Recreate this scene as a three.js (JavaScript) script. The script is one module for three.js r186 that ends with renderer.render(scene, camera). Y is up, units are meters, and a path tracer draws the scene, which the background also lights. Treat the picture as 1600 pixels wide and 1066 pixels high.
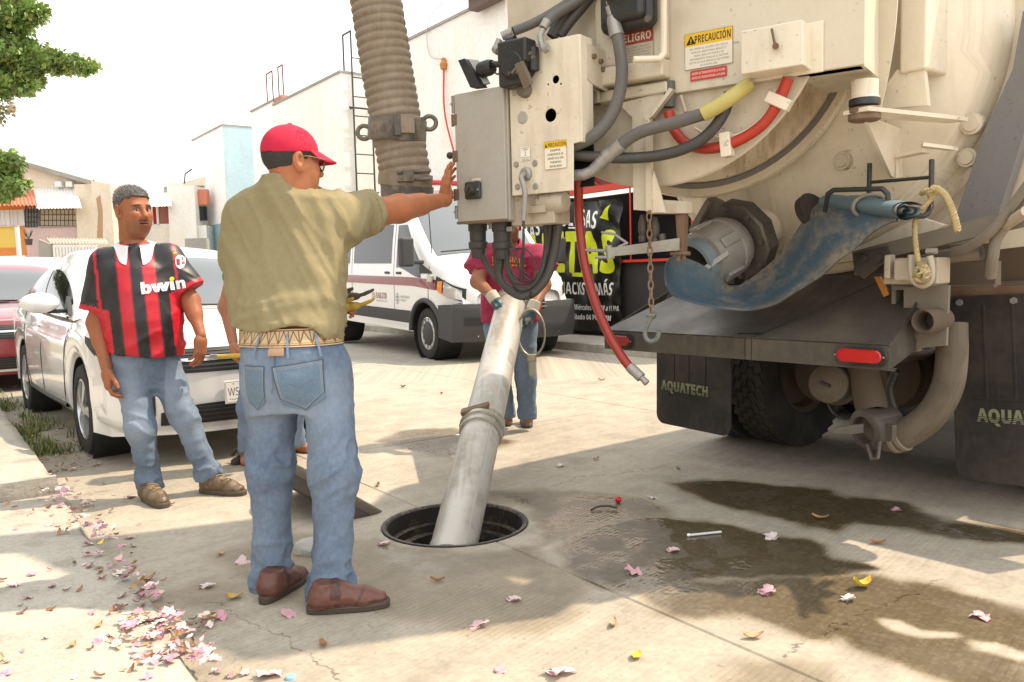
import * as THREE from 'three';
import { RoundedBoxGeometry } from 'three/addons/geometries/RoundedBoxGeometry.js';
import { mergeGeometries, mergeVertices, toCreasedNormals } from 'three/addons/utils/BufferGeometryUtils.js';

// ---------------------------------------------------------------- camera, sky, sun, exposure
const scene = new THREE.Scene();
const FPX = 1300, CX = 800, CY = 533;                       // lens, in pixels of a 1600 x 1066 frame
const camera = new THREE.PerspectiveCamera(2 * Math.atan(CY / FPX) * 180 / Math.PI, 1600 / 1066, 0.05, 600);
camera.position.set(0, 1.2, 0);
camera.rotation.order = 'YXZ';
camera.rotation.set(-Math.atan(109 / FPX), 0, -1.5 * Math.PI / 180);
camera.updateMatrixWorld(true);
const renderer = new THREE.WebGLRenderer({ antialias: true });
renderer.setSize(1024, 682);
renderer.toneMapping = THREE.LinearToneMapping;
renderer.toneMappingExposure = 1.5;
renderer.shadowMap.enabled = true;
renderer.shadowMap.type = THREE.PCFSoftShadowMap;

const sunDir = new THREE.Vector3(0.52, 0.84, -0.15).normalize();
const sun = new THREE.DirectionalLight(0xffecd2, 3.9);
sun.position.copy(sunDir).multiplyScalar(40);
sun.castShadow = true;
sun.shadow.radius = 1.6;
sun.shadow.mapSize.set(4096, 4096);
Object.assign(sun.shadow.camera, { left: -24, right: 24, top: 24, bottom: -24, near: 1, far: 110 });
scene.add(sun); scene.add(sun.target);
{ // a milky bright tropical sky: pale white, brighter towards the horizon and around the sun
  const w = 512, h = 256, d = new Float32Array(w * h * 4);
  for (let j = 0; j < h; j++) for (let i = 0; i < w; i++) {
    const el = ((j + .5) / h - .5) * Math.PI, az = ((i + .5) / w - .5) * 2 * Math.PI;
    const v = new THREE.Vector3(Math.cos(el) * Math.cos(az), Math.sin(el), Math.cos(el) * Math.sin(az));
    const c = Math.max(0, v.dot(sunDir)), up = Math.max(0, v.y);
    const glow = 0.28 * Math.pow(c, 14) + 0.1 * c;
    const k = v.y < 0 ? 0.8 : 1.3 - 0.1 * up;
    const o = (j * w + i) * 4;
    d[o] = k * (1.0 - 0.02 * up) + glow; d[o + 1] = k * 1.0 + glow * .98; d[o + 2] = k * (1.0 + 0.015 * up) + glow * .94; d[o + 3] = 1;
  }
  const t = new THREE.DataTexture(d, w, h, THREE.RGBAFormat, THREE.FloatType);
  t.mapping = THREE.EquirectangularReflectionMapping; t.magFilter = THREE.LinearFilter; t.minFilter = THREE.LinearFilter; t.needsUpdate = true;
  scene.background = t; scene.environment = t;
}

// ---------------------------------------------------------------- helpers
function rng(seed) { let a = seed >>> 0; return () => { a = (a + 0x6D2B79F5) >>> 0; let t = a; t = Math.imul(t ^ (t >>> 15), t | 1); t ^= t + Math.imul(t ^ (t >>> 7), t | 61); return ((t ^ (t >>> 14)) >>> 0) / 4294967296; }; }
function hash3(x, y, z) { let h = Math.imul(x, 374761393) ^ Math.imul(y, 668265263) ^ Math.imul(z, 2147483647 ^ 0x5bd1e995); h = Math.imul(h ^ (h >>> 13), 1274126177); return ((h ^ (h >>> 16)) >>> 0) / 4294967296; }
function vn(x, y, z = 0) {
  const xi = Math.floor(x), yi = Math.floor(y), zi = Math.floor(z); let fx = x - xi, fy = y - yi, fz = z - zi;
  fx = fx * fx * (3 - 2 * fx); fy = fy * fy * (3 - 2 * fy); fz = fz * fz * (3 - 2 * fz);
  const L = (a, b, t) => a + (b - a) * t;
  return L(L(L(hash3(xi, yi, zi), hash3(xi + 1, yi, zi), fx), L(hash3(xi, yi + 1, zi), hash3(xi + 1, yi + 1, zi), fx), fy),
    L(L(hash3(xi, yi, zi + 1), hash3(xi + 1, yi, zi + 1), fx), L(hash3(xi, yi + 1, zi + 1), hash3(xi + 1, yi + 1, zi + 1), fx), fy), fz);
}
function fbm(x, y, z = 0, o = 4) { let s = 0, a = .5, n = 0; for (let i = 0; i < o; i++) { s += a * vn(x, y, z); n += a; a *= .5; x = x * 2.03 + 17.1; y = y * 2.03 + 5.3; z = z * 2.03 + 9.7; } return s / n; }
const clamp = (x, a = 0, b = 1) => x < a ? a : x > b ? b : x, mix = (a, b, t) => a + (b - a) * t;
const sstep = (a, b, x) => { const t = clamp((x - a) / (b - a)); return t * t * (3 - 2 * t); };
const V = (x, y, z) => new THREE.Vector3(x, y, z);
const va = p => p.isVector3 ? p : new THREE.Vector3(p[0], p[1], p[2]);

// a sight line of the survey photograph, and where it meets a plane of the place
function ray(px, py) { return V((px - CX) / FPX, -(py - CY) / FPX, -1).applyQuaternion(camera.quaternion); }
function onY(px, py, y = 0) { const r = ray(px, py), t = (y - camera.position.y) / r.y; return camera.position.clone().addScaledVector(r, t); }
function onZ(px, py, Z) { const r = ray(px, py), t = -Z / r.z; return camera.position.clone().addScaledVector(r, t); }
function frame(o, ux, uz) {                                   // a horizontal local frame: origin, x direction (world x, z)
  const l = Math.hypot(ux, uz), X = V(ux / l, 0, uz / l), Y = V(0, 1, 0), Z = X.clone().cross(Y);
  const M = new THREE.Matrix4().makeBasis(X, Y, Z).setPosition(o), I = M.clone().invert();
  const hit = (px, py, ax, val) => { const c = camera.position.clone().applyMatrix4(I), r = ray(px, py).transformDirection(I); const t = (val - c[ax]) / r[ax]; return c.addScaledVector(r, t); };
  return { M, I, turn: Math.atan2(-X.z, X.x), o: va(o), z: (px, py, v) => hit(px, py, 'z', v), x: (px, py, v) => hit(px, py, 'x', v), y: (px, py, v) => hit(px, py, 'y', v), w: p => va(p).clone().applyMatrix4(M), l: p => va(p).clone().applyMatrix4(I) };
}

// names and things
const used = {};
function numbered(n) { const k = used[n] = (used[n] ?? -1) + 1; return k ? n + '_' + String(k).padStart(3, '0') : n; }
function tag(o, label, category, group) { o.userData.label = label; o.userData.category = category; if (group) o.userData.group = group; return o; }
function thing(name, label, category, pos = [0, 0, 0], turn = 0, group) {
  const o = new THREE.Group(); o.name = numbered(name); scene.add(o); o.position.copy(va(pos)); o.rotation.y = turn; return tag(o, label, category, group);
}
function clean(g) {
  if (g.index) g = g.toNonIndexed();
  for (const k of Object.keys(g.attributes)) if (!['position', 'normal', 'uv', 'color'].includes(k)) g.deleteAttribute(k);
  if (!g.attributes.normal) g.computeVertexNormals();
  if (!g.attributes.uv) g.setAttribute('uv', new THREE.BufferAttribute(new Float32Array(g.attributes.position.count * 2), 2));
  g.morphAttributes = {}; return g;
}
function boxUV(g, s = 1) {
  const p = g.attributes.position, n = g.attributes.normal, u = new Float32Array(p.count * 2);
  for (let i = 0; i < p.count; i++) {
    const ax = Math.abs(n.getX(i)), ay = Math.abs(n.getY(i)), az = Math.abs(n.getZ(i)), x = p.getX(i), y = p.getY(i), z = p.getZ(i);
    if (ax >= ay && ax >= az) { u[2 * i] = z * s; u[2 * i + 1] = y * s; } else if (ay >= az) { u[2 * i] = x * s; u[2 * i + 1] = z * s; } else { u[2 * i] = x * s; u[2 * i + 1] = y * s; }
  }
  g.setAttribute('uv', new THREE.BufferAttribute(u, 2)); return g;
}
function merged(list) {
  list = (Array.isArray(list) ? list.flat(9) : [list]).map(clean);
  const hasC = list.some(g => g.attributes.color);
  if (hasC) for (const g of list) if (!g.attributes.color) g.setAttribute('color', new THREE.BufferAttribute(new Float32Array(g.attributes.position.count * 3).fill(1), 3));
  return list.length === 1 ? list[0] : mergeGeometries(list, false);
}
function mesh(name, geos, m, parent, keepUV, label) {
  const g = merged(geos); if (!keepUV) boxUV(g);
  const o = new THREE.Mesh(g, m); o.name = parent ? name : numbered(name); o.castShadow = o.receiveShadow = true; (parent || scene).add(o);
  if (label) o.userData.label = label; return o;
}
function struct(name, geos, m, parent, keepUV) { const o = mesh(name, geos, m, parent, keepUV); if (!parent) o.userData.kind = 'structure'; return o; }
// geometry
const E = (x = 0, y = 0, z = 0) => new THREE.Euler(x, y, z);
function place(g, x = 0, y = 0, z = 0, rx = 0, ry = 0, rz = 0) { g.applyMatrix4(new THREE.Matrix4().compose(V(x, y, z), new THREE.Quaternion().setFromEuler(E(rx, ry, rz)), V(1, 1, 1))); return g; }
function bx(w, h, d, x = 0, y = 0, z = 0, r = .005, rx = 0, ry = 0, rz = 0, seg = 1) { r = Math.min(r, w * .49, h * .49, d * .49); return place(r > 0 ? new RoundedBoxGeometry(w, h, d, seg, r) : new THREE.BoxGeometry(w, h, d), x, y, z, rx, ry, rz); }
function along(g, a, b) { a = va(a); b = va(b); const d = b.clone().sub(a), q = new THREE.Quaternion().setFromUnitVectors(V(0, 1, 0), d.clone().normalize()); g.applyMatrix4(new THREE.Matrix4().compose(a.clone().add(b).multiplyScalar(.5), q, V(1, 1, 1))); return g; }
function cyl(a, b, r0, r1 = r0, seg = 20, open = false) { return along(new THREE.CylinderGeometry(r1, r0, va(a).distanceTo(va(b)), seg, 1, open), a, b); }
function hexbolt(p, dir, r = .012, h = .01) { const a = va(p), b = a.clone().addScaledVector(va(dir).clone().normalize(), h); return cyl(a, b, r, r * .92, 6); }
function tube(pts, r, seg = 40, rad = 10, closed = false, tension = .5) { return new THREE.TubeGeometry(new THREE.CatmullRomCurve3(pts.map(va), closed, 'catmullrom', tension), seg, r, rad, closed); }
function rod(pts, r, rad = 8) { const out = []; for (let i = 0; i + 1 < pts.length; i++) out.push(cyl(pts[i], pts[i + 1], r, r, rad)); for (let i = 1; i + 1 < pts.length; i++) { const s = new THREE.SphereGeometry(r, rad, 6); s.translate(va(pts[i]).x, va(pts[i]).y, va(pts[i]).z); out.push(s); } return out; }
function lathe(profile, a, b, seg = 28) { // profile [[r, t]...] with t metres from a towards b
  a = va(a); b = va(b); const g = new THREE.LatheGeometry(profile.map(([r, t]) => new THREE.Vector2(Math.max(r, 1e-4), t)), seg);
  g.applyMatrix4(new THREE.Matrix4().compose(a, new THREE.Quaternion().setFromUnitVectors(V(0, 1, 0), b.clone().sub(a).normalize()), V(1, 1, 1))); return toCreasedNormals(g, .6);
}
function extr(pts, depth, bevel = 0, holes = []) { // polygon in xy, from z = 0 to depth
  const s = new THREE.Shape(pts.map(p => new THREE.Vector2(p[0], p[1]))); for (const h of holes) s.holes.push(new THREE.Path(h.map(p => new THREE.Vector2(p[0], p[1]))));
  return new THREE.ExtrudeGeometry(s, { depth: depth - 2 * bevel, bevelEnabled: bevel > 0, bevelSize: bevel, bevelThickness: bevel, bevelOffset: -bevel, bevelSegments: 1, curveSegments: 12 }).translate(0, 0, bevel);
}
function plate(pts, th) { // a flat plate through nearly coplanar 3D points, thickness th centred on them
  pts = pts.map(va); const n = V(0, 0, 0); for (let i = 0; i < pts.length; i++) { const a = pts[i], b = pts[(i + 1) % pts.length]; n.x += (a.y - b.y) * (a.z + b.z); n.y += (a.z - b.z) * (a.x + b.x); n.z += (a.x - b.x) * (a.y + b.y); } n.normalize();
  const x = pts[1].clone().sub(pts[0]).normalize(), y = n.clone().cross(x), o = pts[0];
  const g = extr(pts.map(p => { const d = p.clone().sub(o); return [d.dot(x), d.dot(y)]; }), th).translate(0, 0, -th / 2);
  g.applyMatrix4(new THREE.Matrix4().makeBasis(x, y, n).setPosition(o)); return g;
}
function circlePts(r, n = 32, cx = 0, cy = 0, ry = r) { return Array.from({ length: n }, (_, i) => [cx + r * Math.cos(i / n * 2 * Math.PI), cy + ry * Math.sin(i / n * 2 * Math.PI)]); }
function grid(nu, nv, f, flip) { // f(u, v) -> Vector3, smooth shared normals
  const p = [], uv = [], idx = []; for (let j = 0; j <= nv; j++) for (let i = 0; i <= nu; i++) { const q = f(i / nu, j / nv); p.push(q.x, q.y, q.z); uv.push(i / nu, j / nv); }
  for (let j = 0; j < nv; j++) for (let i = 0; i < nu; i++) { const a = j * (nu + 1) + i, b = a + 1, c = a + nu + 1, d = c + 1; flip ? idx.push(a, c, b, b, c, d) : idx.push(a, b, c, b, d, c); }
  const g = new THREE.BufferGeometry(); g.setAttribute('position', new THREE.Float32BufferAttribute(p, 3)); g.setAttribute('uv', new THREE.Float32BufferAttribute(uv, 2)); g.setIndex(idx); g.computeVertexNormals(); return g;
}
// materials and textures
const lin = (r, g, b) => new THREE.Color().setRGB(r, g, b);
function M(c, rough = .6, metal = 0, o = {}) { return new THREE.MeshPhysicalMaterial({ color: Array.isArray(c) ? lin(...c) : c, roughness: rough, metalness: metal, side: THREE.DoubleSide, ...o }); }
function tex(n, f, srgb, rep = 1, m = n) { // f(x, y) in 0..1 -> [r, g, b] or a number
  const d = new Uint8Array(n * m * 4); for (let j = 0; j < m; j++) for (let i = 0; i < n; i++) { let c = f(i / n, j / m); if (typeof c === 'number') c = [c, c, c]; const o = (j * n + i) * 4; for (let k = 0; k < 3; k++) { let v = clamp(c[k]); if (srgb) v = v <= .0031308 ? v * 12.92 : 1.055 * Math.pow(v, 1 / 2.4) - .055; d[o + k] = v * 255 + .5; } d[o + 3] = 255; }
  const t = new THREE.DataTexture(d, n, m); t.wrapS = t.wrapT = THREE.RepeatWrapping; t.magFilter = THREE.LinearFilter; t.minFilter = THREE.LinearMipmapLinearFilter; t.generateMipmaps = true; t.repeat.set(rep, rep); if (srgb) t.colorSpace = THREE.SRGBColorSpace; t.needsUpdate = true; return t;
}
function tfbm(x, y, f, o = 4, s = 0) { // tiling noise, period 1
  let v = 0, a = .5, n = 0; for (let i = 0; i < o; i++) { const X = x * f, Y = y * f, xi = Math.floor(X), yi = Math.floor(Y); let fx = X - xi, fy = Y - yi; fx = fx * fx * (3 - 2 * fx); fy = fy * fy * (3 - 2 * fy); const h = (p, q) => hash3(((p % f) + f) % f, ((q % f) + f) % f, s + i * 31); v += a * mix(mix(h(xi, yi), h(xi + 1, yi), fx), mix(h(xi, yi + 1), h(xi + 1, yi + 1), fx), fy); n += a; a *= .5; f *= 2; } return v / n;
}
function canvasTex(w, h, draw) { const c = document.createElement('canvas'); c.width = w; c.height = h; const g = c.getContext('2d'); draw(g, w, h); const t = new THREE.CanvasTexture(c); t.colorSpace = THREE.SRGBColorSpace; return t; }
function sticker(parent, name, w, h, draw, pos, quatLike, res = 512, o = {}) {
  const t = canvasTex(res, Math.round(res * h / w), draw), g = new THREE.PlaneGeometry(w, h), m = new THREE.Mesh(g, M(0xffffff, .5, 0, { map: t, polygonOffset: true, polygonOffsetFactor: -2, ...o }));
  m.name = name; m.position.copy(va(pos)); if (quatLike) m.rotation.copy(quatLike); m.receiveShadow = true; parent.add(m); return m;
}

// ---------------------------------------------------------------- ground, road, pavements
const D = V(-0.585, 0, -0.811), N = V(0.811, 0, -0.585);      // along the street (away) and across it (to the right)
const K0 = 0.65, K1 = 7.94;                                  // the two kerb lines, metres across
const sn = (s, n, y = 0) => V(D.x * s + N.x * n, y, D.z * s + N.z * n);
const toSN = p => [p.x * D.x + p.z * D.z, p.x * N.x + p.z * N.z];
const HOLE = onY(711, 818), HR = 0.352, [HS, HN] = toSN(HOLE);
const nz = (() => { const A = {}; for (const [k, f, o] of [['a', 6, 5], ['b', 24, 4], ['c', 64, 3]]) { const n = 256, d = new Float32Array(n * n); for (let j = 0; j < n; j++) for (let i = 0; i < n; i++) d[j * n + i] = tfbm(i / n, j / n, f, o, f); A[k] = d; }
  return (k, x, y) => { const d = A[k]; x = (x - Math.floor(x)) * 256; y = (y - Math.floor(y)) * 256; const i = x | 0, j = y | 0, fx = x - i, fy = y - j, i1 = (i + 1) & 255, j1 = (j + 1) & 255; return mix(mix(d[(j & 255) * 256 + (i & 255)], d[(j & 255) * 256 + i1], fx), mix(d[j1 * 256 + (i & 255)], d[j1 * 256 + i1], fx), fy); }; })();
const RX0 = -4.2, RZ0 = -9.2, RS = 8.4, RN = 2048;
let roadMat, farRoadMat, paveMat;
{
  // where water has run over the concrete (outlines of the wet patches as surveyed, strength)
  const wetP = [
    [[[868, 838], [950, 815], [1030, 805], [1100, 816], [1200, 833], [1290, 850], [1352, 886], [1300, 902], [1200, 906], [1130, 904], [1060, 912], [1000, 930], [930, 915], [880, 880]], 1],
    [[[990, 925], [1040, 957], [1100, 966], [1165, 962], [1220, 990], [1300, 1006], [1380, 1032], [1470, 1062], [1560, 1090], [1640, 1100], [1660, 960], [1600, 950], [1500, 930], [1420, 905], [1330, 893], [1200, 903], [1060, 905]], .8],
    [[[1040, 752], [1100, 750], [1180, 754], [1260, 757], [1330, 775], [1400, 784], [1440, 800], [1500, 815], [1600, 828], [1660, 840], [1660, 856], [1520, 847], [1440, 830], [1350, 816], [1300, 829], [1240, 820], [1150, 793], [1090, 775]], 1],
    [[[585, 690], [640, 671], [720, 667], [800, 690], [745, 716], [700, 713], [640, 706]], .75],
    [[[760, 770], [830, 765], [920, 772], [1000, 780], [1040, 800], [960, 815], [870, 838], [840, 850], [830, 800]], .7],
    [[[330, 862], [440, 832], [590, 846], [700, 880], [830, 872], [900, 900], [930, 925], [900, 965], [820, 990], [720, 985], [640, 975], [560, 935], [500, 950], [420, 930], [360, 905]], .4],
    [[[585, 838], [620, 850], [720, 858], [830, 850], [860, 880], [760, 900], [640, 900], [575, 880]], .6],
    [[[240, 925], [330, 900], [380, 925], [330, 960], [260, 950]], .4],
    [[[1100, 1050], [1180, 1032], [1290, 1040], [1330, 1075], [1100, 1090]], .45],
  ].map(([p, k]) => [p.map(q => { const w = onY(q[0], q[1]); return [w.x, w.z]; }), k]);
  const dry = [[[1362, 965], [1400, 968], [1440, 985], [1490, 990], [1495, 998], [1440, 996], [1390, 985]], [[1515, 1003], [1560, 1008], [1600, 1020], [1640, 1030], [1600, 1035], [1530, 1018]]].map(p => p.map(q => { const w = onY(q[0], q[1]); return [w.x, w.z]; }));
  const sd = (P, x, z) => { let d = 1e9, s = 1; for (let i = 0, j = P.length - 1; i < P.length; j = i++) { const ex = P[j][0] - P[i][0], ez = P[j][1] - P[i][1], wx = x - P[i][0], wz = z - P[i][1], t = clamp((wx * ex + wz * ez) / (ex * ex + ez * ez)), bx_ = wx - ex * t, bz = wz - ez * t; d = Math.min(d, bx_ * bx_ + bz * bz); const c1 = z >= P[i][1], c2 = z < P[j][1], c3 = ex * wz > ez * wx; if ((c1 && c2 && c3) || (!c1 && !c2 && !c3)) s = -s; } return s * Math.sqrt(d); };
  const LN = 420, low = new Float32Array(LN * LN);
  for (let j = 0; j < LN; j++) for (let i = 0; i < LN; i++) {
    const x = RX0 + (i + .5) / LN * RS, z = RZ0 + (j + .5) / LN * RS, jx = (nz('a', x * .35, z * .35) - .5) * .16 + (nz('b', x * .3, z * .3) - .5) * .14, jz = (nz('a', x * .35 + .5, z * .35 + .2) - .5) * .12 + (nz('b', x * .3 + .4, z * .3) - .5) * .12; let w = 0;
    for (const [P, k] of wetP) w = Math.max(w, k * sstep(.05, -.06, sd(P, x + jx, z + jz)));
    for (const P of dry) w *= 1 - sstep(.02, -.02, sd(P, x + jx * .4, z + jz * .4));
    low[j * LN + i] = w;
  }
  const wetAt = (x, z) => { const u = clamp((x - RX0) / RS * LN - .5, 0, LN - 1.01), v = clamp((z - RZ0) / RS * LN - .5, 0, LN - 1.01), i = u | 0, j = v | 0; return mix(mix(low[j * LN + i], low[j * LN + i + 1], u - i), mix(low[(j + 1) * LN + i], low[(j + 1) * LN + i + 1], u - i), v - j); };
  const cracks = [[[1225, 1030], [1265, 1000], [1330, 968], [1415, 930], [1470, 905]], [[860, 762], [905, 745], [960, 742], [1040, 728]], [[330, 940], [420, 985], [470, 1010], [540, 1066]]].map(p => p.map(q => { const w = onY(...q); return [w.x, w.z]; })); const crk = (x, z) => { x += (nz('b', x * .9, z * .9) - .5) * .09; z += (nz('b', x * .9 + .3, z * .9) - .5) * .09; let d = 9; for (const P of cracks) for (let i = 0; i + 1 < P.length; i++) { const [ax, az] = P[i], [bx_, bz] = P[i + 1], ex = bx_ - ax, ez = bz - az; if (Math.abs(x - ax) > 1 || Math.abs(z - az) > 1) continue; const t = clamp(((x - ax) * ex + (z - az) * ez) / (ex * ex + ez * ez)); d = Math.min(d, Math.hypot(x - ax - ex * t, z - az - ez * t)); } return d; };
  const col = new Uint8Array(RN * RN * 4), rou = new Uint8Array(RN * RN * 4), bmp = new Uint8Array(1024 * 1024 * 4);
  const T = V(0.66, 0, -0.75), P = V(0.75, 0, 0.66);            // direction of the tined grooves, and across them
  for (let j = 0; j < RN; j++) for (let i = 0; i < RN; i++) {
    const x = RX0 + (i + .5) / RN * RS, z = RZ0 + (j + .5) / RN * RS, o = (j * RN + i) * 4;
    const a = nz('a', x * .21, z * .21), b = nz('b', x * .33, z * .33), c = nz('c', x * .9, z * .9);
    const q = x * P.x + z * P.z + (b - .5) * .012, tl = x * T.x + z * T.z, br = nz('b', q * 1.2, tl * .06);
    let k = .86 + .30 * (a - .5) + .26 * (b - .5) + .34 * (c - .5) + .16 * (br - .5);
    const ln = Math.abs(((q / .024) % 1 + 1) % 1 - .5); const worn = sstep(.42, .62, nz('a', x * .3 + .7, z * .3));
    const groove = sstep(.34, .48, ln) * (.35 + .65 * nz('b', tl * .35, q * 2)) * (.35 + .65 * worn); k *= 1 - .22 * groove;
    let w = wetAt(x, z); w = clamp(w * (1.16 - .6 * sstep(.45, .75, c) * (1 - w * .6)) + (w > .04 && w < .96 ? (c - .5) * .5 + groove * .15 : 0));
    const blot = sstep(.6, .72, nz('a', x * .5 + .3, z * .5 + .1)) * .12; k *= 1 - blot;
    const speck = c > .74 ? .75 : 1; k *= speck; if (crk(x, z) < .0028 + .004 * (c - .45)) k *= .45;
    let r = .425 * k, g = .37 * k, bl = .29 * k; const wf = 1 - .74 * w; r *= wf * (1 - .02 * w); g *= wf * (1 - .15 * w); bl *= wf * (1 - .38 * w);
    const enc = v => { v = clamp(v); return (v <= .0031308 ? v * 12.92 : 1.055 * Math.pow(v, 1 / 2.4) - .055) * 255 + .5; };
    col[o] = enc(r); col[o + 1] = enc(g); col[o + 2] = enc(bl); col[o + 3] = 255;
    const ro = mix(.9, .13 + .35 * (1 - sstep(.35, .6, b)) * .8, sstep(.2, .85, w)); rou[o] = rou[o + 1] = rou[o + 2] = clamp(ro) * 255; rou[o + 3] = 255;
    if (!(i & 1) && !(j & 1)) { const ob = ((j >> 1) * 1024 + (i >> 1)) * 4, h = clamp(.5 + .35 * (c - .5) + .5 * (br - .5) - .42 * groove); bmp[ob] = bmp[ob + 1] = bmp[ob + 2] = h * 255; bmp[ob + 3] = 255; }
  }
  const mk = (d, s, n = RN) => { const t = new THREE.DataTexture(d, n, n); t.magFilter = THREE.LinearFilter; t.minFilter = THREE.LinearMipmapLinearFilter; t.generateMipmaps = true; if (s) t.colorSpace = THREE.SRGBColorSpace; t.wrapS = t.wrapT = THREE.ClampToEdgeWrapping; t.needsUpdate = true; return t; };
  roadMat = new THREE.MeshStandardMaterial({ map: mk(col, true), roughnessMap: mk(rou), roughness: 1, bumpMap: mk(bmp, false, 1024), bumpScale: .005, side: THREE.DoubleSide });
  const f1 = tex(512, (x, y) => { const k = .86 + .34 * (tfbm(x, y, 5, 5) - .5) + .4 * (tfbm(x, y, 60, 2, 7) - .5); return [.41 * k, .37 * k, .30 * k]; }, true);
  farRoadMat = new THREE.MeshStandardMaterial({ map: f1, roughness: .92 });
  const pv = tex(1024, (x, y) => { const s = tfbm(x, y, 5, 5, 3), f = tfbm(x, y, 90, 2, 5), m = sstep(.56, .7, tfbm(x, y, 7, 5, 9)); let k = .9 + .3 * (s - .5) + .42 * (f - .5) - (f > .72 ? .2 : 0); k *= 1 - .2 * m; return [.46 * k, .42 * k, .35 * k]; }, true);
  const pb = tex(512, (x, y) => .5 + .5 * (tfbm(x, y, 40, 3, 5) - .5) + .5 * (tfbm(x, y, 6, 3, 1) - .5));
  paveMat = new THREE.MeshStandardMaterial({ map: pv, bumpMap: pb, bumpScale: .006, roughness: .93, side: THREE.DoubleSide });
}
function roadUV(g) { const p = g.attributes.position, u = new Float32Array(p.count * 2); for (let i = 0; i < p.count; i++) { u[2 * i] = (p.getX(i) - RX0) / RS; u[2 * i + 1] = (p.getZ(i) - RZ0) / RS; } g.setAttribute('uv', new THREE.BufferAttribute(u, 2)); return g; }
function slab(name, poly, m, parent, y = 0, depth = .14, bev = .006) { // poly in (s, n)
  const g = extr(poly, depth, bev); g.applyMatrix4(new THREE.Matrix4().makeBasis(D, N, V(0, 1, 0)).setPosition(0, y - depth, 0)); const flipX = D.clone().cross(N).y; const o = merged(g);
  if (flipX < 0) { const ix = o.attributes.position; for (let i = 0; i < ix.count; i += 3) for (const k of ['position', 'normal', 'uv']) { const at = o.attributes[k], n = at.itemSize; for (let c = 0; c < n; c++) { const t = at.array[i * n + c]; at.array[i * n + c] = at.array[(i + 1) * n + c]; at.array[(i + 1) * n + c] = t; } } o.computeVertexNormals(); }
  if (m === roadMat) roadUV(o); else boxUV(o, .5); const ms = new THREE.Mesh(o, m); ms.name = parent ? name : numbered(name); ms.receiveShadow = ms.castShadow = true; (parent || scene).add(ms); return ms;
}
{ // the soil under and around everything, with an opening for the shaft of the manhole
  const s = new THREE.Shape([[-300, -300], [300, -300], [300, 300], [-300, 300]].map(p => new THREE.Vector2(...p)));
  s.holes.push(new THREE.Path(circlePts(HR + .03, 32, HOLE.x, -HOLE.z).map(p => new THREE.Vector2(...p))));
  const g = new THREE.ShapeGeometry(s); g.rotateX(-Math.PI / 2); g.translate(0, -.145, 0); struct('ground', [g], M([.3, .26, .2], .95));
}
const road = new THREE.Group(); road.name = 'road'; road.userData.kind = 'structure'; scene.add(road);
{
  const J = [K0 - .3, HN, 5.0, K1], half = sgn => { const a = []; for (let i = 0; i <= 20; i++) { const t = Math.PI * i / 20; a.push([HS + Math.cos(t) * (HR - .002), HN + sgn * Math.sin(t) * (HR - .002)]); } return a; };
  const cuts = [-2.4, .8, 5.2, 9.4, 13.6, 18, 60], gap = .004;
  for (let r = 0; r < 3; r++) for (let c = 0; c + 1 < cuts.length; c++) {
    const n0 = J[r] + (r ? gap / 2 : 0), n1 = J[r + 1] - gap / 2, s0 = cuts[c] + gap / 2, s1 = cuts[c + 1] - gap / 2; let poly;
    const has = HS > s0 && HS < s1;
    if (r === 0 && has) poly = [[s0, n0], [s1, n0], [s1, n1], ...half(-1).map(p => [p[0], Math.min(p[1], n1)]), [s0, n1]];
    else if (r === 1 && has) poly = [[s0, n0], ...half(1).reverse().map(p => [p[0], Math.max(p[1], n0)]), [s1, n0], [s1, n1], [s0, n1]];
    else poly = [[s0, n0], [s1, n0], [s1, n1], [s0, n1]];
    slab('concrete_slab', poly, s0 < 8.5 ? roadMat : farRoadMat, road);
  }
  // the side street behind the truck and the road that runs on beyond and nearer the camera
  slab('concrete_slab', [[-22, K0], [-2.41, K0], [-2.41, K1], [-22, K1]], farRoadMat, road, -.002);
}
// left pavement: raised piece far, worn sloping ramp near
{
  const corner = toSN(V(-2.56, 0, -4.62))[0];
  const pave = new THREE.Group(); pave.name = 'left_pavement'; pave.userData.kind = 'structure'; scene.add(pave);
  const rough = (s, n) => (fbm(s * 3, n * 3, 2) - .5) * .035;
  const raised = grid(90, 40, (u, v) => { const s = corner + .02 + u * 14, e = Math.pow(clamp(v * 12 - .0), .5), n = K0 - .02 - v * 2.3 + rough(s * 1.5, 0) * (1 - v); const ch = sstep(0, .02, u) ; return sn(s + (v < .05 ? 0 : 0), n, .005 + .125 * Math.min(1, v * 40) * ch + rough(s, n) * .3); });
  mesh('raised_pavement', raised, paveMat, pave);
  mesh('pavement_end', plate([sn(corner + .03, K0 - .03, -.02), sn(corner + .02, K0 - .05, .12), sn(corner + .035, K0 - 2.4, .13), sn(corner + .035, K0 - 2.4, -.02)], .04), paveMat, pave);
  const ramp = grid(80, 50, (u, v) => { const s = corner - .02 - u * 5, w = v * 2.6, wob = (fbm(s * 1.3, 4, 1) - .5) * .2 + (fbm(s * 6, 2, 1) - .5) * .05, n = K0 + .0 + wob * (1 - v) - w; const up = .058 + .07 * sstep(.05, 1.5, w) - .05 * sstep(.5, 0, u * 5); return sn(s, n, Math.min(1, v * 60) * Math.max(.02, up) + rough(s, n) * .35 - (v === 0 ? .03 : 0)); }, true);
  mesh('pavement_ramp', ramp, paveMat, pave);
  const soil = grid(30, 16, (u, v) => sn(-8 + u * 40, K0 - 2.2 - v * 14, .06 + (fbm(u * 30, v * 12) - .5) * .08)); mesh('verge', soil, M([.22, .19, .13], .95), pave);
}
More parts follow.
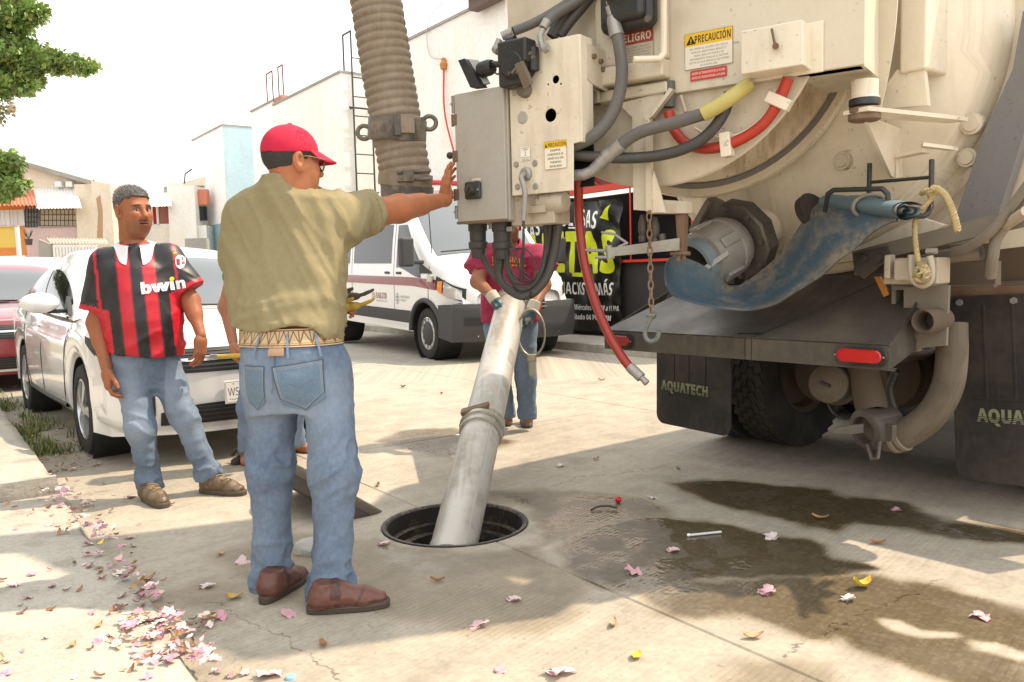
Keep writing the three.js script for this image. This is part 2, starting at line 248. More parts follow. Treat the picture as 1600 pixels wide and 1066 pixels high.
// right pavement with its kerb
{
  const pave = new THREE.Group(); pave.name = 'right_pavement'; pave.userData.kind = 'structure'; scene.add(pave);
  for (let i = 0; i < 16; i++) slab('kerb', [[4.4 + i * 1.5, K1 + .004], [5.892 + i * 1.5, K1 + .004], [5.892 + i * 1.5, K1 + .16], [4.4 + i * 1.5, K1 + .16]], paveMat, pave, .13, .27, .015);
  slab('paving', [[4.4, K1 + .165], [28.4, K1 + .165], [28.4, K1 + 2.5], [4.4, K1 + 2.5]], paveMat, pave, .125, .26, .004);
}
// manhole: iron frame, shaft
{
  const t = thing('manhole', 'open round manhole with a dark iron rim in the wet concrete road', 'manhole', [HOLE.x, 0, HOLE.z]);
  const im = tex(256, (x, y) => { const a = tfbm(x, y, 6, 5), b = tfbm(x, y, 40, 3, 4), d = sstep(.45, .7, a * .6 + b * .4); return [mix(.035, .16, d), mix(.03, .12, d), mix(.026, .08, d)]; }, true, 2), iron = M(0xffffff, .6, .1, { map: im, bumpMap: tex(256, (x, y) => tfbm(x, y, 20, 4)), bumpScale: .006 });
  mesh('frame', lathe([[HR - .055, -.30], [HR - .055, -.085], [HR - .03, -.08], [HR - .028, -.004], [HR - .02, .004], [HR - .004, .005], [HR - .003, -.2]], [0, 0, 0], [0, 1, 0], 64), iron, t);
  mesh('seat_ring', lathe([[HR - .054, -.12], [HR - .1, -.12], [HR - .1, -.16], [HR - .054, -.16]], [0, 0, 0], [0, 1, 0], 64), iron, t);
  mesh('shaft', lathe([[HR - .03, -.16], [HR + .02, -.5], [HR + .02, -2.2], [.001, -2.2]], [0, 0, 0], [0, 1, 0], 40), M([.2, .165, .125], .6, 0, { bumpMap: tex(128, (x, y) => tfbm(x, y, 8, 4)), bumpScale: .02 }), t);
}

// ---------------------------------------------------------------- houses along the street
const B = frame(V(0, 0, 0), D.x, D.z);                        // local x = along the street, z = across it
function stucco(c, seed, stain = .14) { const t = tex(512, (x, y) => { const a = tfbm(x, y, 4, 5, seed), b = tfbm(x, y, 70, 2, seed + 3), s = sstep(.54, .74, tfbm(x, (y * .25) % 1, 12, 4, seed + 5)); const k = .93 + .16 * (a - .5) + .14 * (b - .5) - stain * s * sstep(.4, .6, a); return [c[0] * k, c[1] * k * (1 - .02 * s), c[2] * k * (1 - .06 * s)]; }, true, .25); return new THREE.MeshStandardMaterial({ map: t, roughness: .9, side: THREE.DoubleSide }); }
const wWhite = stucco([.88, .87, .85], 1, .04), wCream = stucco([.88, .85, .79], 2, .04), wBlue = stucco([.30, .47, .55], 3), wPaleBlue = stucco([.50, .66, .71], 4, .05), wBeige = stucco([.74, .64, .51], 5, .15), wPink = stucco([.66, .5, .47], 6), wOrange = stucco([.72, .27, .07], 7);
const darkGlass = M([.02, .024, .026], .08, 0, { specularIntensity: 1 }), dimGlass = M([.17, .15, .13], .12), rust = M([.16, .06, .03], .8), steel = M([.07, .065, .06], .55, .5), conc = stucco([.36, .34, .31], 8);
function lbox(s0, s1, y0, y1, n0, n1, r = 0) { return bx(Math.abs(s1 - s0), y1 - y0, Math.abs(n1 - n0), (s0 + s1) / 2, (y0 + y1) / 2, (n0 + n1) / 2, r); }
function street(name, label, cat, group) { const t = thing(name, label, cat, [0, 0, 0], 0, group); t.applyMatrix4(B.M); return t; }
const NB = 10, rnd0 = rng(5);
const sAt = px => B.z(px, 430, NB).x;
function rowHouse(label, pxNear, pxFar, h, matF, matE, o = {}) {
  const t = street('row_house', label, 'house', null), s0 = sAt(pxNear), s1 = pxFar === null ? s0 + 8 : sAt(pxFar);
  if (o.dado) { mesh('painted_base', lbox(s0, s1, 0, o.dado, NB, NB + 9), o.dadoMat, t); mesh('wall', lbox(s0, s1, o.dado, h, NB, NB + 9), matF, t); if (matE !== matF) mesh('end_wall', lbox(s0 - .012, s0 - .004, 0, h - .02, NB + .01, NB + 9), matE, t); }
  else mesh('wall', lbox(s0, s1, 0, h, NB, NB + 9), matF, t);
  mesh('roof_edge', [lbox(s0 - .03, s1 + .02, h, h + .06, NB - .04, NB + .12), lbox(s0 - .03, s0 + .1, h, h + .06, NB + .12, NB + 9)], conc, t);
  return [t, s0, s1, h];
}
const [h1, h1s] = rowHouse('low plain house with pale walls over a blue painted base, farthest of the white row', 360, 312, 6.95, wWhite, wPaleBlue, { dado: 3.35, dadoMat: wBlue });
const [h2, h2s, h2e] = rowHouse('white windowless house with thin iron bars sticking up from its roof edge', 545, 440, 6.75, wCream, wCream);
const [h2b, h2bs, h2be] = rowHouse('narrow pale grey end of the white row beside the blue based house', 440, 405, 6.9, wWhite, wWhite);
const [h3, h3s] = rowHouse('tall cream house behind the hanging suction hose', 800, 628, 6.7, wCream, wCream);
mesh('downpipe', [cyl([h1s - .12, 0, NB + 1.7], [h1s - .12, 6.9, NB + 1.7], .06, .06, 10)], wPaleBlue, h1);
mesh('roof_tank', [lbox(h1s + .3, h1s + .9, 7.02, 7.3, NB + 1.5, NB + 2.3)], steel, h1);
for (const [px, w] of [[418, .55], [436, .4]]) { const s = sAt(px); mesh('rebar', rod([[s, 6.85, NB + .3], [s, 8.05, NB + .3], [s - w, 8.05, NB + .3], [s - w, 6.85, NB + .3]], .025, 6), rust, h2b); }
mesh('roof_lump', [lbox(h2e - .7, h2e, 6.8, 6.98, NB + .02, NB + .6)], M([.42, .2, .14], .9), h2);
mesh('wall_box', [bx(.16, .22, .1, sAt(492), 4.75, NB - .05)], M([.3, .24, .18], .8), h2);
{ // iron ladder fixed on the end wall of the white house
  const p0 = B.x(566, 500, h2s - .2), p1 = B.x(594, 500, h2s - .2), n0 = p0.z, n1 = p1.z, t = street('wall_ladder', 'thin dark iron ladder climbing the white wall left of the suction hose', 'ladder'), s = h2s - .2;
  mesh('rail', rod([[s, .3, n0], [s, 7.85, n0], [s + .5, 7.85, n0], [s + .5, 6.8, n0]], .028, 6), steel, t); mesh('rail', rod([[s, .3, n1], [s, 7.85, n1], [s + .5, 7.85, n1], [s + .5, 6.8, n1]], .028, 6), steel, t);
  for (let y = .9; y < 7.6; y += .52) mesh('rung', cyl([s, y, n0], [s, y, n1], .018, .018, 6), steel, t);
  for (const y of [3.5, 5.8]) mesh('bracket', [cyl([s, y, n0 - .12], [s, y, n1 + .12], .028), cyl([s, y, n0], [s + .2, y, n0], .02), cyl([s, y, n1], [s + .2, y, n1], .02)], steel, t);
}
{ // cable with an orange fitting on the tall house, and its small tin roof
  const a = B.z(693, 100, NB - .06), b = B.z(713, 252, NB - .06), t = street('wall_lamp', 'small rusty orange fitting with a red cable down the cream wall', 'lamp');
  mesh('fitting', lathe([[.01, 0], [.07, .03], [.09, .14], [.05, .2], [.05, .26], [.01, .28]], [a.x, a.y - .14, a.z], [a.x, a.y + 1, a.z], 12), M([.5, .2, .05], .7), t);
  mesh('cable', tube([[a.x, a.y - .1, a.z], [a.x - .02, (a.y + b.y) / 2, a.z - .02], [b.x, b.y, b.z]], .02, 20, 6), M([.6, .06, .03], .6), t);
  mesh('cable_loop', tube([[a.x, a.y + .1, a.z], [a.x + .6, a.y + .35, a.z], [a.x + .55, a.y + 1.1, a.z], [a.x - .6, a.y + 1.4, a.z], [a.x - 1.5, a.y + 1.5, a.z]], .012, 30, 5), M([.5, .45, .4], .6), t);
  const r = B.z(778, 20, NB - .2);
  mesh('tin_roof', plate([[r.x - .6, 6.85, NB - .5], [r.x + 1.0, 6.85, NB - .5], [r.x + 1.0, 6.95, NB + .6], [r.x - .6, 6.95, NB + .6]], .05), M([.45, .45, .44], .6, .4), h3);
  mesh('roof_beam', [lbox(r.x - .6, r.x + .9, 6.55, 6.8, NB - .3, NB - .06)], M([.14, .1, .08], .8), h3);
}
// food stall: black banner on a red steel frame
{
  const n = 9.0, red = M([.5, .035, .015], .45), t = street('food_stall', 'red steel framed food stall with dark walls behind the black banner', 'stall');
  const P = (px, py, dn = 0) => B.z(px, py, n + dn), a = P(848, 420), b = P(976, 420), far = a.x + .3, near = b.x - 2.6;
  mesh('wall', [lbox(near, far, .13, 1.28, n + .06, n + .12), lbox(near, far, .13, 2.5, n + 1.2, n + 1.3), lbox(far - .06, far, .13, 2.5, n + .13, n + 2.39)], M([.03, .028, .027], .7), t);
  for (const s of [far, near]) mesh('post', lbox(s - .05, s + .05, .13, 2.75, n - .05, n + .05), red, t);
  for (const [y, w] of [[2.42, .1], [2.7, .08], [1.44, .05], [1.29, .04]]) mesh('beam', lbox(near, far, y, y + w, n - .03, n + .04), red, t);
  for (let i = 0; i < 9; i++) { const s = mix(near, far, i / 8); mesh('brace', rod([[s, 2.48, n + .01], [mix(near, far, (i + .6) / 8), 2.72, n + .01]], .012, 6), red, t); if (i % 2 === 0) mesh('bar', cyl([s, 1.3, n + .02], [s, 2.45, n + .02], .014, .014, 6), red, t); }
  mesh('canopy', plate([[near, 2.82, n - .1], [far, 2.82, n - .1], [far, 2.95, n + 2.6], [near, 2.95, n + 2.6]], .05), M([.42, .03, .015], .5), t);
  mesh('fascia', lbox(b.x + 1.9, a.x + .5, 2.44, 2.82, n - .12, n - .06), red, t); mesh('fascia_panel', lbox(near, b.x + 1.88, 2.5, 2.7, n + .045, n + .06), M([.22, .03, .015], .6), t); mesh('beam', lbox(near, b.x + 1.88, 2.72, 2.8, n - .1, n - .03), red, t);
  const W = 3.35, H = 2.1, ban = canvasTex(1024, 690, (g, w, h) => {
    g.fillStyle = '#131211'; g.fillRect(0, 0, w, h); g.save(); g.translate(w, -62); // measured from the right end
    g.fillStyle = '#e6e4de'; g.textAlign = 'right'; g.font = 'bold 118px sans-serif';
    const L = 'LAS FABULOSAS'.split(''); let x = -150; for (let i = L.length - 1; i >= 0; i--) { g.save(); const k = i / L.length; g.font = 'bold ' + (L[i] === 'O' ? 92 : 122) + 'px sans-serif'; const wd = g.measureText(L[i]).width * .62; g.translate(x, 190 + 46 * Math.pow((k - .62) * 1.9, 2)); g.scale(.62, 1.05); g.fillText(L[i], 0, 0); g.restore(); x -= wd + 3; }
    g.fillRect(-375, 196, 70, 9); g.fillRect(-560, 82, 90, 9);
    g.fillStyle = '#c8d32a'; g.beginPath(); g.moveTo(-138, 150); g.lineTo(-62, 88); g.lineTo(-88, 168); g.fill();
    x = -40; g.font = 'bold 290px sans-serif'; g.lineJoin = 'round'; g.strokeStyle = '#c8d32a'; g.lineWidth = 20;
    for (const c of ['S', 'A', 'T', 'I', 'L', 'A']) { g.save(); const wd = g.measureText(c).width * .66; g.translate(x, 432); g.scale(.66, .98); g.fillText(c, 0, 0); g.strokeText(c, 0, 0); g.restore(); x -= wd + 14; }
    g.fillRect(-345, 440, 100, 22); g.fillStyle = '#dcdad4'; g.font = 'bold 92px sans-serif'; g.save(); g.translate(-58, 558); g.scale(.66, 1); g.fillText('BONELESS, SNACKS Y MÁS', 0, 0); g.restore();
    g.font = 'bold 40px sans-serif'; g.save(); g.translate(-10, 640); g.scale(.70, 1); g.fillText('63   Horarios: Domingo a Miércoles 04 PM a 11 PM', 0, 0); g.restore();
    g.save(); g.translate(-66, 692); g.scale(.70, 1); g.fillText('Jueves A Sábado 04 PM a 12PM', 0, 0); g.restore(); g.restore();
  });
  const bt = street('banner', 'black plastic banner with yellow and white snack lettering on the red stall', 'banner'), s0 = b.x;
  const g = grid(120, 60, (u, v) => { const s = s0 + (1 - u) * W, y = .2 + v * H - .03 * Math.sin(u * 9) * v; const f = Math.sin((u * 1.0 + (1 - v) * .55) * 26 + fbm(u * 4, v * 3) * 5) * .5 + Math.sin((u - (1 - v) * .5) * 40 + fbm(u * 3, v * 3, 4) * 6) * .4; const amp = .02 + .055 * sstep(.45, 1, u) * (.3 + .7 * v); return V(s, y, n - .07 - amp * f - .03 * Math.sin(u * 3)); });
  const bm = mesh('sheet', g, M(0xffffff, .32, 0, { map: ban, specularIntensity: .8 }), bt, true); bm.castShadow = true;
}
// ---- pastel houses closing the view on the left
function facade(t, name, x0, y0, x1, y1, Z, depth, m, r = 0) { const a = onZ(x0, y1, Z), b = onZ(x1, y0, Z); const c = onZ((x0 + x1) / 2, (y0 + y1) / 2, Z); return mesh(name, bx(Math.abs(b.x - a.x), Math.abs(b.y - a.y), depth, c.x, c.y, -Z - depth / 2, r), m, t); }
function poly(t, name, pts, Z, depth, m) { const q = pts.map(p => onZ(p[0], p[1], Z)); return mesh(name, extr(q.map(p => [p.x, p.y]).reverse(), depth).translate(0, 0, -Z - depth), m, t); }
const whiteP = M([.74, .73, .71], .6), terr = M([.62, .2, .12], .7), blackBar = M([.05, .045, .045], .5, .3);
function bars(t, x0, y0, x1, y1, Z, nx, ny, m, r = .012) { for (let i = 0; i <= nx; i++) { const p = onZ(mix(x0, x1, i / nx), y0, Z), q = onZ(mix(x0, x1, i / nx), y1, Z); mesh('grille_bar', cyl(p, q, r, r, 5), m, t); } for (let i = 0; i <= ny; i++) { const p = onZ(x0, mix(y0, y1, i / ny), Z), q = onZ(x1, mix(y0, y1, i / ny), Z); mesh('grille_bar', cyl(p, q, r, r, 5), m, t); } }
function ribbed(t, name, p, m, n, thick = .05) { // corrugated awning sheet: p = top-left, top-right, bottom-right, bottom-left
  p = p.map(va); mesh(name, grid(n * 4, 6, (u, v) => { const a = p[0].clone().lerp(p[1], u), b = p[3].clone().lerp(p[2], u); const q = a.lerp(b, v); q.y += thick * .5 * Math.sin(u * n * 2 * Math.PI); return q; }), m, t); }
{
  const t = thing('pastel_house', 'beige and orange house with sloping roof and white awning at the far left', 'house'), Z = 31;
  poly(t, 'wall', [[-60, 232], [33, 254], [141, 285], [141, 297], [126, 300], [126, 402], [62, 402], [62, 326], [-60, 326]], Z, .3, wBeige);
  poly(t, 'roof_edge', [[30, 250], [142, 282], [142, 289], [30, 256]], Z - .35, 5, conc);
  facade(t, 'orange_wall', -60, 262, 34, 330, Z - .06, .05, wOrange); facade(t, 'orange_wall', -60, 353, 38, 402, Z - .05, .2, wOrange);
  facade(t, 'pink_wall', 38.3, 354, 62, 402, Z - .04, .2, wPink); facade(t, 'pink_wall', 62.3, 354, 127, 402, Z - .1, .2, wPink);
  const w1 = facade(t, 'window', -20, 322, 36, 354, Z + .02, .05, M([.55, .52, .5], .5)); for (const x of [-20, 11, 34]) facade(t, 'window_frame', x, 322, x + 2, 354, Z - .03, .05, whiteP); facade(t, 'window_frame', -20, 352, 36, 355, Z - .05, .08, whiteP); facade(t, 'window_frame', -20, 320, 36, 322.5, Z - .04, .08, whiteP);
  for (let i = 0; i < 8; i++) facade(t, 'curtain_fold', -18 + i * 6.6, 324, -14 + i * 6.6, 352, Z - .005, .02, M([.72, .69, .68], .8));
  facade(t, 'glazed_door', 39, 322, 59, 355, Z + .02, .05, dimGlass); bars(t, 40, 323, 58, 355, Z - .05, 4, 4, blackBar);
  facade(t, 'glazed_window', 62, 326, 127, 354, Z + .02, .05, dimGlass); bars(t, 63, 327, 126, 353, Z - .06, 10, 3, blackBar);
  facade(t, 'window_sill', 60, 352.5, 129, 355, Z - .2, .22, wPink);
  const T = (x, y, z) => onZ(x, y, z);
  ribbed(t, 'white_awning', [T(52, 295, Z - .02), T(118, 294, Z - .02), T(128, 325, Z - 1.0), T(57, 326, Z - 1.0)], whiteP, 14, .04);
  ribbed(t, 'terracotta_awning', [T(-40, 296, Z - .1), T(51, 296, Z - .1), T(58, 321, Z - 1.0), T(-40, 321, Z - 1.0)], terr, 16, .09);
  for (const x of [85, 102]) facade(t, 'vent_box', x, 283, x + 10, 292, Z - .25, .25, whiteP, .02);
  const pl = thing('potted_plant', 'small dark potted plant by the pink wall of the beige house', 'plant', onZ(45, 383, Z - .8).setY(onZ(45, 383, Z - .8).y)); mesh('pot', cyl([0, 0, 0], [0, .22, 0], .1, .14, 10), M([.1, .07, .06], .8), pl); const lg = []; for (let i = 0; i < 16; i++) { const a = i * 2.4; lg.push(plate([[0, .2, 0], [Math.cos(a) * .1, .35, Math.sin(a) * .1], [Math.cos(a) * .16, .58 - (i % 4) * .05, Math.sin(a) * .16]], .006)); } mesh('leaves', lg, M([.07, .13, .04], .7), pl);
  const tb = thing('beige_wall_block', 'plain beige wall block with a brown streak right of the white awning', 'wall'); facade(tb, 'wall', 123, 287, 172, 402, Z - .4, 3, wBeige); poly(tb, 'brown_streak', [[150, 310], [156, 305], [160, 330], [160, 372], [151, 372], [153, 335]], Z - .41, .008, M([.42, .26, .15], .9)); mesh('antenna', rod([onZ(146, 289, Z), onZ(146, 281, Z)], .03), steel, tb);
  const c = thing('carport', 'low corrugated carport roof over a white barred fence, far left', 'carport'); ribbed(c, 'roof', [T(72, 372, Z - 1.2), T(166, 374, Z - 1.2), T(170, 381, Z - 3.5), T(80, 381, Z - 3.5)], M([.5, .46, .38], .7), 18, .08); poly(c, 'side_wall', [[60, 374], [80, 382], [80, 402], [60, 402]], Z - 3.4, .1, conc); for (let i = 0; i < 14; i++) { const x = 83 + i * 5; facade(c, 'fence_bar', x, 383, x + 2.4, 402, Z - 3.6, .05, whiteP); } facade(c, 'fence_rail', 82, 383, 152, 385.5, Z - 3.55, .04, whiteP);
  const y = thing('yellow_screen', 'plain yellow panel at the far left edge behind the parked cars', 'panel'); facade(y, 'panel', -40, 355, 25, 388, Z - 5, .05, M([.72, .5, .1], .7)); facade(y, 'frame', -40, 352.5, 27, 355.5, Z - 5.05, .1, M([.6, .55, .4], .6)); mesh('post', [cyl(onZ(26, 355, Z - 5), onZ(30, 402, Z - 5), .07, .07, 8)], whiteP, y);
}
{
  const t = thing('cream_house', 'cream house with red curtained window behind the man in stripes', 'house'), Z = 33, red = M([.42, .03, .04], .8);
  facade(t, 'wall', 168, 352.5, 268, 402, Z, .3, wCream); facade(t, 'wall', 172, 300, 268, 322, Z - .02, .3, wCream); facade(t, 'column_wall', 267, 290, 303, 402, Z - .5, 2.5, wCream); facade(t, 'wall', 303.2, 352, 322, 402, Z - .3, 2, wCream);
  facade(t, 'window', 173, 322, 268, 352, Z + .08, .05, red); for (const x of [174, 205, 236, 245, 266]) facade(t, 'window_frame', x, 322, x + 1.6, 352, Z - .02, .06, whiteP); facade(t, 'window_frame', 172, 350.5, 268, 353, Z - .06, .1, whiteP); facade(t, 'window_pane', 247, 324, 265, 350, Z + .04, .02, M([.3, .1, .09], .15));
  ribbed(t, 'white_canopy', [onZ(228, 301, Z - .1), onZ(268, 301, Z - .1), onZ(268, 322, Z - .9), onZ(230, 323, Z - .9)], whiteP, 8, .04);
  poly(t, 'roof', [[284, 285], [322, 276], [322, 290], [284, 290]], Z + 1, 3, wBeige); facade(t, 'roof_box', 256, 291, 267, 302, Z - .1, 1, conc); facade(t, 'red_awning', 310, 296, 322, 320, Z - .2, .3, terr); facade(t, 'dark_window', 311, 322, 322, 345, Z - .1, .1, darkGlass);
  mesh('antenna', [...rod([onZ(288, 287, Z), onZ(289, 272, Z), onZ(300, 264, Z)], .03)], steel, t); facade(t, 'low_wall', 290, 372, 322, 402, Z - 2, .3, conc);
  const w = thing('far_house', 'pale far house closing the street behind the cream house', 'house'); facade(w, 'wall', 150, 318, 345, 402, 37, 4, wWhite); facade(w, 'parapet', 262, 285, 283, 318, 36.9, 3, wCream);
}

// ---------------------------------------------------------------- trees
const barkM = M([.16, .12, .085], .95, 0, { bumpMap: tex(256, (x, y) => tfbm(x, (y * .3) % 1, 16, 4)), bumpScale: .02 });
const leafM = new THREE.MeshPhysicalMaterial({ color: 0xffffff, roughness: .55, side: THREE.DoubleSide, transmission: .35, thickness: 0 });
const sprig = (() => { // a few folded leaves round a twig
  const r = rng(77), gs = []; for (let i = 0; i < 7; i++) { const a = i * 2.4, t = i / 7, L = .075 + r() * .03, w = L * .36, g = new THREE.BufferGeometry();
    g.setAttribute('position', new THREE.Float32BufferAttribute([0, 0, 0, -w, .012, L * .5, 0, -.006, L * .55, w, .012, L * .5, 0, -.012, L], 3)); g.setIndex([0, 2, 1, 0, 3, 2, 1, 2, 4, 2, 3, 4]); g.computeVertexNormals();
    place(g, 0, 0, 0, .5 + r() * .7, a, 0); g.translate(0, t * .12, 0); gs.push(clean(g)); } return mergeGeometries(gs); })();
function crown(t, clumps, seed, base, scale = 1) { // clumps [x, y, z, r, count]
  const r = rng(seed), n = clumps.reduce((s, c) => s + c[4], 0), im = new THREE.InstancedMesh(sprig, leafM, n); let k = 0; const m4 = new THREE.Matrix4(), col = new THREE.Color();
  for (const [x, y, z, R, cnt] of clumps) for (let i = 0; i < cnt; i++) { let d; do { d = V(r() * 2 - 1, r() * 2 - 1, r() * 2 - 1); } while (d.length() > 1); const l = Math.pow(d.length(), .5); d.setLength(l * R * (.75 + .5 * vn(d.x * 3 + x * 9, d.y * 3, d.z * 3 + z)));
    d.y *= .72; m4.compose(V(x + d.x, y + d.y, z + d.z), new THREE.Quaternion().setFromEuler(E(r() * 1.8 - .9, r() * 6.28, r() * 1.8 - .9)), V(1, 1, 1).multiplyScalar(scale * (.75 + r() * .6))); im.setMatrixAt(k, m4); const g = .6 + r() * .8, w = r(); im.setColorAt(k++, col.setRGB(base[0] * g * (1 + .5 * w * w), base[1] * g, base[2] * g)); }
  im.name = 'crown'; im.userData.kind = 'stuff'; im.castShadow = im.receiveShadow = true; t.add(im); return im;
}
function limb(pts, r0, r1) { const out = []; for (let i = 0; i + 1 < pts.length; i++) { const k = pts.length - 1; out.push(cyl(pts[i], pts[i + 1], mix(r0, r1, i / k), mix(r0, r1, (i + 1) / k), 9)); const s = new THREE.SphereGeometry(mix(r0, r1, i / k), 9, 6); s.translate(...va(pts[i]).toArray()); out.push(s); } return out; }
{ // the near tree whose branch reaches into the frame from the left
  const t = thing('street_tree', 'leafy green tree reaching into the frame at the upper left', 'tree'), Z = 9, base = sn(9.2, -.8), r = rng(4);
  const P = (px, py, z = Z) => onZ(px, py, z);
  const hub = V(base.x, 3.4, base.z);
  mesh('trunk', [...limb([base.clone().setY(-.1), base.clone().setY(1.6).add(V(.08, 0, .05)), hub], .19, .13), ...limb([hub, P(-40, 60), P(20, 40)], .09, .02), ...limb([hub, P(-50, 130), P(10, 100), P(70, 105), P(125, 108)], .08, .008), ...limb([hub, P(-90, 250), P(-20, 275), P(25, 285)], .06, .01), ...limb([hub, P(-200, 40), P(-260, 20)], .09, .03), ...limb([hub, P(-90, -80), P(-60, -160)], .09, .03)], barkM, t);
  const cl = []; const add = (px, py, R, n, dz = 0) => { const p = P(px, py, Z + dz); cl.push([p.x, p.y, p.z, R, n]); };
  add(8, 18, .27, 120); add(-12, 50, .36, 160, .2); add(30, 33, .16, 70); add(52, 24, .1, 34); add(66, 27, .05, 12); add(5, 88, .28, 130); add(25, 75, .18, 100, .2); add(-30, 110, .38, 170, .3); add(38, 98, .17, 96); add(60, 96, .15, 76); add(80, 103, .11, 52); add(98, 104, .12, 56); add(117, 107, .11, 44); add(132, 109, .08, 26); add(145, 110, .05, 10); add(45, 128, .14, 68); add(38, 140, .09, 30); add(8, 130, .19, 100); add(-10, 140, .16, 70);
  add(10, 262, .13, 66); add(24, 258, .1, 36); add(-14, 280, .2, 120); add(12, 292, .15, 76); add(32, 294, .09, 34); add(4, 306, .1, 40); add(-40, 260, .3, 150, .2);
  for (let i = 0; i < 26; i++) { const a = r() * 6.28; cl.push([hub.x - .7 + Math.cos(a) * 1.7 * Math.sqrt(r()), hub.y + .9 + r() * 2.6, hub.z + Math.sin(a) * 1.9 * Math.sqrt(r()), .6, 190]); }
  crown(t, cl, 11, [.24, .38, .10], .66);
  const tw = thing('bleached_twig', 'pale bleached leafy twig at the left edge below the green branch', 'twig'); const q = []; for (let i = 0; i < 5; i++) { const p = P(mix(-14, 14, r()), mix(150, 186, r()), Z + .3); q.push([p.x, p.y, p.z, .08, 10]); } const b0 = P(-40, 140, Z + .3), b1 = P(12, 188, Z + .3); mesh('stem', limb([b0, b0.clone().lerp(b1, .5).add(V(0, .05, 0)), b1], .015, .006), M([.4, .35, .26], .9), tw); crown(tw, q, 5, [.4, .42, .28], .5).name = 'leaves';
}
function shadeTree(label, s, n, h, R, seed, cnt = 30) { const t = thing('street_tree', label, 'tree'), b = sn(s, n), r = rng(seed), hub = V(b.x, h * .5, b.z), tr = [...limb([b.clone().setY(-.1), V(b.x + .1, h * .25, b.z), hub], .2, .14)], cl = [];
  for (let i = 0; i < cnt; i++) { const a = r() * 6.28, q = Math.sqrt(r()) * R, p = V(b.x + Math.cos(a) * q, h * (.62 + .42 * r()), b.z + Math.sin(a) * q); cl.push([p.x, p.y, p.z, R * .34, 150]); if (i % 4 === 0) tr.push(...limb([hub, hub.clone().lerp(p, .5).add(V(0, .2, 0)), p], .08, .02)); }
  mesh('trunk', tr, barkM, t); crown(t, cl, seed + 1, [.085, .14, .04], 1.0); }
shadeTree('tree on the left verge beside the white sedan, outside the view', 4.6, -2.9, 4.6, 1.9, 21);
shadeTree('tree on the left verge behind the parked cars, outside the view', 13.5, -4.5, 5.5, 2.3, 22);
shadeTree('tree on the left side of the street opposite the ambulance, outside the view', 19, -4.2, 5.5, 2.4, 23); shadeTree('tall tree farther along the left side of the street, outside the view', 26, -4.8, 6, 2.6, 24);
{ const t = thing('row_house', 'plain house along the left side of the street, outside the view', 'house'); t.applyMatrix4(B.M); mesh('wall', lbox(1, 30, 0, 3.2, -10, -9), wBeige, t); for (let i = 0; i < 6; i++) mesh('window', lbox(3 + i * 4.6, 4.8 + i * 4.6, 1, 2.2, -9.005, -8.97), darkGlass, t); mesh('roof_edge', lbox(.9, 30.1, 3.2, 3.4, -10, -8.8), conc, t); }

// ---------------------------------------------------------------- sewer vacuum truck, backed across the street
const T = frame(V(.516, 0, -4.466), .63, .777);              // local x = along the rear bumper, y up, z = backwards; z 0 = bumper face
const R = frame(V(1.323, 0, -3.157), .82, .572);             // the swung-out hose reel frame; z 0 = its front face
const RT = T.I.clone().multiply(R.M);
const R2T = p => va(p).clone().applyMatrix4(RT);
const wornRough = tex(256, (x, y) => clamp(.75 + .6 * (tfbm(x, y, 6, 5, 20) - .5)), false, .8);
function grime(c, o = {}) {
  const { seed = 1, dirt = .4, spot = .5, dc = [.30, .22, .13], rough = .5, rep = .6, streak = .4 } = o;
  const t = tex(512, (x, y) => {
    const a = tfbm(x, y, 4, 6, seed), b = tfbm(x, y, 24, 3, seed + 5), st = mix(tfbm(x, y / 9, 54, 2, seed + 9), tfbm(x, (y - 1) / 9, 54, 2, seed + 9), y) * tfbm(x, y, 4, 3, seed + 11), f = tfbm(x, y, 128, 2, seed + 2), sp = tfbm(x, y, 110, 2, seed + 7), pa = tfbm(x, y, 5, 3, seed + 8);
    let d = dirt * sstep(.42, .75, a * .75 + b * .25) + streak * sstep(.26, .46, st) * .5 + dirt * .25 * f; d = clamp(d); const ru = spot * sstep(.80, .86, sp) * sstep(.4, .6, pa);
    const k = .96 + .1 * (f - .5); return [0, 1, 2].map(i => mix(mix(c[i] * k, dc[i], d * .75), [.13, .055, .02][i], ru));
  }, true, rep);
  return new THREE.MeshStandardMaterial({ map: t, roughnessMap: wornRough, roughness: rough / .75, metalness: o.metal || 0, side: THREE.DoubleSide });
}
const cream = grime([.65, .57, .435], { seed: 1 }), creamClean = grime([.80, .71, .555], { seed: 4, dirt: .26, spot: .4, streak: .45, rough: .36 }), creamOld = grime([.50, .43, .33], { seed: 9, dirt: .75, spot: .8, streak: .8 });
const dirty = grime([.2, .17, .13], { seed: 12, dirt: .8, dc: [.15, .12, .085], rough: .75 }), drumM = grime([.74, .65, .5], { seed: 14, dirt: .8, dc: [.38, .28, .17], rough: .85, spot: .6, rep: 1.2, streak: 1 });
const greyBox = grime([.41, .385, .335], { seed: 16, dirt: .25, spot: .25, streak: .15, rough: .5 }), blackM = grime([.02, .02, .019], { seed: 18, dirt: .5, dc: [.09, .08, .065], rough: .45, spot: 0 });
const hoseM = grime([.105, .098, .088], { seed: 20, dirt: .6, dc: [.17, .155, .13], rough: .6, spot: 0, rep: 1.5 }), hoseDark = grime([.05, .046, .04], { seed: 21, dirt: .5, dc: [.11, .095, .075], rough: .6, spot: 0, rep: 1.5 });
const fitM = grime([.36, .34, .31], { seed: 23, dirt: .5, dc: [.2, .17, .13], rough: .45, metal: .35, rep: 2 }), deckM = grime([.066, .058, .048], { seed: 25, dirt: .7, dc: [.17, .14, .1], rough: .55, metal: .25, spot: .3 });
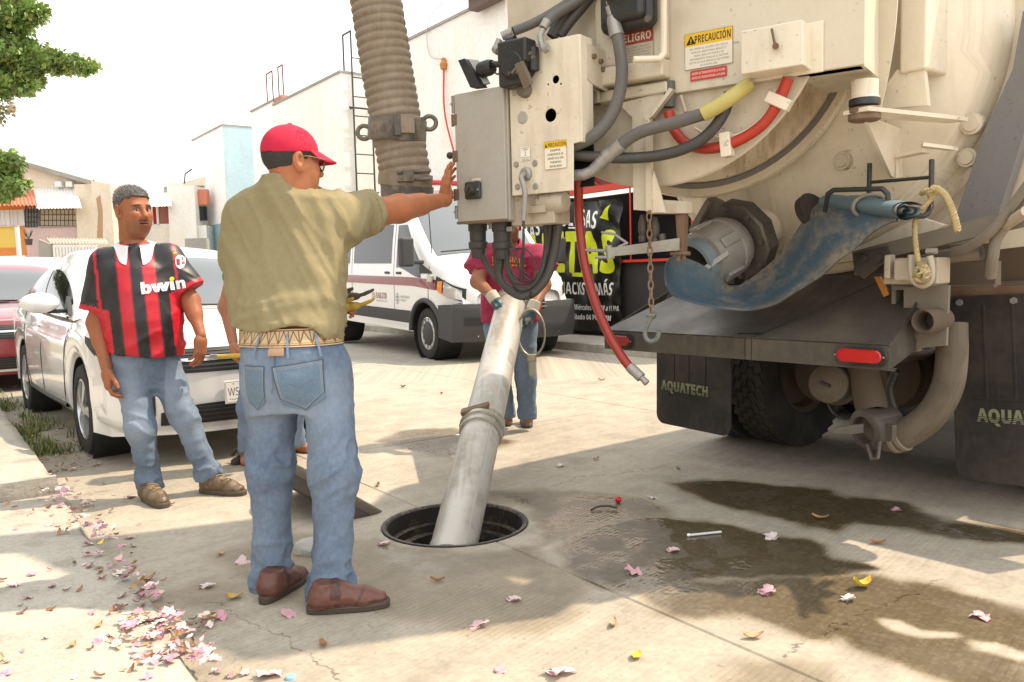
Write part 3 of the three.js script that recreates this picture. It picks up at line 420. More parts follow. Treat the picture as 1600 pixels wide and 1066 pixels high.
const redHose = grime([.30, .022, .012], { seed: 27, dirt: .25, dc: [.12, .03, .015], rough: .35, spot: 0, rep: 3 }), redBand = grime([.5, .038, .014], { seed: 28, dirt: .5, dc: [.09, .02, .012], rough: .45, spot: 0, rep: 2 }), rustIron = grime([.17, .10, .06], { seed: 29, dirt: .6, dc: [.25, .18, .11], rough: .8, spot: .4, rep: 2 });
const rubberM = grime([.02, .018, .016], { seed: 31, dirt: .6, dc: [.068, .055, .04], rough: .8, spot: 0, rep: 1.5 }), tyreM = grime([.02, .018, .016], { seed: 33, dirt: .5, dc: [.07, .056, .04], rough: .85, spot: 0, rep: 2 }), hoseTan = grime([.12, .092, .062], { seed: 37, dirt: .8, dc: [.07, .052, .034], rough: .85, spot: 0, rep: 2 }), mudBrown = grime([.11, .078, .052], { seed: 35, dirt: .8, dc: [.1, .07, .045], rough: .85, spot: .2 });

const truck = thing('vacuum_truck', 'large cream sewer vacuum truck with its rear hose reel swung towards the manhole', 'truck', T.o, T.turn);
const tp = (name, g, m, label) => mesh(name, g, m, truck, false, label);
const rp = (name, g, m, parent, label) => { const o = mesh(name, g, m, parent || truck, false, label); if (!parent) o.applyMatrix4(RT); return o; };
const rot = (name, f) => f;

// tank with its dished rear door
{
  const cx = .78, cy = 2.2, r = .97;
  const prof = [[.001, .24], [.2, .235], [.4, .218], [.58, .185], [.72, .14], [.83, .085], [.9, .03], [.945, -.03], [.965, -.09], [.965, -.16]];
  tp('tank_door', lathe(prof, [cx, cy, -.52], [cx, cy, .48], 72), creamClean);
  tp('door_ring', lathe([[.95, -.1], [1.0, -.1], [1.01, -.115], [1.01, -.17], [1.05, -.175], [1.06, -.185], [1.06, -.24], [1.05, -.25], [.95, -.25]], [cx, cy, -.52], [cx, cy, .48], 72), cream);
  tp('tank', [lathe([[.99, 0], [1.0, -.02], [1.0, -5.2], [.9, -5.4], [.01, -5.45]], [cx, cy, -.76], [cx, cy, .24], 64)], cream);
  const seam = tp('weld_seam', [tube([[1.34, 2.42, -.415], [1.345, 2.2, -.40], [1.36, 1.9, -.42]], .006, 14, 6), tube([[1.355, 1.97, -.41], [1.45, 1.99, -.44], [1.56, 1.96, -.49]], .006, 12, 6)], creamClean);
  tp('door_handle', rod([[1.27, 2.66, -.36], [1.30, 2.66, -.30], [1.5, 2.74, -.36], [1.5, 2.74, -.44]], .022), creamClean);
  // white column and pad beside the hinge
  const A = T.z(1404, 0, -.22), Bc = T.z(1445, 107, -.22);
  tp('hinge_column', [bx(Math.abs(Bc.x - A.x), 1.2, .2, (A.x + Bc.x) / 2, Bc.y + .6, -.33, .012), (() => { const p = [[1404, 110], [1446, 107], [1452, 165], [1362, 172], [1375, 150], [1392, 128]].map(q => T.z(q[0], q[1], -.26)); return plate(p, .03); })()], creamClean);
  const cv = []; for (let i = 0; i <= 8; i++) { const t = i / 8; cv.push(T.z(1404 - 26 * t * t, -40 + 210 * t, -.1)); } const cv2 = cv.map(p => p.clone().add(V(-.085, 0, .02)));
  tp('reel_guard', [plate([...cv, ...cv2.reverse()], .012)], cream);
}
// chassis, rear frame
{
  tp('chassis_rail', bx(.09, .26, 6.4, .36, .93, -3.9, .01), dirty); tp('chassis_rail', bx(.09, .26, 6.4, 1.2, .93, -3.9, .01), dirty); tp('crossmember', bx(.9, .22, .08, .78, .95, -.9, .01), dirty); tp('crossmember', bx(.9, .24, .1, .78, .93, -2.7, .01), dirty);
  const q = (px, py, z) => T.z(px, py, z);
  tp('sub_frame', [plate([q(1336, 393, -.3), q(1610, 322, -.3), q(1610, 352, -.3), q(1380, 405, -.3), q(1340, 430, -.3)], .05)], dirty);
  tp('gusset', [plate([q(1336, 396, -.262), q(1385, 385, -.262), q(1392, 405, -.262), q(1352, 436, -.262), q(1336, 424, -.262)], .02), hexbolt(q(1351, 405, -.25), [0, 0, 1], .018, .015), hexbolt(q(1375, 404, -.25), [0, 0, 1], .018, .015)], deckM);
  tp('tank_saddle', plate([q(1310, 412, -.45), q(1325, 396, -.45), q(1440, 340, -.45), q(1480, 352, -.45), q(1400, 396, -.45)], .05), creamClean); tp('tank_saddle', [plate([q(1120, 385, -.5), q(1140, 372, -.5), q(1230, 404, -.5), q(1225, 412, -.5)], .05)], creamClean);
  tp('lift_arm', [plate([q(1604, 20, -.55), q(1650, 10, -.55), q(1640, 100, -.55), q(1556, 366, -.55), q(1497, 345, -.55), q(1544, 205, -.55), q(1588, 110, -.55)], .07)], grime([.17, .165, .165], { seed: 41, dirt: .5, dc: [.24, .21, .17] }));
  tp('side_panel', [plate([q(1592, 60, -.62), q(1630, 40, -.62), q(1640, 380, -.62), q(1560, 390, -.62)], .03)], cream);
  tp('hinge_block', [(() => { const a = q(1376, 445, -.2), b = q(1462, 402, -.2); return bx(b.x - a.x, b.y - a.y, .12, (a.x + b.x) / 2, (a.y + b.y) / 2, -.28, .008); })(), (() => { const a = q(1392, 440, -.15), b = q(1418, 403, -.15); return bx(b.x - a.x, b.y - a.y, .05, (a.x + b.x) / 2, (a.y + b.y) / 2, -.19, .012); })(), (() => { const a = q(1380, 436, -.17), b = q(1390, 398, -.17); return bx(b.x - a.x, b.y - a.y, .05, (a.x + b.x) / 2, (a.y + b.y) / 2, -.2, .006); })()], creamOld);
  const sh = [q(1424, 398, -.15), q(1424, 425, -.15), q(1430, 441, -.15), q(1443, 446, -.15), q(1454, 438, -.15), q(1456, 420, -.15), q(1453, 400, -.15)]; tp('shackle', tube(sh, .014, 30, 8), creamOld); tp('shackle_pin', cyl(q(1448, 393, -.16), q(1464, 392, -.16), .012), fitM);
  // hollow rear box section with a socket
  const o = q(1415, 545, -.3), p = q(1482, 446, -.3), l = q(1392, 500, -.3).x;
  tp('rear_box', [plate([q(1414, 449, -.3), q(1484, 446, -.3), q(1480, 540, -.3), q(1414, 546, -.3)], .02), bx(.02, .34, .34, l, (o.y + p.y) / 2, -.49, .004), bx(.12, .02, .36, l + .06, o.y, -.48, .004), bx(.12, .02, .36, l + .06, p.y - .01, -.48, .004)], dirty);
  const s = q(1462, 500, -.28), sa = s.clone().add(V(0, 0, .12)); tp('socket', lathe([[.035, -.06], [.05, -.06], [.052, .1], [.045, .115], [.037, .1], [.036, 0], [.001, -.02]], s, sa, 20), mudBrown); tp('hasp', [plate([q(1424, 498, -.28), q(1436, 498, -.28), q(1432, 530, -.28), q(1426, 530, -.28)], .012)], rustIron);
  tp('rear_beam', [plate([q(1470, 412, -.6), q(1560, 408, -.6), q(1560, 446, -.6), q(1470, 450, -.6)], .06), plate([q(1478, 447, -.5), q(1556, 444, -.5), q(1556, 449, -.5), q(1478, 452, -.5)], .04)], mudBrown);
  tp('air_tank', [cyl([.95, .78, -.95], [.95, .78, -1.5], .14, .14, 20), bx(1.6, .3, .04, 1.4, 1.12, -.9, .005)], mudBrown);
  tp('pipe_bundle', [tube([q(1640, 240, -.2), q(1590, 310, -.2), q(1545, 365, -.2), q(1510, 388, -.25), q(1490, 392, -.3)], .018, 30, 8), tube([q(1650, 260, -.25), q(1600, 320, -.25), q(1560, 368, -.25), q(1552, 400, -.25), q(1548, 432, -.3)], .022, 30, 8), tube([q(1535, 395, -.35), q(1500, 398, -.35), q(1460, 404, -.4), q(1440, 410, -.45)], .03, 20, 8)], dirty);
  tp('strut', cyl(q(1605, 330, -.15), q(1540, 372, -.35), .022, .022, 10), creamOld);
}
// sloping rear deck, its lamps, mud flaps
{
  const fl = V(-.02, .87, 0), fr = V(1.545, .87, 0), rl = V(.21, 1.07, -.55), rr = V(1.5, 1.2, -.62);
  tp('rear_deck', [plate([fl, fr, rr, rl], .006), plate([[-.02, .866, .002], [1.545, .866, .002], [1.545, .77, .002], [-.02, .77, .002]], .005), plate([[-.021, .866, 0], [-.021, .77, 0], [-.021, .77, -.35], [.205, 1.065, -.55]], .004), plate([[1.542, .866, -.002], [1.542, .77, -.002], [1.51, .83, -.3], [1.5, 1.215, -.62]], .004), plate([[-.02, .772, 0], [1.545, .772, 0], [1.545, .772, -.06], [-.02, .772, -.06]], .004), bx(.03, .004, .02, 1.553, .77, .0)], deckM);
  const sx = T.z(1165, 530, 0).x; tp('deck_seam', [bx(.004, .096, .006, sx, .818, .004, 0), bx(.003, .096, .006, sx + .035, .818, .004, 0), plate([[sx + .036, .874, 0], [sx + .042, .874, 0], [sx + .39, 1.105, -.44], [sx + .384, 1.105, -.44]], .004), plate([[sx - .06, .885, -.02], [sx + .07, .89, -.03], [sx + .07, .893, -.035], [sx - .06, .888, -.025]], .004)], blackM);
  const lampRed = M([.45, .006, .004], .18, 0, { clearcoat: .6 }), lampRed2 = M([.25, .012, .01], .4);
  for (const [px, w, m] of [[1345, .19, lampRed], [968, .17, lampRed2]]) { const c = T.z(px, px > 1000 ? 556 : 532, .006), cap = (W, H, n = 10) => { const a = []; for (let i = 0; i <= n; i++) { const t = -Math.PI / 2 + Math.PI * i / n; a.push([W / 2 - H / 2 + Math.cos(t) * H / 2, Math.sin(t) * H / 2]); } for (let i = 0; i <= n; i++) { const t = Math.PI / 2 + Math.PI * i / n; a.push([-W / 2 + H / 2 + Math.cos(t) * H / 2, Math.sin(t) * H / 2]); } return a; };
    const b = tp('tail_lamp', extr(cap(w + .035, .082), .016, .004).translate(c.x, c.y, .004), rubberM); mesh('lens', extr(cap(w, .054), .012, .004).translate(c.x, c.y, .016), m, b); for (const s of [-1, 1]) mesh('screw', cyl([c.x + s * (w / 2 + .008), c.y, .02], [c.x + s * (w / 2 + .008), c.y, .024], .004, .004, 6), fitM, b); }
  // flaps
  const flapShape = (w, h, r) => { const a = [[0, 0], [w, 0]]; for (let i = 0; i <= 5; i++) { const t = -i / 5 * Math.PI / 2; a.push([w - r + Math.cos(t) * r, -h + r + Math.sin(t) * r]); } for (let i = 0; i <= 5; i++) { const t = -Math.PI / 2 - i / 5 * Math.PI / 2; a.push([r + Math.cos(t) * r, -h + r + Math.sin(t) * r]); } return a; };
  const aq = (g, w, h, cut) => { g.clearRect(0, 0, w, h); g.font = 'bold ' + h * .86 + 'px sans-serif'; g.save(); g.scale(.86, 1); g.fillStyle = '#7d8064'; g.fillText('AQUATECH', 6, h * .8); g.strokeStyle = '#7d8064'; g.lineWidth = h * .05; g.strokeText('AQUATECH', 6, h * .8); g.restore(); g.globalCompositeOperation = 'destination-out'; g.fillStyle = '#000'; for (let i = 0; i < 4; i++) g.fillRect(0, h * (.55 + i * .085), w, h * .028); g.globalCompositeOperation = 'source-over'; };
  for (const [x, y, w, h, rz, lx, ly] of [[-.36, .83, .57, .62, -.035, .04, .37], [1.42, 1.03, .6, .86, .05, .1, .55]]) {
    const f = tp('mud_flap', [extr(flapShape(w, h, .06), .012, .003), ...[.0, .2, .42].map(k => bx(.012, h * .5, .006, w * (k + .25), -h * .3, .013, .002)), bx(w * .7, .008, .006, w * .5, -h * .55, .013, .002)], rubberM); f.position.set(x, y, -.82); f.rotation.set(.02, 0, rz);
    for (const k of [.08, .46, .85]) mesh('bolt', hexbolt([w * k, -.03, .012], [0, 0, 1], .016, .012), fitM, f);
    sticker(f, 'lettering', .49, .095, aq, [lx + .245, -ly, .0165], null, 512, { transparent: true, roughness: .8, polygonOffset: false });
    mesh('hanger', [bx(w * 1.05, .07, .02, w / 2, .0, -.012, .004)], rustIron, f);
  }
  tp('flap_beam', [cyl([1.35, 1.05, -.86], [2.1, 1.09, -.86], .035, .035, 10)], mudBrown); tp('flap_beam', [bx(.9, .07, .07, 0, .86, -.87, .005)], mudBrown);
  const og = (px, py) => T.z(px, py, -.35); tp('orange_strap', plate([og(1367, 433), og(1376, 432), og(1391, 460), og(1382, 464)], .012), M([.55, .19, .02], .5));
}
// wheels
function truckTyre(x, z, name = 'tyre') {
  const r = .525, w = .27, n = 42, prof = []; for (const [rr, t] of [[.29, -.11], [.33, -.132], [.42, -.137], [.49, -.13], [.513, -.115], [.517, -.1], [.517, .1], [.513, .115], [.49, .13], [.42, .137], [.33, .132], [.29, .11]]) prof.push([rr, t]);
  const parts = [lathe(prof, [0, 0, 0], [1, 0, 0], 64)]; const blk = []; // tread blocks in zig-zag rows
  for (let k = 0; k < n; k++) for (const [t, bw, ph] of [[-.098, .045, 0], [-.047, .04, .5], [.0, .04, 0], [.047, .04, .5], [.098, .045, 0]]) { const a = (k + ph) / n * Math.PI * 2, g = new THREE.BoxGeometry(bw, .022, .062); g.rotateY((t > 0 ? .32 : -.32)); g.translate(t, r - .013, 0); g.rotateX(a); blk.push(g); }
  const o = tp(name, [...parts, ...blk], tyreM); o.position.set(x, r, z); return o;
}
for (const z of [-1.7, -3.05]) {
  for (const x of [-.31, .03, 1.53, 1.87]) { const t = truckTyre(x, z); mesh('rim', lathe([[.001, -.02], [.12, -.02], [.15, -.05], [.25, -.06], [.285, -.1], [.3, -.12], [.3, .12], [.27, .1], [.25, .04], [.1, .03], [.001, .03]], [0, 0, 0], [1, 0, 0], 32), mudBrown, t); }
  tp('axle', [cyl([0, .525, z], [1.56, .525, z], .07, .07, 16), (() => { const s = new THREE.SphereGeometry(.22, 24, 16); s.scale(1, 1, .9); s.translate(.78, .55, z + .05); return s; })(), lathe([[.2, 0], [.2, .05], [.11, .13], [.11, .25], [.001, .26]], [.78, .55, z + .15], [.78, .55, z + 1], 20), cyl([.32, .5, z], [.32, .5, z + .14], .17, .17, 20)], mudBrown);
}
// drain: white valve body, hoses, lever coupling under the deck
{
  const q = (px, py, z = -.3) => T.z(px, py, z);
  const a = q(1318, 600, -.5), b = q(1292, 600, -.2); tp('valve_body', lathe([[.001, -.01], [.05, 0], [.085, .02], [.09, .06], [.09, .15], [.1, .16], [.1, .19], [.085, .2], [.08, .32]], b, a, 24), hoseTan); tp('valve_slot', bx(.05, .014, .012, b.x - .0, b.y, b.z + .012, .003, 0, 0, -.3), blackM);
  tp('drain_hose', tube([q(1345, 560, -.35), q(1350, 590, -.33), q(1358, 620, -.3), q(1365, 648, -.26)], .068, 24, 16), mudBrown); tp('drain_hose', tube([q(1487, 505, -.4), q(1487, 560, -.38), q(1480, 605, -.35), q(1458, 645, -.31), q(1425, 672, -.28), q(1392, 684, -.26), q(1368, 672, -.26)], .062, 50, 16), hoseTan);
  const hb = (x0, y0, x1, y1, z, r) => lathe([[r, 0], [r + .008, .002], [r + .008, .018], [r, .02]], q(x0, y0, z), q(x1, y1, z), 24);
  tp('hose_band', [hb(1412, 678, 1395, 684, -.27, .065), hb(1402, 681, 1385, 684, -.265, .065)], dirty);
  const c = q(1366, 668, -.22), d = c.clone().add(V(-.05, -.02, .14)); tp('lever_coupling', [lathe([[.075, -.1], [.08, -.02], [.085, .0], [.09, .05], [.075, .06], [.06, .06], [.055, .02], [.001, .0]], c, d, 24), rod([q(1375, 690, -.15), q(1372, 716, -.12), q(1362, 718, -.12), q(1355, 695, -.15)], .008)], deckM);
  tp('lever', plate([q(1350, 662, -.12), q(1332, 664, -.1), q(1304, 668, -.08), q(1304, 676, -.08), q(1334, 678, -.1), q(1350, 676, -.12)], .02), deckM); tp('lever', plate([q(1386, 662, -.14), q(1398, 664, -.12), q(1396, 690, -.12), q(1388, 690, -.14)], .02), deckM);
  tp('loose_wire', tube([q(1290, 620, -.3), q(1302, 645, -.3), q(1325, 655, -.35), q(1350, 645, -.4)], .006, 20, 6), blackM); tp('brake_line', tube([q(1385, 560, -.7), q(1420, 550, -.7), q(1450, 545, -.75), q(1480, 530, -.8)], .03, 20, 8), blackM); tp('brake_line', tube([q(1400, 580, -.9), q(1390, 610, -.9), q(1400, 650, -.9)], .02, 20, 8), blackM);
}
// outlet pipe, slide valve and quick coupling on the tank door
{
  const P0 = T.z(1196, 352, -.44), P1 = T.z(1066, 424, .15), L = P0.distanceTo(P1), at = t => P0.clone().lerp(P1, t / L);
  tp('outlet_pipe', lathe([[.125, -.15], [.105, -.02], [.10, .0], [.10, .2]], P0, P1, 32), creamClean);
  tp('valve_body', [lathe([[.1, .16], [.19, .16], [.2, .17], [.2, .24], [.19, .25], [.1, .25]], P0, P1, 10), ...[...Array(8)].map((_, i) => { const ax = P1.clone().sub(P0).normalize(), u = V(0, 1, 0).cross(ax).normalize(), v = ax.clone().cross(u), a = i / 8 * 6.283; return hexbolt(at(.25).addScaledVector(u, Math.cos(a) * .17).addScaledVector(v, Math.sin(a) * .17), ax, .016, .018); })], deckM);
  const q = (px, py, z) => T.z(px, py, z); tp('valve_slide', [plate([q(1084, 362, -.22), q(1112, 306, -.22), q(1124, 312, -.22), q(1150, 330, -.22), q(1120, 380, -.22)], .05), plate([q(1078, 360, -.17), q(1106, 312, -.17), q(1112, 316, -.17), q(1086, 366, -.17)], .03)], dirty);
  tp('coupling', [lathe([[.1, .25], [.135, .27], [.145, .3], [.15, .31], [.15, .34], [.142, .345], [.142, .46], [.138, .47], [.138, .5], [.115, .505]], P0, P1, 32)], fitM);
  const ax = P1.clone().sub(P0).normalize(), u = V(0, 1, 0).cross(ax).normalize(), v = ax.clone().cross(u); for (let i = 0; i < 5; i++) { const a = i / 5 * 6.283 + .5; const c = at(.41).addScaledVector(u, Math.cos(a) * .146).addScaledVector(v, Math.sin(a) * .146); const g = bx(.05, .11, .018, 0, 0, 0, .004); { const bX = u.clone().multiplyScalar(-Math.sin(a)).addScaledVector(v, Math.cos(a)); g.applyMatrix4(new THREE.Matrix4().makeBasis(bX, ax, bX.clone().cross(ax)).setPosition(c)); }; mesh('lug', g, fitM, truck); }
  tp('cam_arm', plate([q(1090, 424, .13), q(1136, 392, .02), q(1139, 399, .02), q(1094, 431, .13)], .016), fitM);
  tp('blue_pipe_end', lathe([[.118, .48], [.118, .56], [.1, .565]], P0, P1, 32), M([.17, .215, .235], .5)); tp('lower_box', [bx(.2, .2, .1, ...q(1130, 415, -.3).toArray(), .01)], blackM);
}
// hinge bracket between tank door and reel frame
{
  const H = R2T([-.02, 1.80, -.15]); const pinB = H.clone().add(V(0, -.02, 0));
  tp('hinge_pin', [lathe([[.05, .12], [.05, .06], [.055, .055], [.055, .045]], pinB, pinB.clone().setY(9), 24)], creamClean); tp('hinge_washer', lathe([[.001, .03], [.056, .03], [.058, .025], [.058, .005], [.052, 0], [.001, 0]], pinB.clone().add(V(0, .02, 0)), pinB.clone().setY(9), 24), blackM); tp('hinge_collar', lathe([[.001, 0], [.06, 0], [.064, -.005], [.064, -.02], [.058, -.025], [.06, -.03], [.06, -.045], [.05, -.05], [.001, -.05]], pinB.clone().add(V(0, .015, 0)), pinB.clone().setY(9), 24), rustIron);
  const q = (px, py, z) => T.z(px, py, z), y1 = pinB.y - .0;
  const p1 = q(1500, 189, -.42), far = V(p1.x + .02, y1, -.44); const top = [V(pinB.x - .06, y1, pinB.z + .05), V(pinB.x + .05, y1, pinB.z + .07), V(p1.x + .01, y1 - .02, -.38), V(p1.x + .02, y1 - .02, -.46), V(pinB.x + .1, y1, -.44), V(pinB.x - .03, y1, pinB.z - .06)];
  tp('upper_bracket', plate(top, .016), creamClean);
  tp('bracket_web', [plate([V(pinB.x + .0, y1 - .01, pinB.z + .02), q(1402, 200, -.33), q(1403, 278, -.33), q(1390, 275, -.29)], .014), plate([q(1402, 200, -.33), q(1408, 200, -.42), q(1408, 276, -.42), q(1403, 278, -.33)], .012)], creamClean);
  const lo = q(1385, 236, -.3).y; tp('lower_bracket', plate([V(pinB.x + .06, lo, -.28), V(pinB.x + .09, lo, -.24), V(p1.x - .02, lo - .005, -.40), V(p1.x - .02, lo - .005, -.46), V(pinB.x + .1, lo, -.42)], .014), creamClean); tp('lower_bracket', plate([V(pinB.x + .07, lo - .02, -.27), V(pinB.x - .13, lo - .03, -.32), V(pinB.x - .14, lo - .03, -.36), V(pinB.x + .08, lo - .02, -.34)], .014), creamClean);
  for (const [px, py, r] of [[1503, 190, .045], [1490, 243, .04], [1330, 253, .04]]) { const c = q(px, py, -.42), dome = V(c.x - .78, c.y - 2.2, 0).length(); const z = -.52 + .24 - .26 * Math.pow(dome / .97, 3.2) + .005; tp('mount_pad', lathe([[.001, .02], [r * .7, .02], [r * .75, .012], [r, .012], [r, -.03]], [c.x, c.y, z], [c.x, c.y, z + 1], 20), cream); }
}
// rear wire rack for the lay-flat hose
{
  const q = (px, py, z) => T.z(px, py, z), m = blackM, r = .0105;
  tp('hose_rack', [...rod([q(1359, 255, -.25), q(1358, 306, -.25)], r), ...rod([q(1456, 250, -.25), q(1455, 322, -.2), q(1450, 333, -.15), q(1443, 338, -.12), q(1396, 337, -.05), q(1390, 328, -.05), q(1387, 303, -.05), q(1379, 295, -.05), q(1303, 297, -.05), q(1294, 303, -.05), q(1289, 330, -.1)], r, 10), ...rod([q(1360, 285, -.25), q(1455, 277, -.25)], r * .7)], m);
}
// ------------------------------------------------ hose reel frame (local frame R)
const reel = rp('hose_reel_frame', [
  bx(1.6, 1.45, .012, -.79, 1.93 + .725, -.006, .003), bx(.012, 1.45, .46, -.003, 1.93 + .725, -.235, .003), bx(.012, 1.45, .46, -1.587, 1.93 + .725, -.235, .003),
  bx(1.58, .012, .075, -.79, 1.935, -.04, .003), bx(.24, .012, .44, -.125, 1.935, -.232, .003), bx(1.6, .3, .5, -.79, 3.4, -.25, .01)], cream);
rp('motor_box', [bx(.34, .6, .05, -.93, 2.37, .022, .018), bx(.34, .08, .1, -.93, 2.03, .03, .012), bx(.38, .05, .06, -.95, 1.955, .01, .01), bx(.2, .06, .3, -1.18, 1.96, -.1, .01)], cream, reel);
{ // gusset, post, lower arm
  const q = (px, py, z = .02) => R.z(px, py, z);
  rp('gusset', [plate([q(968, 162), q(1052, 141), q(1022, 183), q(1014, 186), q(993, 186), q(985, 180)], .012), plate([q(1016, 186, .05), q(1022, 182, .05), q(1054, 140, .05), q(1048, 138, .05)], .03)], cream, reel);
  rp('post', [plate([q(989, 180), q(1016, 180), q(1016, 330), q(991, 328)], .014), plate([q(1010, 180, .04), q(1018, 180, .04), q(1019, 328, .04), q(1012, 331, .04)], .03)], cream, reel);
  rp('triangle_plate', plate([q(1022, 268, .03), q(1032, 300, .03), q(1040, 332, .03), q(1012, 332, .03), q(1018, 290, .03)], .012), creamClean, reel);
  const a = q(1014, 318), b = q(1060, 316, -.1); rp('lower_arm', [plate([q(1014, 312), q(1078, 316, -.1), q(1078, 334, -.1), q(1014, 334)], .06)], creamOld, reel);
  rp('drop_leg', plate([q(1058, 334, -.08), q(1073, 334, -.08), q(1071, 398, -.08), q(1063, 398, -.08)], .04), rustIron, reel); rp('leg_stud', [...rod([q(1048, 396, -.06), q(1078, 396, -.06)], .009), cyl(q(1062, 398, -.08), q(1060, 408, -.08), .012), cyl(q(1068, 398, -.08), q(1069, 406, -.08), .01)], rustIron, reel);
  rp('cross_bar', plate([q(951, 388, .06), q(1062, 372, -.06), q(1062, 391, -.06), q(951, 401, .06)], .035), grime([.33, .31, .27], { seed: 44, dirt: .7, dc: [.2, .16, .11], rep: 2 }), reel);
  rp('bar_hook', [...rod([q(952, 392, .06), q(914, 391, .08)], .0075), ...rod([q(960, 402, .06), q(930, 402, .08)], .007), ...rod([q(966, 386, .05), q(980, 380, .04), q(960, 366, .04), q(940, 363, .05)], .006), cyl(q(951, 384, .06), q(953, 404, .06), .016)], fitM, reel);
  for (const [x, y] of [[1004, 340], [1024, 344]]) rp('nozzle', lathe([[.001, 0], [.016, 0], [.018, .02], [.013, .03], [.02, .05], [.018, .09], [.008, .12], [.001, .12]], q(x, y + 38, -.05), q(x, y - 20, -.05), 14), deckM, reel);
  rp('lynch_pin', cyl(q(1034, 366, -.05), q(1036, 380, -.05), .016), deckM, reel);
}
// reel: two flanges, hub, the clipped ring of red hose
{
  const c = [-.845, 2.285];
  rp('reel_flange', lathe([[.001, -.01], [.62, -.01], [.70, -.022], [.728, -.03], [.735, -.04], [.73, -.052], [.6, -.04], [.001, -.04]], [c[0], c[1], -.02], [c[0], c[1], 1], 72), cream, reel);
  rp('reel_flange', [lathe([[.3, -.62], [.60, -.60], [.68, -.585], [.685, -.575], [.705, -.572], [.72, -.56], [.745, -.548], [.752, -.56], [.75, -.60], [.3, -.64]], [c[0], c[1], -.0], [c[0], c[1], 1], 72)], creamClean, reel);
  rp('rubber_edge', lathe([[.676, -.583], [.682, -.574], [.706, -.566], [.708, -.575]], [c[0], c[1], 0], [c[0], c[1], 1], 72), grime([.19, .18, .18], { seed: 46, dirt: .4, spot: 0 }), reel);
  rp('worn_inner_face', lathe([[.34, -.585], [.45, -.59], [.672, -.574]], [c[0], c[1], 0], [c[0], c[1], 1], 72), drumM, reel);
  rp('drum', lathe([[.36, -.05], [.36, -.6]], [c[0], c[1], 0], [c[0], c[1], 1], 48), drumM, reel);
  const pts = [[1046, 150], [1045, 175], [1052, 200], [1070, 222], [1098, 232], [1132, 228], [1168, 212], [1196, 190], [1216, 160], [1232, 122]].map(p => R.z(p[0], p[1], .01)), cut = 1;
  rp('red_hose_ring', tube(pts.slice(1), .0225, 60, 12), redBand, reel); rp('hose_cuff', tube([pts[0].clone().add(V(-.0, .06, 0)), pts[0], pts[1].clone().lerp(pts[0], .3)], .025, 12, 12), hoseM, reel);
  for (const [x, y, a] of [[1134, 226, .1], [1216, 158, 1.05]]) { const p = R.z(x, y, .03); rp('hose_clip', bx(.045, .1, .05, p.x, p.y, p.z - .01, .006, 0, 0, a), creamClean, reel); }
  rp('pin_bolt', rod([R.z(1064, 150, .0), R.z(1072, 176, .02)], .009), creamOld, reel); rp('inner_ring', tube([[1085, 200], [1110, 212], [1140, 214], [1175, 198], [1200, 172], [1212, 140]].map(p => R.z(p[0], p[1], .0)), .006, 40, 6), creamClean, reel);
}
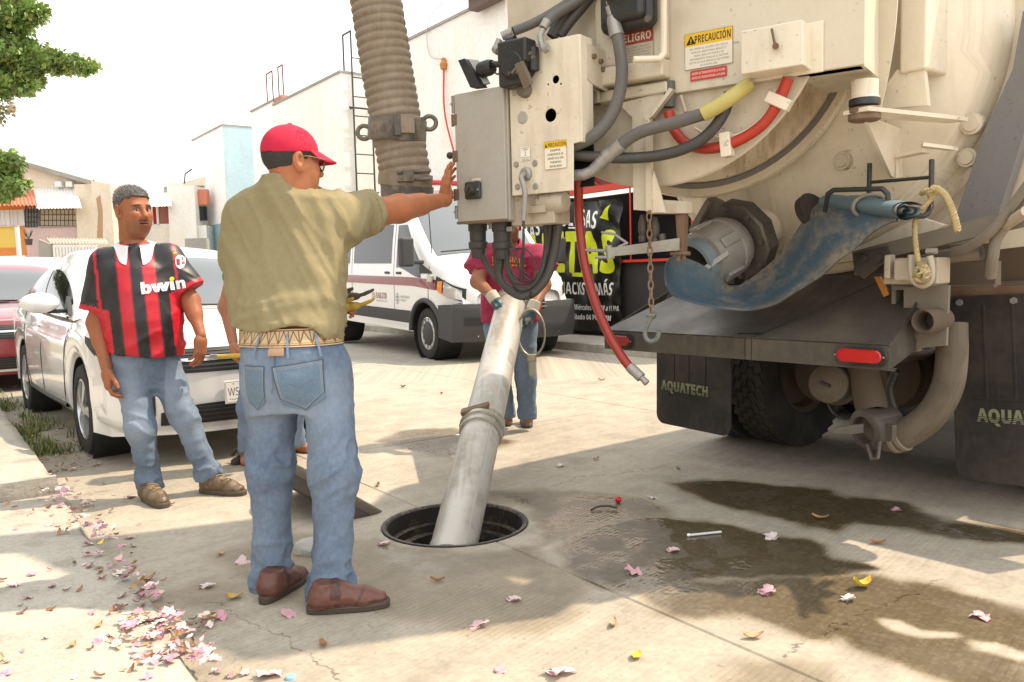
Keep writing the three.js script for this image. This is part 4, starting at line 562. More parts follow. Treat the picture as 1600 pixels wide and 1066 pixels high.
// front face details: motor, stickers, box, bent bar
const holeShade = M([.004, .004, .004], .9);
{
  const q = (px, py, z = .05) => R.z(px, py, z);
  const c = q(988, -6); rp('hydraulic_motor', [bx(.255, .31, .08, c.x, c.y, .085, .05, 0, 0, 0, 4), bx(.2, .25, .05, c.x, c.y, .14, .045, 0, 0, 0, 4), lathe([[.001, .23], [.05, .23], [.055, .21], [.085, .2], [.088, .17], [.1, .165], [.103, .1]], [c.x - .015, c.y + .05, 0], [c.x - .015, c.y + .05, 1], 28)], blackM, reel); rp('bolt', hexbolt(q(1014, 30, .145), [0, 0, 1], .016, .014), deckM, reel);
  rp('bent_bar', rod([q(1037, -60, .1), q(1037, 84, .1), q(1030, 92, .12), q(990, 93, .19)], .014, 12), creamClean, reel);
  const bb = q(1214, 80), bw = q(1262, 80).x - q(1166, 80).x; rp('front_box', [bx(bw, .165, .12, bb.x, bb.y - .0, .06, .006), bx(bw + .05, .19, .012, bb.x + .02, bb.y, .006, .004)], creamClean, reel); rp('latch', [cyl(q(1212, 72, .125), q(1212, 72, .15), .012), ...rod([q(1211, 70, .14), q(1206, 45, .14)], .005, 6)], rustIron, reel);
  const line = (g, x, y, w, h) => g.fillRect(x, y, w, h), rs = rng(9), small = (g, x0, x1, y0, y1, rows, ctr) => { g.fillStyle = '#4a4640'; const words = 'NO OPERE EL EQUIPO SIN LEER EL MANUAL MANTENGA MANOS Y ROPA LEJOS DE PARTES EN MOVIMIENTO APAGUE EL MOTOR ANTES DE DAR SERVICIO'.split(' '); const fh = (y1 - y0) / rows; g.font = fh * .78 + 'px sans-serif'; g.textAlign = 'center'; let k = 0; for (let i = 0; i < rows; i++) { let s = ''; while (g.measureText(s + ' ' + words[k % words.length]).width < (x1 - x0) * (i === rows - 1 ? .5 : .96)) { s += ' ' + words[k++ % words.length]; } g.fillText(s, (x0 + x1) / 2, y0 + fh * (i + .8)); } };
  const tri = (g, x, y, s) => { g.fillStyle = '#16130f'; g.beginPath(); g.moveTo(x, y + s); g.lineTo(x + s * .58, y); g.lineTo(x + s * 1.16, y + s); g.fill(); g.fillStyle = '#e2b922'; g.fillRect(x + s * .53, y + s * .35, s * .1, s * .34); g.fillRect(x + s * .53, y + s * .76, s * .1, s * .12); };
  const wide = q(1145, 75, .003).x - q(1070, 75, .003).x;
  sticker(reel, 'warning_label', wide, .145, (g, w, h) => { g.fillStyle = '#d9d1bf'; g.fillRect(0, 0, w, h); g.fillStyle = '#d8ad1e'; g.fillRect(0, 0, w, h * .36); tri(g, w * .03, h * .06, h * .25); g.fillStyle = '#17130e'; g.font = 'bold ' + h * .29 + 'px sans-serif'; g.save(); g.translate(w * .205, h * .29); g.scale(w * .765 / g.measureText('PRECAUCIÓN').width, 1); g.fillText('PRECAUCIÓN', 0, 0); g.restore(); small(g, w * .04, w * .96, h * .4, h * .97, 6); g.strokeStyle = '#2a251e'; g.lineWidth = 3; g.strokeRect(1, 1, w - 2, h - 2); }, q(1107, 76, .004));
  sticker(reel, 'red_label', q(1136, 114, .003).x - q(1079, 114, .003).x, .042, (g, w, h) => { g.fillStyle = '#b53431'; g.fillRect(0, 0, w, h); g.fillStyle = '#e8b9ac'; g.font = 'bold ' + h * .33 + 'px sans-serif'; g.textAlign = 'center'; ['EQUIPO DE TRANSPORTE DE LA PLUMA', 'ANTES DE TRANSPORTAR LA PLUMA'].forEach((s, i) => { g.save(); g.translate(w / 2, h * (.42 + .42 * i)); g.scale(w * .92 / g.measureText(s).width, 1); g.fillText(s, 0, 0); g.restore(); }); }, q(1107, 115, .004));
  sticker(reel, 'danger_label', .17, .2, (g, w, h) => { g.fillStyle = '#b5a893'; g.fillRect(0, 0, w, h); g.fillStyle = '#8e3a30'; g.fillRect(0, 0, w, h * .3); g.fillStyle = '#d6bfa8'; g.font = 'bold ' + h * .23 + 'px sans-serif'; g.save(); g.translate(w * .04, h * .24); g.scale(w * .92 / g.measureText('PELIGRO').width, 1); g.fillText('PELIGRO', 0, 0); g.restore(); small(g, w * .03, w * .97, h * .34, h * .97, 11); }, q(992, 84, .054));
}
// control panel and valve bank
{
  const z = .26, q = (px, py, dz = 0) => R.z(px, py, z + dz);
  const x0 = -1.41, x1 = -1.05, yb = 1.535, yt = 2.175, hole = (px, py, r) => { const p = q(px, py); return circlePts(r, 24, p.x, p.y); };
  const shape = [[x0, yb], [-1.095, yb], [-1.09, 1.73], [x1, 1.735], [x1, yt - .012], [x1 - .012, yt], [x0, yt]];
  const pan = rp('control_panel', [extr(shape, .008, .002, [hole(860, 180, .0285), hole(868, 124, .017), hole(856, 132, .0045), hole(876, 131, .0045)]).translate(0, 0, z - .008), bx(.008, .44, .10, x1 - .002, 1.955, z - .055, .003), bx(.36, .008, .1, -1.23, yt - .003, z - .055, .003), bx(.008, .64, .06, x0 + .002, 1.855, z - .035, .003), bx(.05, .008, .1, x1 - .025, 1.738, z - .055, .003)], creamClean);
  rp('arm_plate', [plate([[x1 + .001, yt - .03, z - .05], [x1 + .001, yt - .03, z - .26], [x1 + .001, 1.97, z - .26], [x1 + .001, 1.985, z - .1], [x1 + .001, 2.0, z - .05]], .01)], cream, pan); for (const [y, d] of [[2.1, .1], [2.09, .16], [2.06, .18], [2.0, .22]]) rp('bolt', hexbolt([x1 + .006, y, z - d], [1, 0, 0], .012, .014), rustIron, pan);
  rp('hole_shade_sheet', bx(.34, .6, .01, -1.23, 1.86, z - .12, 0), holeShade, pan);  // black sheet put behind the holes in place of their inner shade
  for (const [px, py, r, m] of [[817, 184, .0265, greyBox], [807, 257, .0135, fitM], [836, 255, .0145, fitM], [809, 292, .0145, fitM], [837, 291, .0145, fitM]]) { const p = q(px, py); rp('round_cap', lathe([[.001, .006], [r * .8, .006], [r, .002], [r, -.01]], p, p.clone().add(V(0, 0, 1)), 22), m, pan); }
  const l = q(823, 272); rp('lever_boss', lathe([[.001, .02], [.02, .02], [.029, .012], [.03, -.005]], l, l.clone().add(V(0, 0, 1)), 22), fitM, pan); rp('lever', tube([l.clone().add(V(0, 0, .02)), l.clone().add(V(.002, -.02, .045)), q(820, 300, .05), q(818, 345, .05)], .0125, 24, 10), fitM, pan); rp('lever_tip', tube([q(818, 345, .05), q(818, 375, .05), q(816, 440, .0)], .006, 20, 8), blackM, pan);
  sticker(pan, 'warning_label', .112, .118, (g, w, h) => { g.fillStyle = '#e6dcc6'; g.fillRect(0, 0, w, h); g.fillStyle = '#e0b11c'; g.fillRect(0, 0, w, h * .25); g.fillStyle = '#17130e'; g.beginPath(); g.moveTo(w * .03, h * .21); g.lineTo(w * .085, h * .06); g.lineTo(w * .14, h * .21); g.fill(); g.font = 'bold ' + h * .19 + 'px sans-serif'; g.save(); g.translate(w * .16, h * .2); g.scale(w * .82 / g.measureText('PRECAUCIÓN').width, 1); g.fillText('PRECAUCIÓN', 0, 0); g.restore(); g.font = 'bold ' + h * .105 + 'px sans-serif'; g.textAlign = 'center'; ['SIEMPRE', 'CONDUZCA EL', 'VEHÍCULO EN', 'TERRENO', 'NIVELADO'].forEach((s, i) => g.fillText(s, w / 2, h * (.37 + i * .142))); g.strokeStyle = '#1d1812'; g.lineWidth = 3; g.strokeRect(2, 2, w - 4, h - 4); }, q(868, 242, .003));
  sticker(pan, 'arrow_label', .05, .058, (g, w, h) => { g.fillStyle = '#e9e1d0'; g.fillRect(0, 0, w, h); g.fillStyle = '#241f19'; g.font = 'bold ' + h * .12 + 'px sans-serif'; g.textAlign = 'center'; g.fillText('AFLOJAR LA', w / 2, h * .14); g.fillText('BOBINA', w / 2, h * .27); g.fillRect(w * .485, h * .36, w * .03, h * .3); g.beginPath(); g.moveTo(w * .43, h * .42); g.lineTo(w * .5, h * .32); g.lineTo(w * .57, h * .42); g.fill(); g.beginPath(); g.moveTo(w * .43, h * .6); g.lineTo(w * .5, h * .7); g.lineTo(w * .57, h * .6); g.fill(); g.fillText('APRIETE DE LA', w / 2, h * .84); g.fillText('MANGUERA', w / 2, h * .97); }, q(821, 240, .003), null, 256);
  sticker(pan, 'small_label', .04, .03, (g, w, h) => { g.fillStyle = '#ddd3bf'; g.fillRect(0, 0, w, h); g.fillStyle = '#6a6256'; for (let i = 0; i < 4; i++) g.fillRect(w * .1, h * (.12 + i * .22), w * (.8 - .15 * (i % 2)), h * .1); }, q(805, 145, .003), null, 128);
  // valve bank
  const v = q(818, 100); const vb = rp('valve_bank', [bx(.15, .105, .09, v.x, v.y + .035, z + .05, .012), bx(.13, .12, .08, v.x - .015, v.y - .045, z + .045, .014), lathe([[.001, .1], [.05, .1], [.062, .085], [.062, .0]], [v.x - .0, v.y - .02, z], [v.x, v.y - .02, 1 + z], 24), cyl([v.x + .07, v.y + .05, z + .03], [v.x + .07, v.y - .045, z + .03], .026, .026, 14), cyl([v.x - .04, v.y + .09, z + .06], [v.x + .0, v.y + .09, z + .06], .02, .02, 10)], blackM); rp('valve_cap', lathe([[.001, .04], [.022, .04], [.03, .03], [.032, .0]], q(822, 142), q(822, 142).add(V(0, 0, 1)), 18), dirty, vb); rp('valve_stem', [plate([q(806, 100, .11), q(816, 96, .11), q(832, 130, .06), q(820, 138, .06)], .03), ...rod([q(800, 114, .1), q(815, 97, .11)], .006)], dirty, vb); for (const [x, y] of [[797, 115], [810, 113], [830, 84], [834, 90]]) rp('bolt', hexbolt(q(x, y, .095), [0, 0, 1], .009, .012), deckM, vb);
  const f = q(790, 88, .05); rp('fitting', [...rod([q(788, 86, .05), q(781, 80, .04), q(776, 72, .03), q(780, 62, .02)], .0145, 12), cyl(q(774, 76, .03), q(780, 80, .04), .02, .02, 8), cyl(q(784, 57, .02), q(800, 50, .0), .019, .022, 10)], fitM, vb); rp('fitting', [...rod([q(849, 78, .04), q(846, 68, .04), q(844, 56, .03), q(848, 46, .02)], .013, 12), cyl(q(850, 78, .04), q(857, 74, .04), .018, .018, 8), cyl(q(848, 44, .02), q(855, 33, .0), .018, .02, 10)], fitM, vb);
  rp('hydraulic_hose', tube([q(802, 49, .0), q(830, 38, -.05), q(860, 22, -.12), q(900, -4, -.2), q(940, -30, -.24)], .021, 40, 12), hoseM, vb); rp('hydraulic_hose', tube([q(853, 36, .0), q(870, 22, -.06), q(900, 4, -.14), q(935, -20, -.2)], .022, 40, 12), hoseM, vb); rp('hydraulic_hose', tube([q(862, 58, -.1), q(874, 36, -.12), q(894, 12, -.16), q(920, -12, -.2)], .026, 40, 12), hoseDark, vb); rp('hydraulic_hose', tube([q(874, 56, -.12), q(890, 34, -.14), q(912, 8, -.18), q(930, -14, -.2)], .024, 40, 12), hoseDark, vb);
  // work lamp beside the cabinet
  const lampP = q(756, 108, .0); rp('work_lamp', [cyl(q(788, 101, .03), q(768, 100, .02), .014, .014, 10), lathe([[.001, 0], [.03, 0], [.036, .02], [.036, .06], [.028, .075], [.001, .08]], q(770, 104, .02), q(742, 112, .02), 18), plate([q(721, 96, .03), q(731, 93, .03), q(757, 136, .03), q(740, 138, .03)], .05)], blackM, vb); rp('lamp_plate', plate([q(731, 93, .02), q(748, 95, .0), q(766, 130, .0), q(752, 134, .02)], .012), fitM, vb); rp('lamp_wire', tube([q(772, 112, .03), q(778, 116, .03), q(786, 108, .02)], .004, 12, 6), blackM, vb);
}
// grey control cabinet on the left of the panel, plugs and cable loops below it
{
  const z = .27, q = (px, py, dz = 0) => R.z(px, py, z + dz), x0 = -1.715, x1 = -1.418, y0 = 1.425, y1 = 2.02;
  const cab = rp('control_cabinet', [bx(x1 - x0, y1 - y0, .2, (x0 + x1) / 2, (y0 + y1) / 2, z - .1, .008)], greyBox); rp('cabinet_door', bx(x1 - x0 - .018, y1 - y0 - .012, .022, (x0 + x1) / 2 + .004, (y0 + y1) / 2, z + .008, .006), greyBox, cab);
  for (const y of [1.9, 1.735, 1.56]) rp('hinge', [bx(.03, .05, .012, x0 + .013, y, z + .017, .003), cyl([x0 - .002, y - .027, z + .012], [x0 - .002, y + .027, z + .012], .007)], rustIron, cab); for (const [y, h] of [[1.97, .08], [1.48, .06]]) rp('door_clamp', [bx(.014, h, .016, x0 + .006, y, z + .014, .003), hexbolt([x0 + .006, y, z + .02], [0, 0, 1], .006, .012)], fitM, cab);
  const k = q(745, 298); rp('selector_switch', [bx(.09, .08, .02, k.x, k.y, z + .028, .012), lathe([[.001, .035], [.018, .035], [.024, .02], [.026, 0]], [k.x, k.y, z + .035], [k.x, k.y, 9], 18), bx(.012, .034, .02, k.x, k.y, z + .07, .004, 0, 0, -.6)], blackM, cab); for (const s of [-1, 1]) rp('screw', cyl([k.x + s * .035, k.y, z + .036], [k.x + s * .035, k.y, z + .042], .005, .005, 8), fitM, cab);
  sticker(cab, 'tag_label', .048, .018, (g, w, h) => { g.fillStyle = '#d8d0bf'; g.fillRect(0, 0, w, h); g.fillStyle = '#6b6357'; g.font = 'bold ' + h * .6 + 'px sans-serif'; g.textAlign = 'center'; g.fillText('PANEL 2', w / 2, h * .72); }, q(745, 282, .022), null, 128);
  rp('rust_lip', [bx(.28, .012, .02, (x0 + x1) / 2, y0 + .004, z + .012, .003)], rustIron, cab); rp('ball_knob', [(() => { const s = new THREE.SphereGeometry(.017, 14, 10), c = q(703, 243, -.06); s.translate(c.x, c.y, c.z); return s; })(), cyl(q(703, 243, -.06), q(716, 243, -.06), .007)], deckM, cab);
  const jb = R.z(833, 325, .22); rp('junction_box', [bx(.23, .15, .14, jb.x + .0, jb.y - .0, .16, .008), bx(.1, .03, .02, jb.x + .03, jb.y - .01, .24, .003)], creamOld, cab); rp('cable_gland', lathe([[.001, 0], [.04, 0], [.05, .02], [.05, .12], [.04, .14], [.001, .14]], R.z(842, 318, .2), R.z(885, 315, .2), 18), creamOld, cab);
  const plug = (px, r, label) => { const t = q(px, 347, -.08), a = t.clone().setY(t.y + .01); return rp('plug', lathe([[r, 0], [r, -.05], [r * .88, -.055], [r * .86, -.1], [r * 1.02, -.105], [r * 1.0, -.13], [r * .8, -.14], [r * .7, -.18]], a, a.clone().add(V(0, 1, 0)), 20), hoseDark, cab); };
  plug(746, .045); plug(784, .047); rp('gland', [cyl(q(768, 347, -.06), q(768, 358, -.06), .014), bx(.03, .022, .03, ...q(798, 358, -.06).toArray(), .003)], fitM, cab);
  const lp = (pts, r, m = hoseDark) => rp('cable_loop', tube(pts.map(p => q(p[0], p[1], p[2] ?? -.08)), r, 70, 10), m, cab);
  lp([[748, 375], [752, 395], [764, 420], [782, 440], [800, 452], [818, 457, -.1], [838, 444, -.12], [852, 415, -.14], [858, 375, -.14], [862, 335, -.12]], .014); lp([[784, 380], [782, 405], [780, 430], [790, 448], [806, 459], [824, 462, -.08], [842, 450, -.1], [858, 425, -.12], [868, 385, -.13], [874, 335, -.12]], .02); lp([[790, 378], [792, 410], [800, 436], [815, 452], [832, 446, -.1], [846, 425, -.12], [854, 385, -.14], [852, 335, -.12]], .015); lp([[776, 376], [776, 410], [780, 436], [798, 456], [815, 464, -.06], [830, 461, -.06]], .016);
  const wr = pts => rp('thin_wire', tube(pts.map(p => q(p[0], p[1], -.05)), .0035, 50, 6), blackM, cab);
  wr([[793, 382], [805, 388], [822, 390], [834, 405], [838, 428], [828, 440], [806, 432], [795, 412], [790, 390]]); wr([[796, 388], [806, 408], [818, 430], [832, 442]]); wr([[798, 382], [808, 402], [812, 424], [811, 440]]); wr([[790, 430], [806, 442], [826, 444], [836, 436]]); wr([[818, 352], [818, 380], [814, 404], [816, 420], [828, 432]]);
}
// the big hydraulic hoses between panel and reel
{
  const q = (px, py, z = .12) => R.z(px, py, z), rim = rp('swivel_fitting', [cyl(q(949, -8, .14), q(953, 10, .14), .026, .026, 8), cyl(q(953, 12, .14), q(957, 26, .14), .03, .03, 6), cyl(q(957, 27, .14), q(964, 56, .14), .0285, .031, 16)], fitM);
  const h = (pts, r, m, n = 'hydraulic_hose') => rp(n, tube(pts.map(p => q(...p)), r, 70, 14), m, rim);
  h([[964, 50, .14], [969, 80, .14], [972, 112, .14], [967, 150, .15], [952, 186, .17], [926, 214, .2], [892, 230, .22]], .0265, hoseM);
  h([[892, 242, .2], [930, 245, .17], [980, 247, .13], [1030, 243, .1], [1075, 230, .08], [1108, 208, .06], [1132, 175, .04], [1140, 145, .03]], .0235, hoseDark);
  h([[968, 228, .16], [990, 212, .15], [1014, 202, .14], [1050, 193, .12], [1090, 181, .1], [1100, 178, .1]], .026, hoseM); h([[1098, 179, .1], [1120, 167, .09], [1146, 150, .07], [1170, 132, .02]], .03, M([.47, .40, .12], .55), 'yellow_sleeve');
  rp('elbow_fitting', [...rod([q(895, 274, .2), q(912, 273, .19), q(924, 268, .18), q(938, 254, .17)], .024, 12), cyl(q(936, 256, .17), q(946, 246, .165), .03, .03, 6), cyl(q(946, 246, .165), q(955, 239, .16), .033, .033, 8), cyl(q(954, 240, .16), q(972, 225, .16), .031, .031, 16)], fitM, rim);
}
// boom above the frame that carries the suction hose
{
  const tip = T.l(V(-.66, 3.55, -4.0)), root = V(.78, 3.62, -2.2);
  tp('boom', [cyl(root, tip.clone().lerp(root, .06), .13, .13, 20), bx(.34, .3, .5, root.x, root.y - .18, root.z, .03), tube([tip.clone().add(V(.15, .02, -.1)), tip.clone().add(V(0, .0, 0)), tip.clone().add(V(-.02, -.12, .02)), tip.clone().add(V(-.02, -.28, .02))], .13, 24, 18)], cream);
  tp('added_shade_bulk', [bx(1.9, .62, 1.6, .78, .98, -5.0, .03), bx(2.0, .05, 1.7, .78, 1.12, -1.75, .01), bx(.05, .5, 1.5, -.42, 1.1, -3.9, .01), bx(1.3, .5, .5, .78, .75, -2.35, .05)], mudBrown); tp('cab_block', [bx(2.4, 2.2, 1.9, .78, 1.9, -7.6, .12)], cream); tp('side_box', [bx(.5, .7, 1.6, -.2, 1.1, -5.0, .03), bx(.5, .7, 1.6, 1.76, 1.1, -5.0, .03)], cream);  // first part: unseen boxes added below the truck to block light from behind
}

// ---------------------------------------------------------------- parked cars
// a surface f(u, v); its piece between u0..u1 and v0..v1 pushed outwards by off
function pieceOf(f, u0, u1, v0, v1, off, nu = 16, nv = 8, flip) { const e = 1e-3; return grid(nu, nv, (a, b) => { const u = typeof u0 === 'function' ? mix(u0(mix(v0, v1, b)), u1(mix(v0, v1, b)), a) : mix(u0, u1, a), v = typeof v0 === 'function' ? mix(v0(u), v1(u), b) : mix(v0, v1, b); const p = f(u, v), n = f(u + e, v).sub(p).cross(f(u, v + e).sub(p)).normalize(); return p.addScaledVector(n, -off); }, flip); }
function curve(keys) { return x => { if (x <= keys[0][0]) return keys[0][1]; for (let i = 0; i + 1 < keys.length; i++) if (x <= keys[i + 1][0]) { const [x0, y0] = keys[i], [x1, y1] = keys[i + 1], p = keys[i - 1] || keys[i], q = keys[i + 2] || keys[i + 1]; const t = (x - x0) / (x1 - x0), h = x1 - x0, m0 = (y1 - p[1]) / ((x1 - p[0]) || 1) * h, m1 = (q[1] - y0) / ((q[0] - x0) || 1) * h, t2 = t * t, t3 = t2 * t; return (2 * t3 - 3 * t2 + 1) * y0 + (t3 - 2 * t2 + t) * m0 + (-2 * t3 + 3 * t2) * y1 + (t3 - t2) * m1; } return keys[keys.length - 1][1]; }; }
const paintWhite = M([.78, .77, .75], .22, 0, { clearcoat: 1, clearcoatRoughness: .04 }), paintRed = M([.2, .014, .022], .3, 0, { clearcoat: 1, clearcoatRoughness: .06 }), vanWhite = M([.76, .755, .74], .3, 0, { clearcoat: .7, clearcoatRoughness: .08 });
const glassM = M([.012, .014, .013], .05, 0, { specularIntensity: .8 }), windM = M([.04, .048, .047], .04, 0, { ior: 2.0, clearcoat: 1, clearcoatRoughness: .02 }), blackP = M([.018, .018, .018], .5), chrome = M([.7, .7, .7], .18, 1), alloy = M([.55, .55, .55], .3, .8), clad = M([.05, .05, .052], .7), tyreS = M([.022, .021, .02], .85), lampGlass = M([.55, .56, .55], .08, .3, { clearcoat: 1 }), seamM = M([.03, .03, .03], .7);
function roadWheel(t, x, z, r, w, side, spokes, rimR = .68) {
  const o = mesh('tyre', lathe([[r * rimR, -w / 2 + .01], [r * .80, -w / 2], [r * .95, -w / 2 + .012], [r, -w * .32], [r, w * .32], [r * .95, w / 2 - .012], [r * .80, w / 2], [r * rimR, w / 2 - .01]], [0, 0, 0], [1, 0, 0], 48), tyreS, t); o.position.set(x, r, z);
  const s = side, f = w / 2 - .015, rim = [lathe([[r * rimR, f], [r * (rimR - .04), f + .004], [r * (rimR - .07), f - .03], [r * (rimR - .08), -f]], [0, 0, 0], [s, 0, 0], 40)];
  if (spokes) { for (let i = 0; i < spokes; i++) for (const d of [-.15, .15]) { const a = i / spokes * 6.283 + d, b = i / spokes * 6.283 + d * .75, c = (R_, A, xx) => [s * xx, Math.sin(A) * R_, Math.cos(A) * R_]; rim.push(plate([c(r * .1, a - .35, f - .0), c(r * (rimR - .05), b - .085, f - .012), c(r * (rimR - .05), b + .085, f - .012), c(r * .1, a + .35, f - .0)], .02)); } rim.push(lathe([[.001, f + .012], [r * .1, f + .01], [r * .15, f], [r * .15, f - .05]], [0, 0, 0], [s, 0, 0], 20)); for (let i = 0; i < 5; i++) { const a = i / 5 * 6.283 + .3; rim.push(cyl([s * (f - .005), Math.sin(a) * r * .2, Math.cos(a) * r * .2], [s * (f + .01), Math.sin(a) * r * .2, Math.cos(a) * r * .2], .012, .012, 6)); } }
  else { rim.push(lathe([[r * .48, f - .005], [r * .56, f - .035], [r * .61, f - .04]], [0, 0, 0], [s, 0, 0], 40)); for (let i = 0; i < 12; i++) { const a = i / 12 * 6.283, b = a + .3, c = (R_, A) => [s * (f - .02), Math.sin(A) * R_, Math.cos(A) * R_]; rim.push(plate([c(r * .47, a), c(r * .6, a), c(r * .6, b), c(r * .47, b)], .025)); } mesh('hub_cap', lathe([[.001, f + .02], [r * .12, f + .02], [r * .4, f + .008], [r * .47, f - .01]], [0, 0, 0], [s, 0, 0], 32), clad, o); }
  mesh('rim', rim, alloy, o); mesh('brake_disc', cyl([s * (f - .09), 0, 0], [s * (f - .08), 0, 0], r * .5), blackP, o); return o;
}
function makeSedan(t, paint, detail = true) {
  const AX = 1.32, WR = .318, top = curve([[-2.32, .93], [-2.2, 1.02], [-1.6, 1.06], [-.6, 1.0], [.4, .965], [1.0, .955], [1.6, .90], [1.95, .83], [2.12, .76]]), plan = curve([[-2.32, .68], [-2.15, .80], [-1.7, .865], [-.8, .88], [.4, .88], [1.3, .88], [1.75, .868], [2.0, .82], [2.12, .77]]);
  const bot = z => { let y = .235; for (const a of [AX, -AX]) { const d = Math.abs(z - a), RR = WR + .055; if (d < RR) y = Math.max(y, WR + .0 + Math.sqrt(RR * RR - d * d)); } return y; };
  const fr = [[0, -.06], [.10, -.012], [.3, .0], [.55, .0], [.72, -.012], [.80, -.035], [.92, -.06], [.985, -.10], [1.0, -.16]];
  const prof = (z, s) => { const W = plan(z), b = bot(z), tp_ = top(z), n = fr.length - 1, x = Math.min(s * 1.35, 1) * n, i = Math.min(Math.floor(x), n - 1), f = x - i; if (s * 1.35 <= 1) { const k = mix(fr[i][0], fr[i + 1][0], f), d = mix(fr[i][1], fr[i + 1][1], f); return [W + d, mix(b, tp_, k)]; } const q = (s * 1.35 - 1) / .35; return [(W - .16) * (1 - q), tp_ + .035 * (1 - Math.pow(1 - q, 2)) * sstep(2.3, 1.2, Math.abs(z))]; };
  const zs = []; for (let i = 0; i <= 110; i++) zs.push(mix(-2.32, 2.12, i / 110)); for (const a of [AX, -AX]) for (const d of [-1, 1]) for (const e of [.0, .003, .012, .03]) zs.push(a + d * (WR + .055 - e), a + d * (WR + .056)); zs.sort((a, b) => a - b); const NZ = zs.length - 1;
  const half = s => grid(NZ, 40, (u, v) => { const z = zs[Math.round(u * NZ)], p = prof(z, v); return V(s * p[0], p[1], z); }, s < 0);
  mesh('body', [half(1), half(-1)], paint, t);
  // front and rear fascia
  const zf = (x, y) => 2.25 - .30 * Math.pow(Math.abs(x) / .84, 2.6) - .10 * sstep(.62, .86, y) - .05 * sstep(.42, .2, y);
  const F = (u, v) => { const y = mix(.2, mix(.80, .70, Math.pow(Math.abs(u), 3)), v); return V(u * mix(.80, .845, sstep(0, .5, v)), y, zf(u * .84, y)); };
  mesh('front_bumper', [grid(40, 20, (a, b) => F(a * 2 - 1, b)), grid(30, 8, (a, b) => { const u = a * 2 - 1, p = F(u, 1), q = V(u * .80, top(2.05) + .02 * (1 - u * u), 2.05); return p.lerp(q, b); }), ...[-1, 1].map(s => grid(8, 20, (a, b) => { const p = F(s, b), q = V(s * .87, mix(.215, .80, b), 1.72); return p.lerp(q, a); }, s > 0))], paint, t);
  mesh('rear_bumper', grid(30, 16, (a, b) => { const u = a * 2 - 1, y = mix(.22, .95, b); return V(u * .8, y, -2.36 + .1 * Math.pow(Math.abs(u), 3) - .06 * Math.sin(b * 3.1)); }, true), paint, t);
  const fp = (name, x0, x1, yb, yt, off, m, nu = 20) => mesh(name, grid(nu, 6, (a, b) => { const x = mix(x0, x1, a), y = mix(typeof yb === 'function' ? yb(x) : yb, typeof yt === 'function' ? yt(x) : yt, b); return V(x, y, zf(x, y) + off); }), m, t);
  // cabin
  const roof = curve([[-1.95, 1.04], [-1.6, 1.13], [-1.1, 1.33], [-.7, 1.44], [-.2, 1.50], [.2, 1.47], [.5, 1.36], [.85, 1.13], [1.12, .965]]), belt = z => top(z) - .02;
  const C = (z, s) => { const b = belt(z), r = Math.max(roof(z), b + .005), W = plan(z) - .045, q = Math.min(s / .55, 1), f = q; if (s <= .55) return V(W - .055 * f - .17 * Math.pow(f, 3), mix(b, r - .045 * Math.min(1, (r - b) * 5), f), z); const g = (s - .55) / .45; return V((W - .225) * (1 - g), r - .045 * Math.min(1, (r - b) * 5) * Math.pow(Math.abs(1 - g), 2.4), z); };
  for (const s of [1, -1]) mesh('cabin', grid(60, 30, (a, b) => { const p = C(mix(-1.95, 1.12, a), b); p.x *= s; return p; }, s < 0), paint, t);
  const sideWin = (z0, z1, s, yt) => { const g = pieceOf(C, z0, z1, u => .06, u => clamp(.46 * clamp((yt(u) - belt(u)) / (roof(u) - belt(u))), .06, .5), .004, 14, 8); const p = g.attributes.position; if (s < 0) { for (let i = 0; i < p.count; i++) p.setX(i, -p.getX(i)); g.computeVertexNormals(); } return g; };
  for (const s of [1, -1]) { const yt = u => Math.min(roof(u) - .07, 1.42); const w = mesh('side_window', sideWin(-.98, -.12, s, yt), glassM, t); mesh('side_window', sideWin(-.07, .80, s, yt), glassM, t); mesh('side_window', sideWin(-1.45, -1.02, s, u => Math.min(roof(u) - .1, 1.3)), glassM, t);
    mesh('belt_trim', tube([-1.4, -.6, .2, .95].map(z => V(s * (plan(z) - .035), belt(z) + .012, z)), .008, 30, 6), chrome, t);
    const seam = (pts, r = .004) => mesh('door_gap', tube(pts.map(([z, y]) => { let k = (y - bot(z)) / (top(z) - bot(z)); let d = 0; for (let i = 0; i + 1 < fr.length; i++) if (k >= fr[i][0] && k <= fr[i + 1][0]) d = mix(fr[i][1], fr[i + 1][1], (k - fr[i][0]) / (fr[i + 1][0] - fr[i][0])); return V(s * (plan(z) + d + .0005), y, z); }), r, 40, 6), seamM, t);
    seam([[-.1, .96], [-.12, .7], [-.12, .4], [-.14, .3]]); seam([[.86, .93], [.9, .75], [.86, .45], [.8, .3]]); seam([[-1.05, .97], [-.98, .85], [-.98, .7], [-.93, .5], [-.84, .32]]); mesh('sill_trim', tube([[-.86, .30], [0, .29], [.86, .30]].map(([z, y]) => V(s * .862, y, z)), .02, 20, 8), blackP, t);
    for (const z of [.02, -.82]) mesh('door_handle', bx(.03, .03, .18, s * .885, .86, z, .012, 0, 0, 0, 2), paint, t);
    const m = mesh('wing_mirror', (() => { const g = new THREE.SphereGeometry(1, 24, 16); g.scale(.13, .075, .075); g.translate(s * 1.0, 1.06, .83); return g; })(), paint, t); mesh('mirror_arm', [bx(.14, .03, .06, s * .885, .995, .80, .01), plate([[s * .83, .97, .98], [s * .81, .98, .68], [s * .79, 1.10, .72]], .03)], blackP, m);
    mesh('wheel_arch_lining', lathe([[WR + .05, -.25], [WR + .05, .0]], [s * .85, WR, AX], [s * 2, WR, AX], 40), blackP, t); mesh('wheel_arch_lining', lathe([[WR + .05, -.25], [WR + .05, .0]], [s * .85, WR, -AX], [s * 2, WR, -AX], 40), blackP, t);
    for (const z of [AX, -AX]) roadWheel(t, s * .765, z, WR, .2, s, 5);
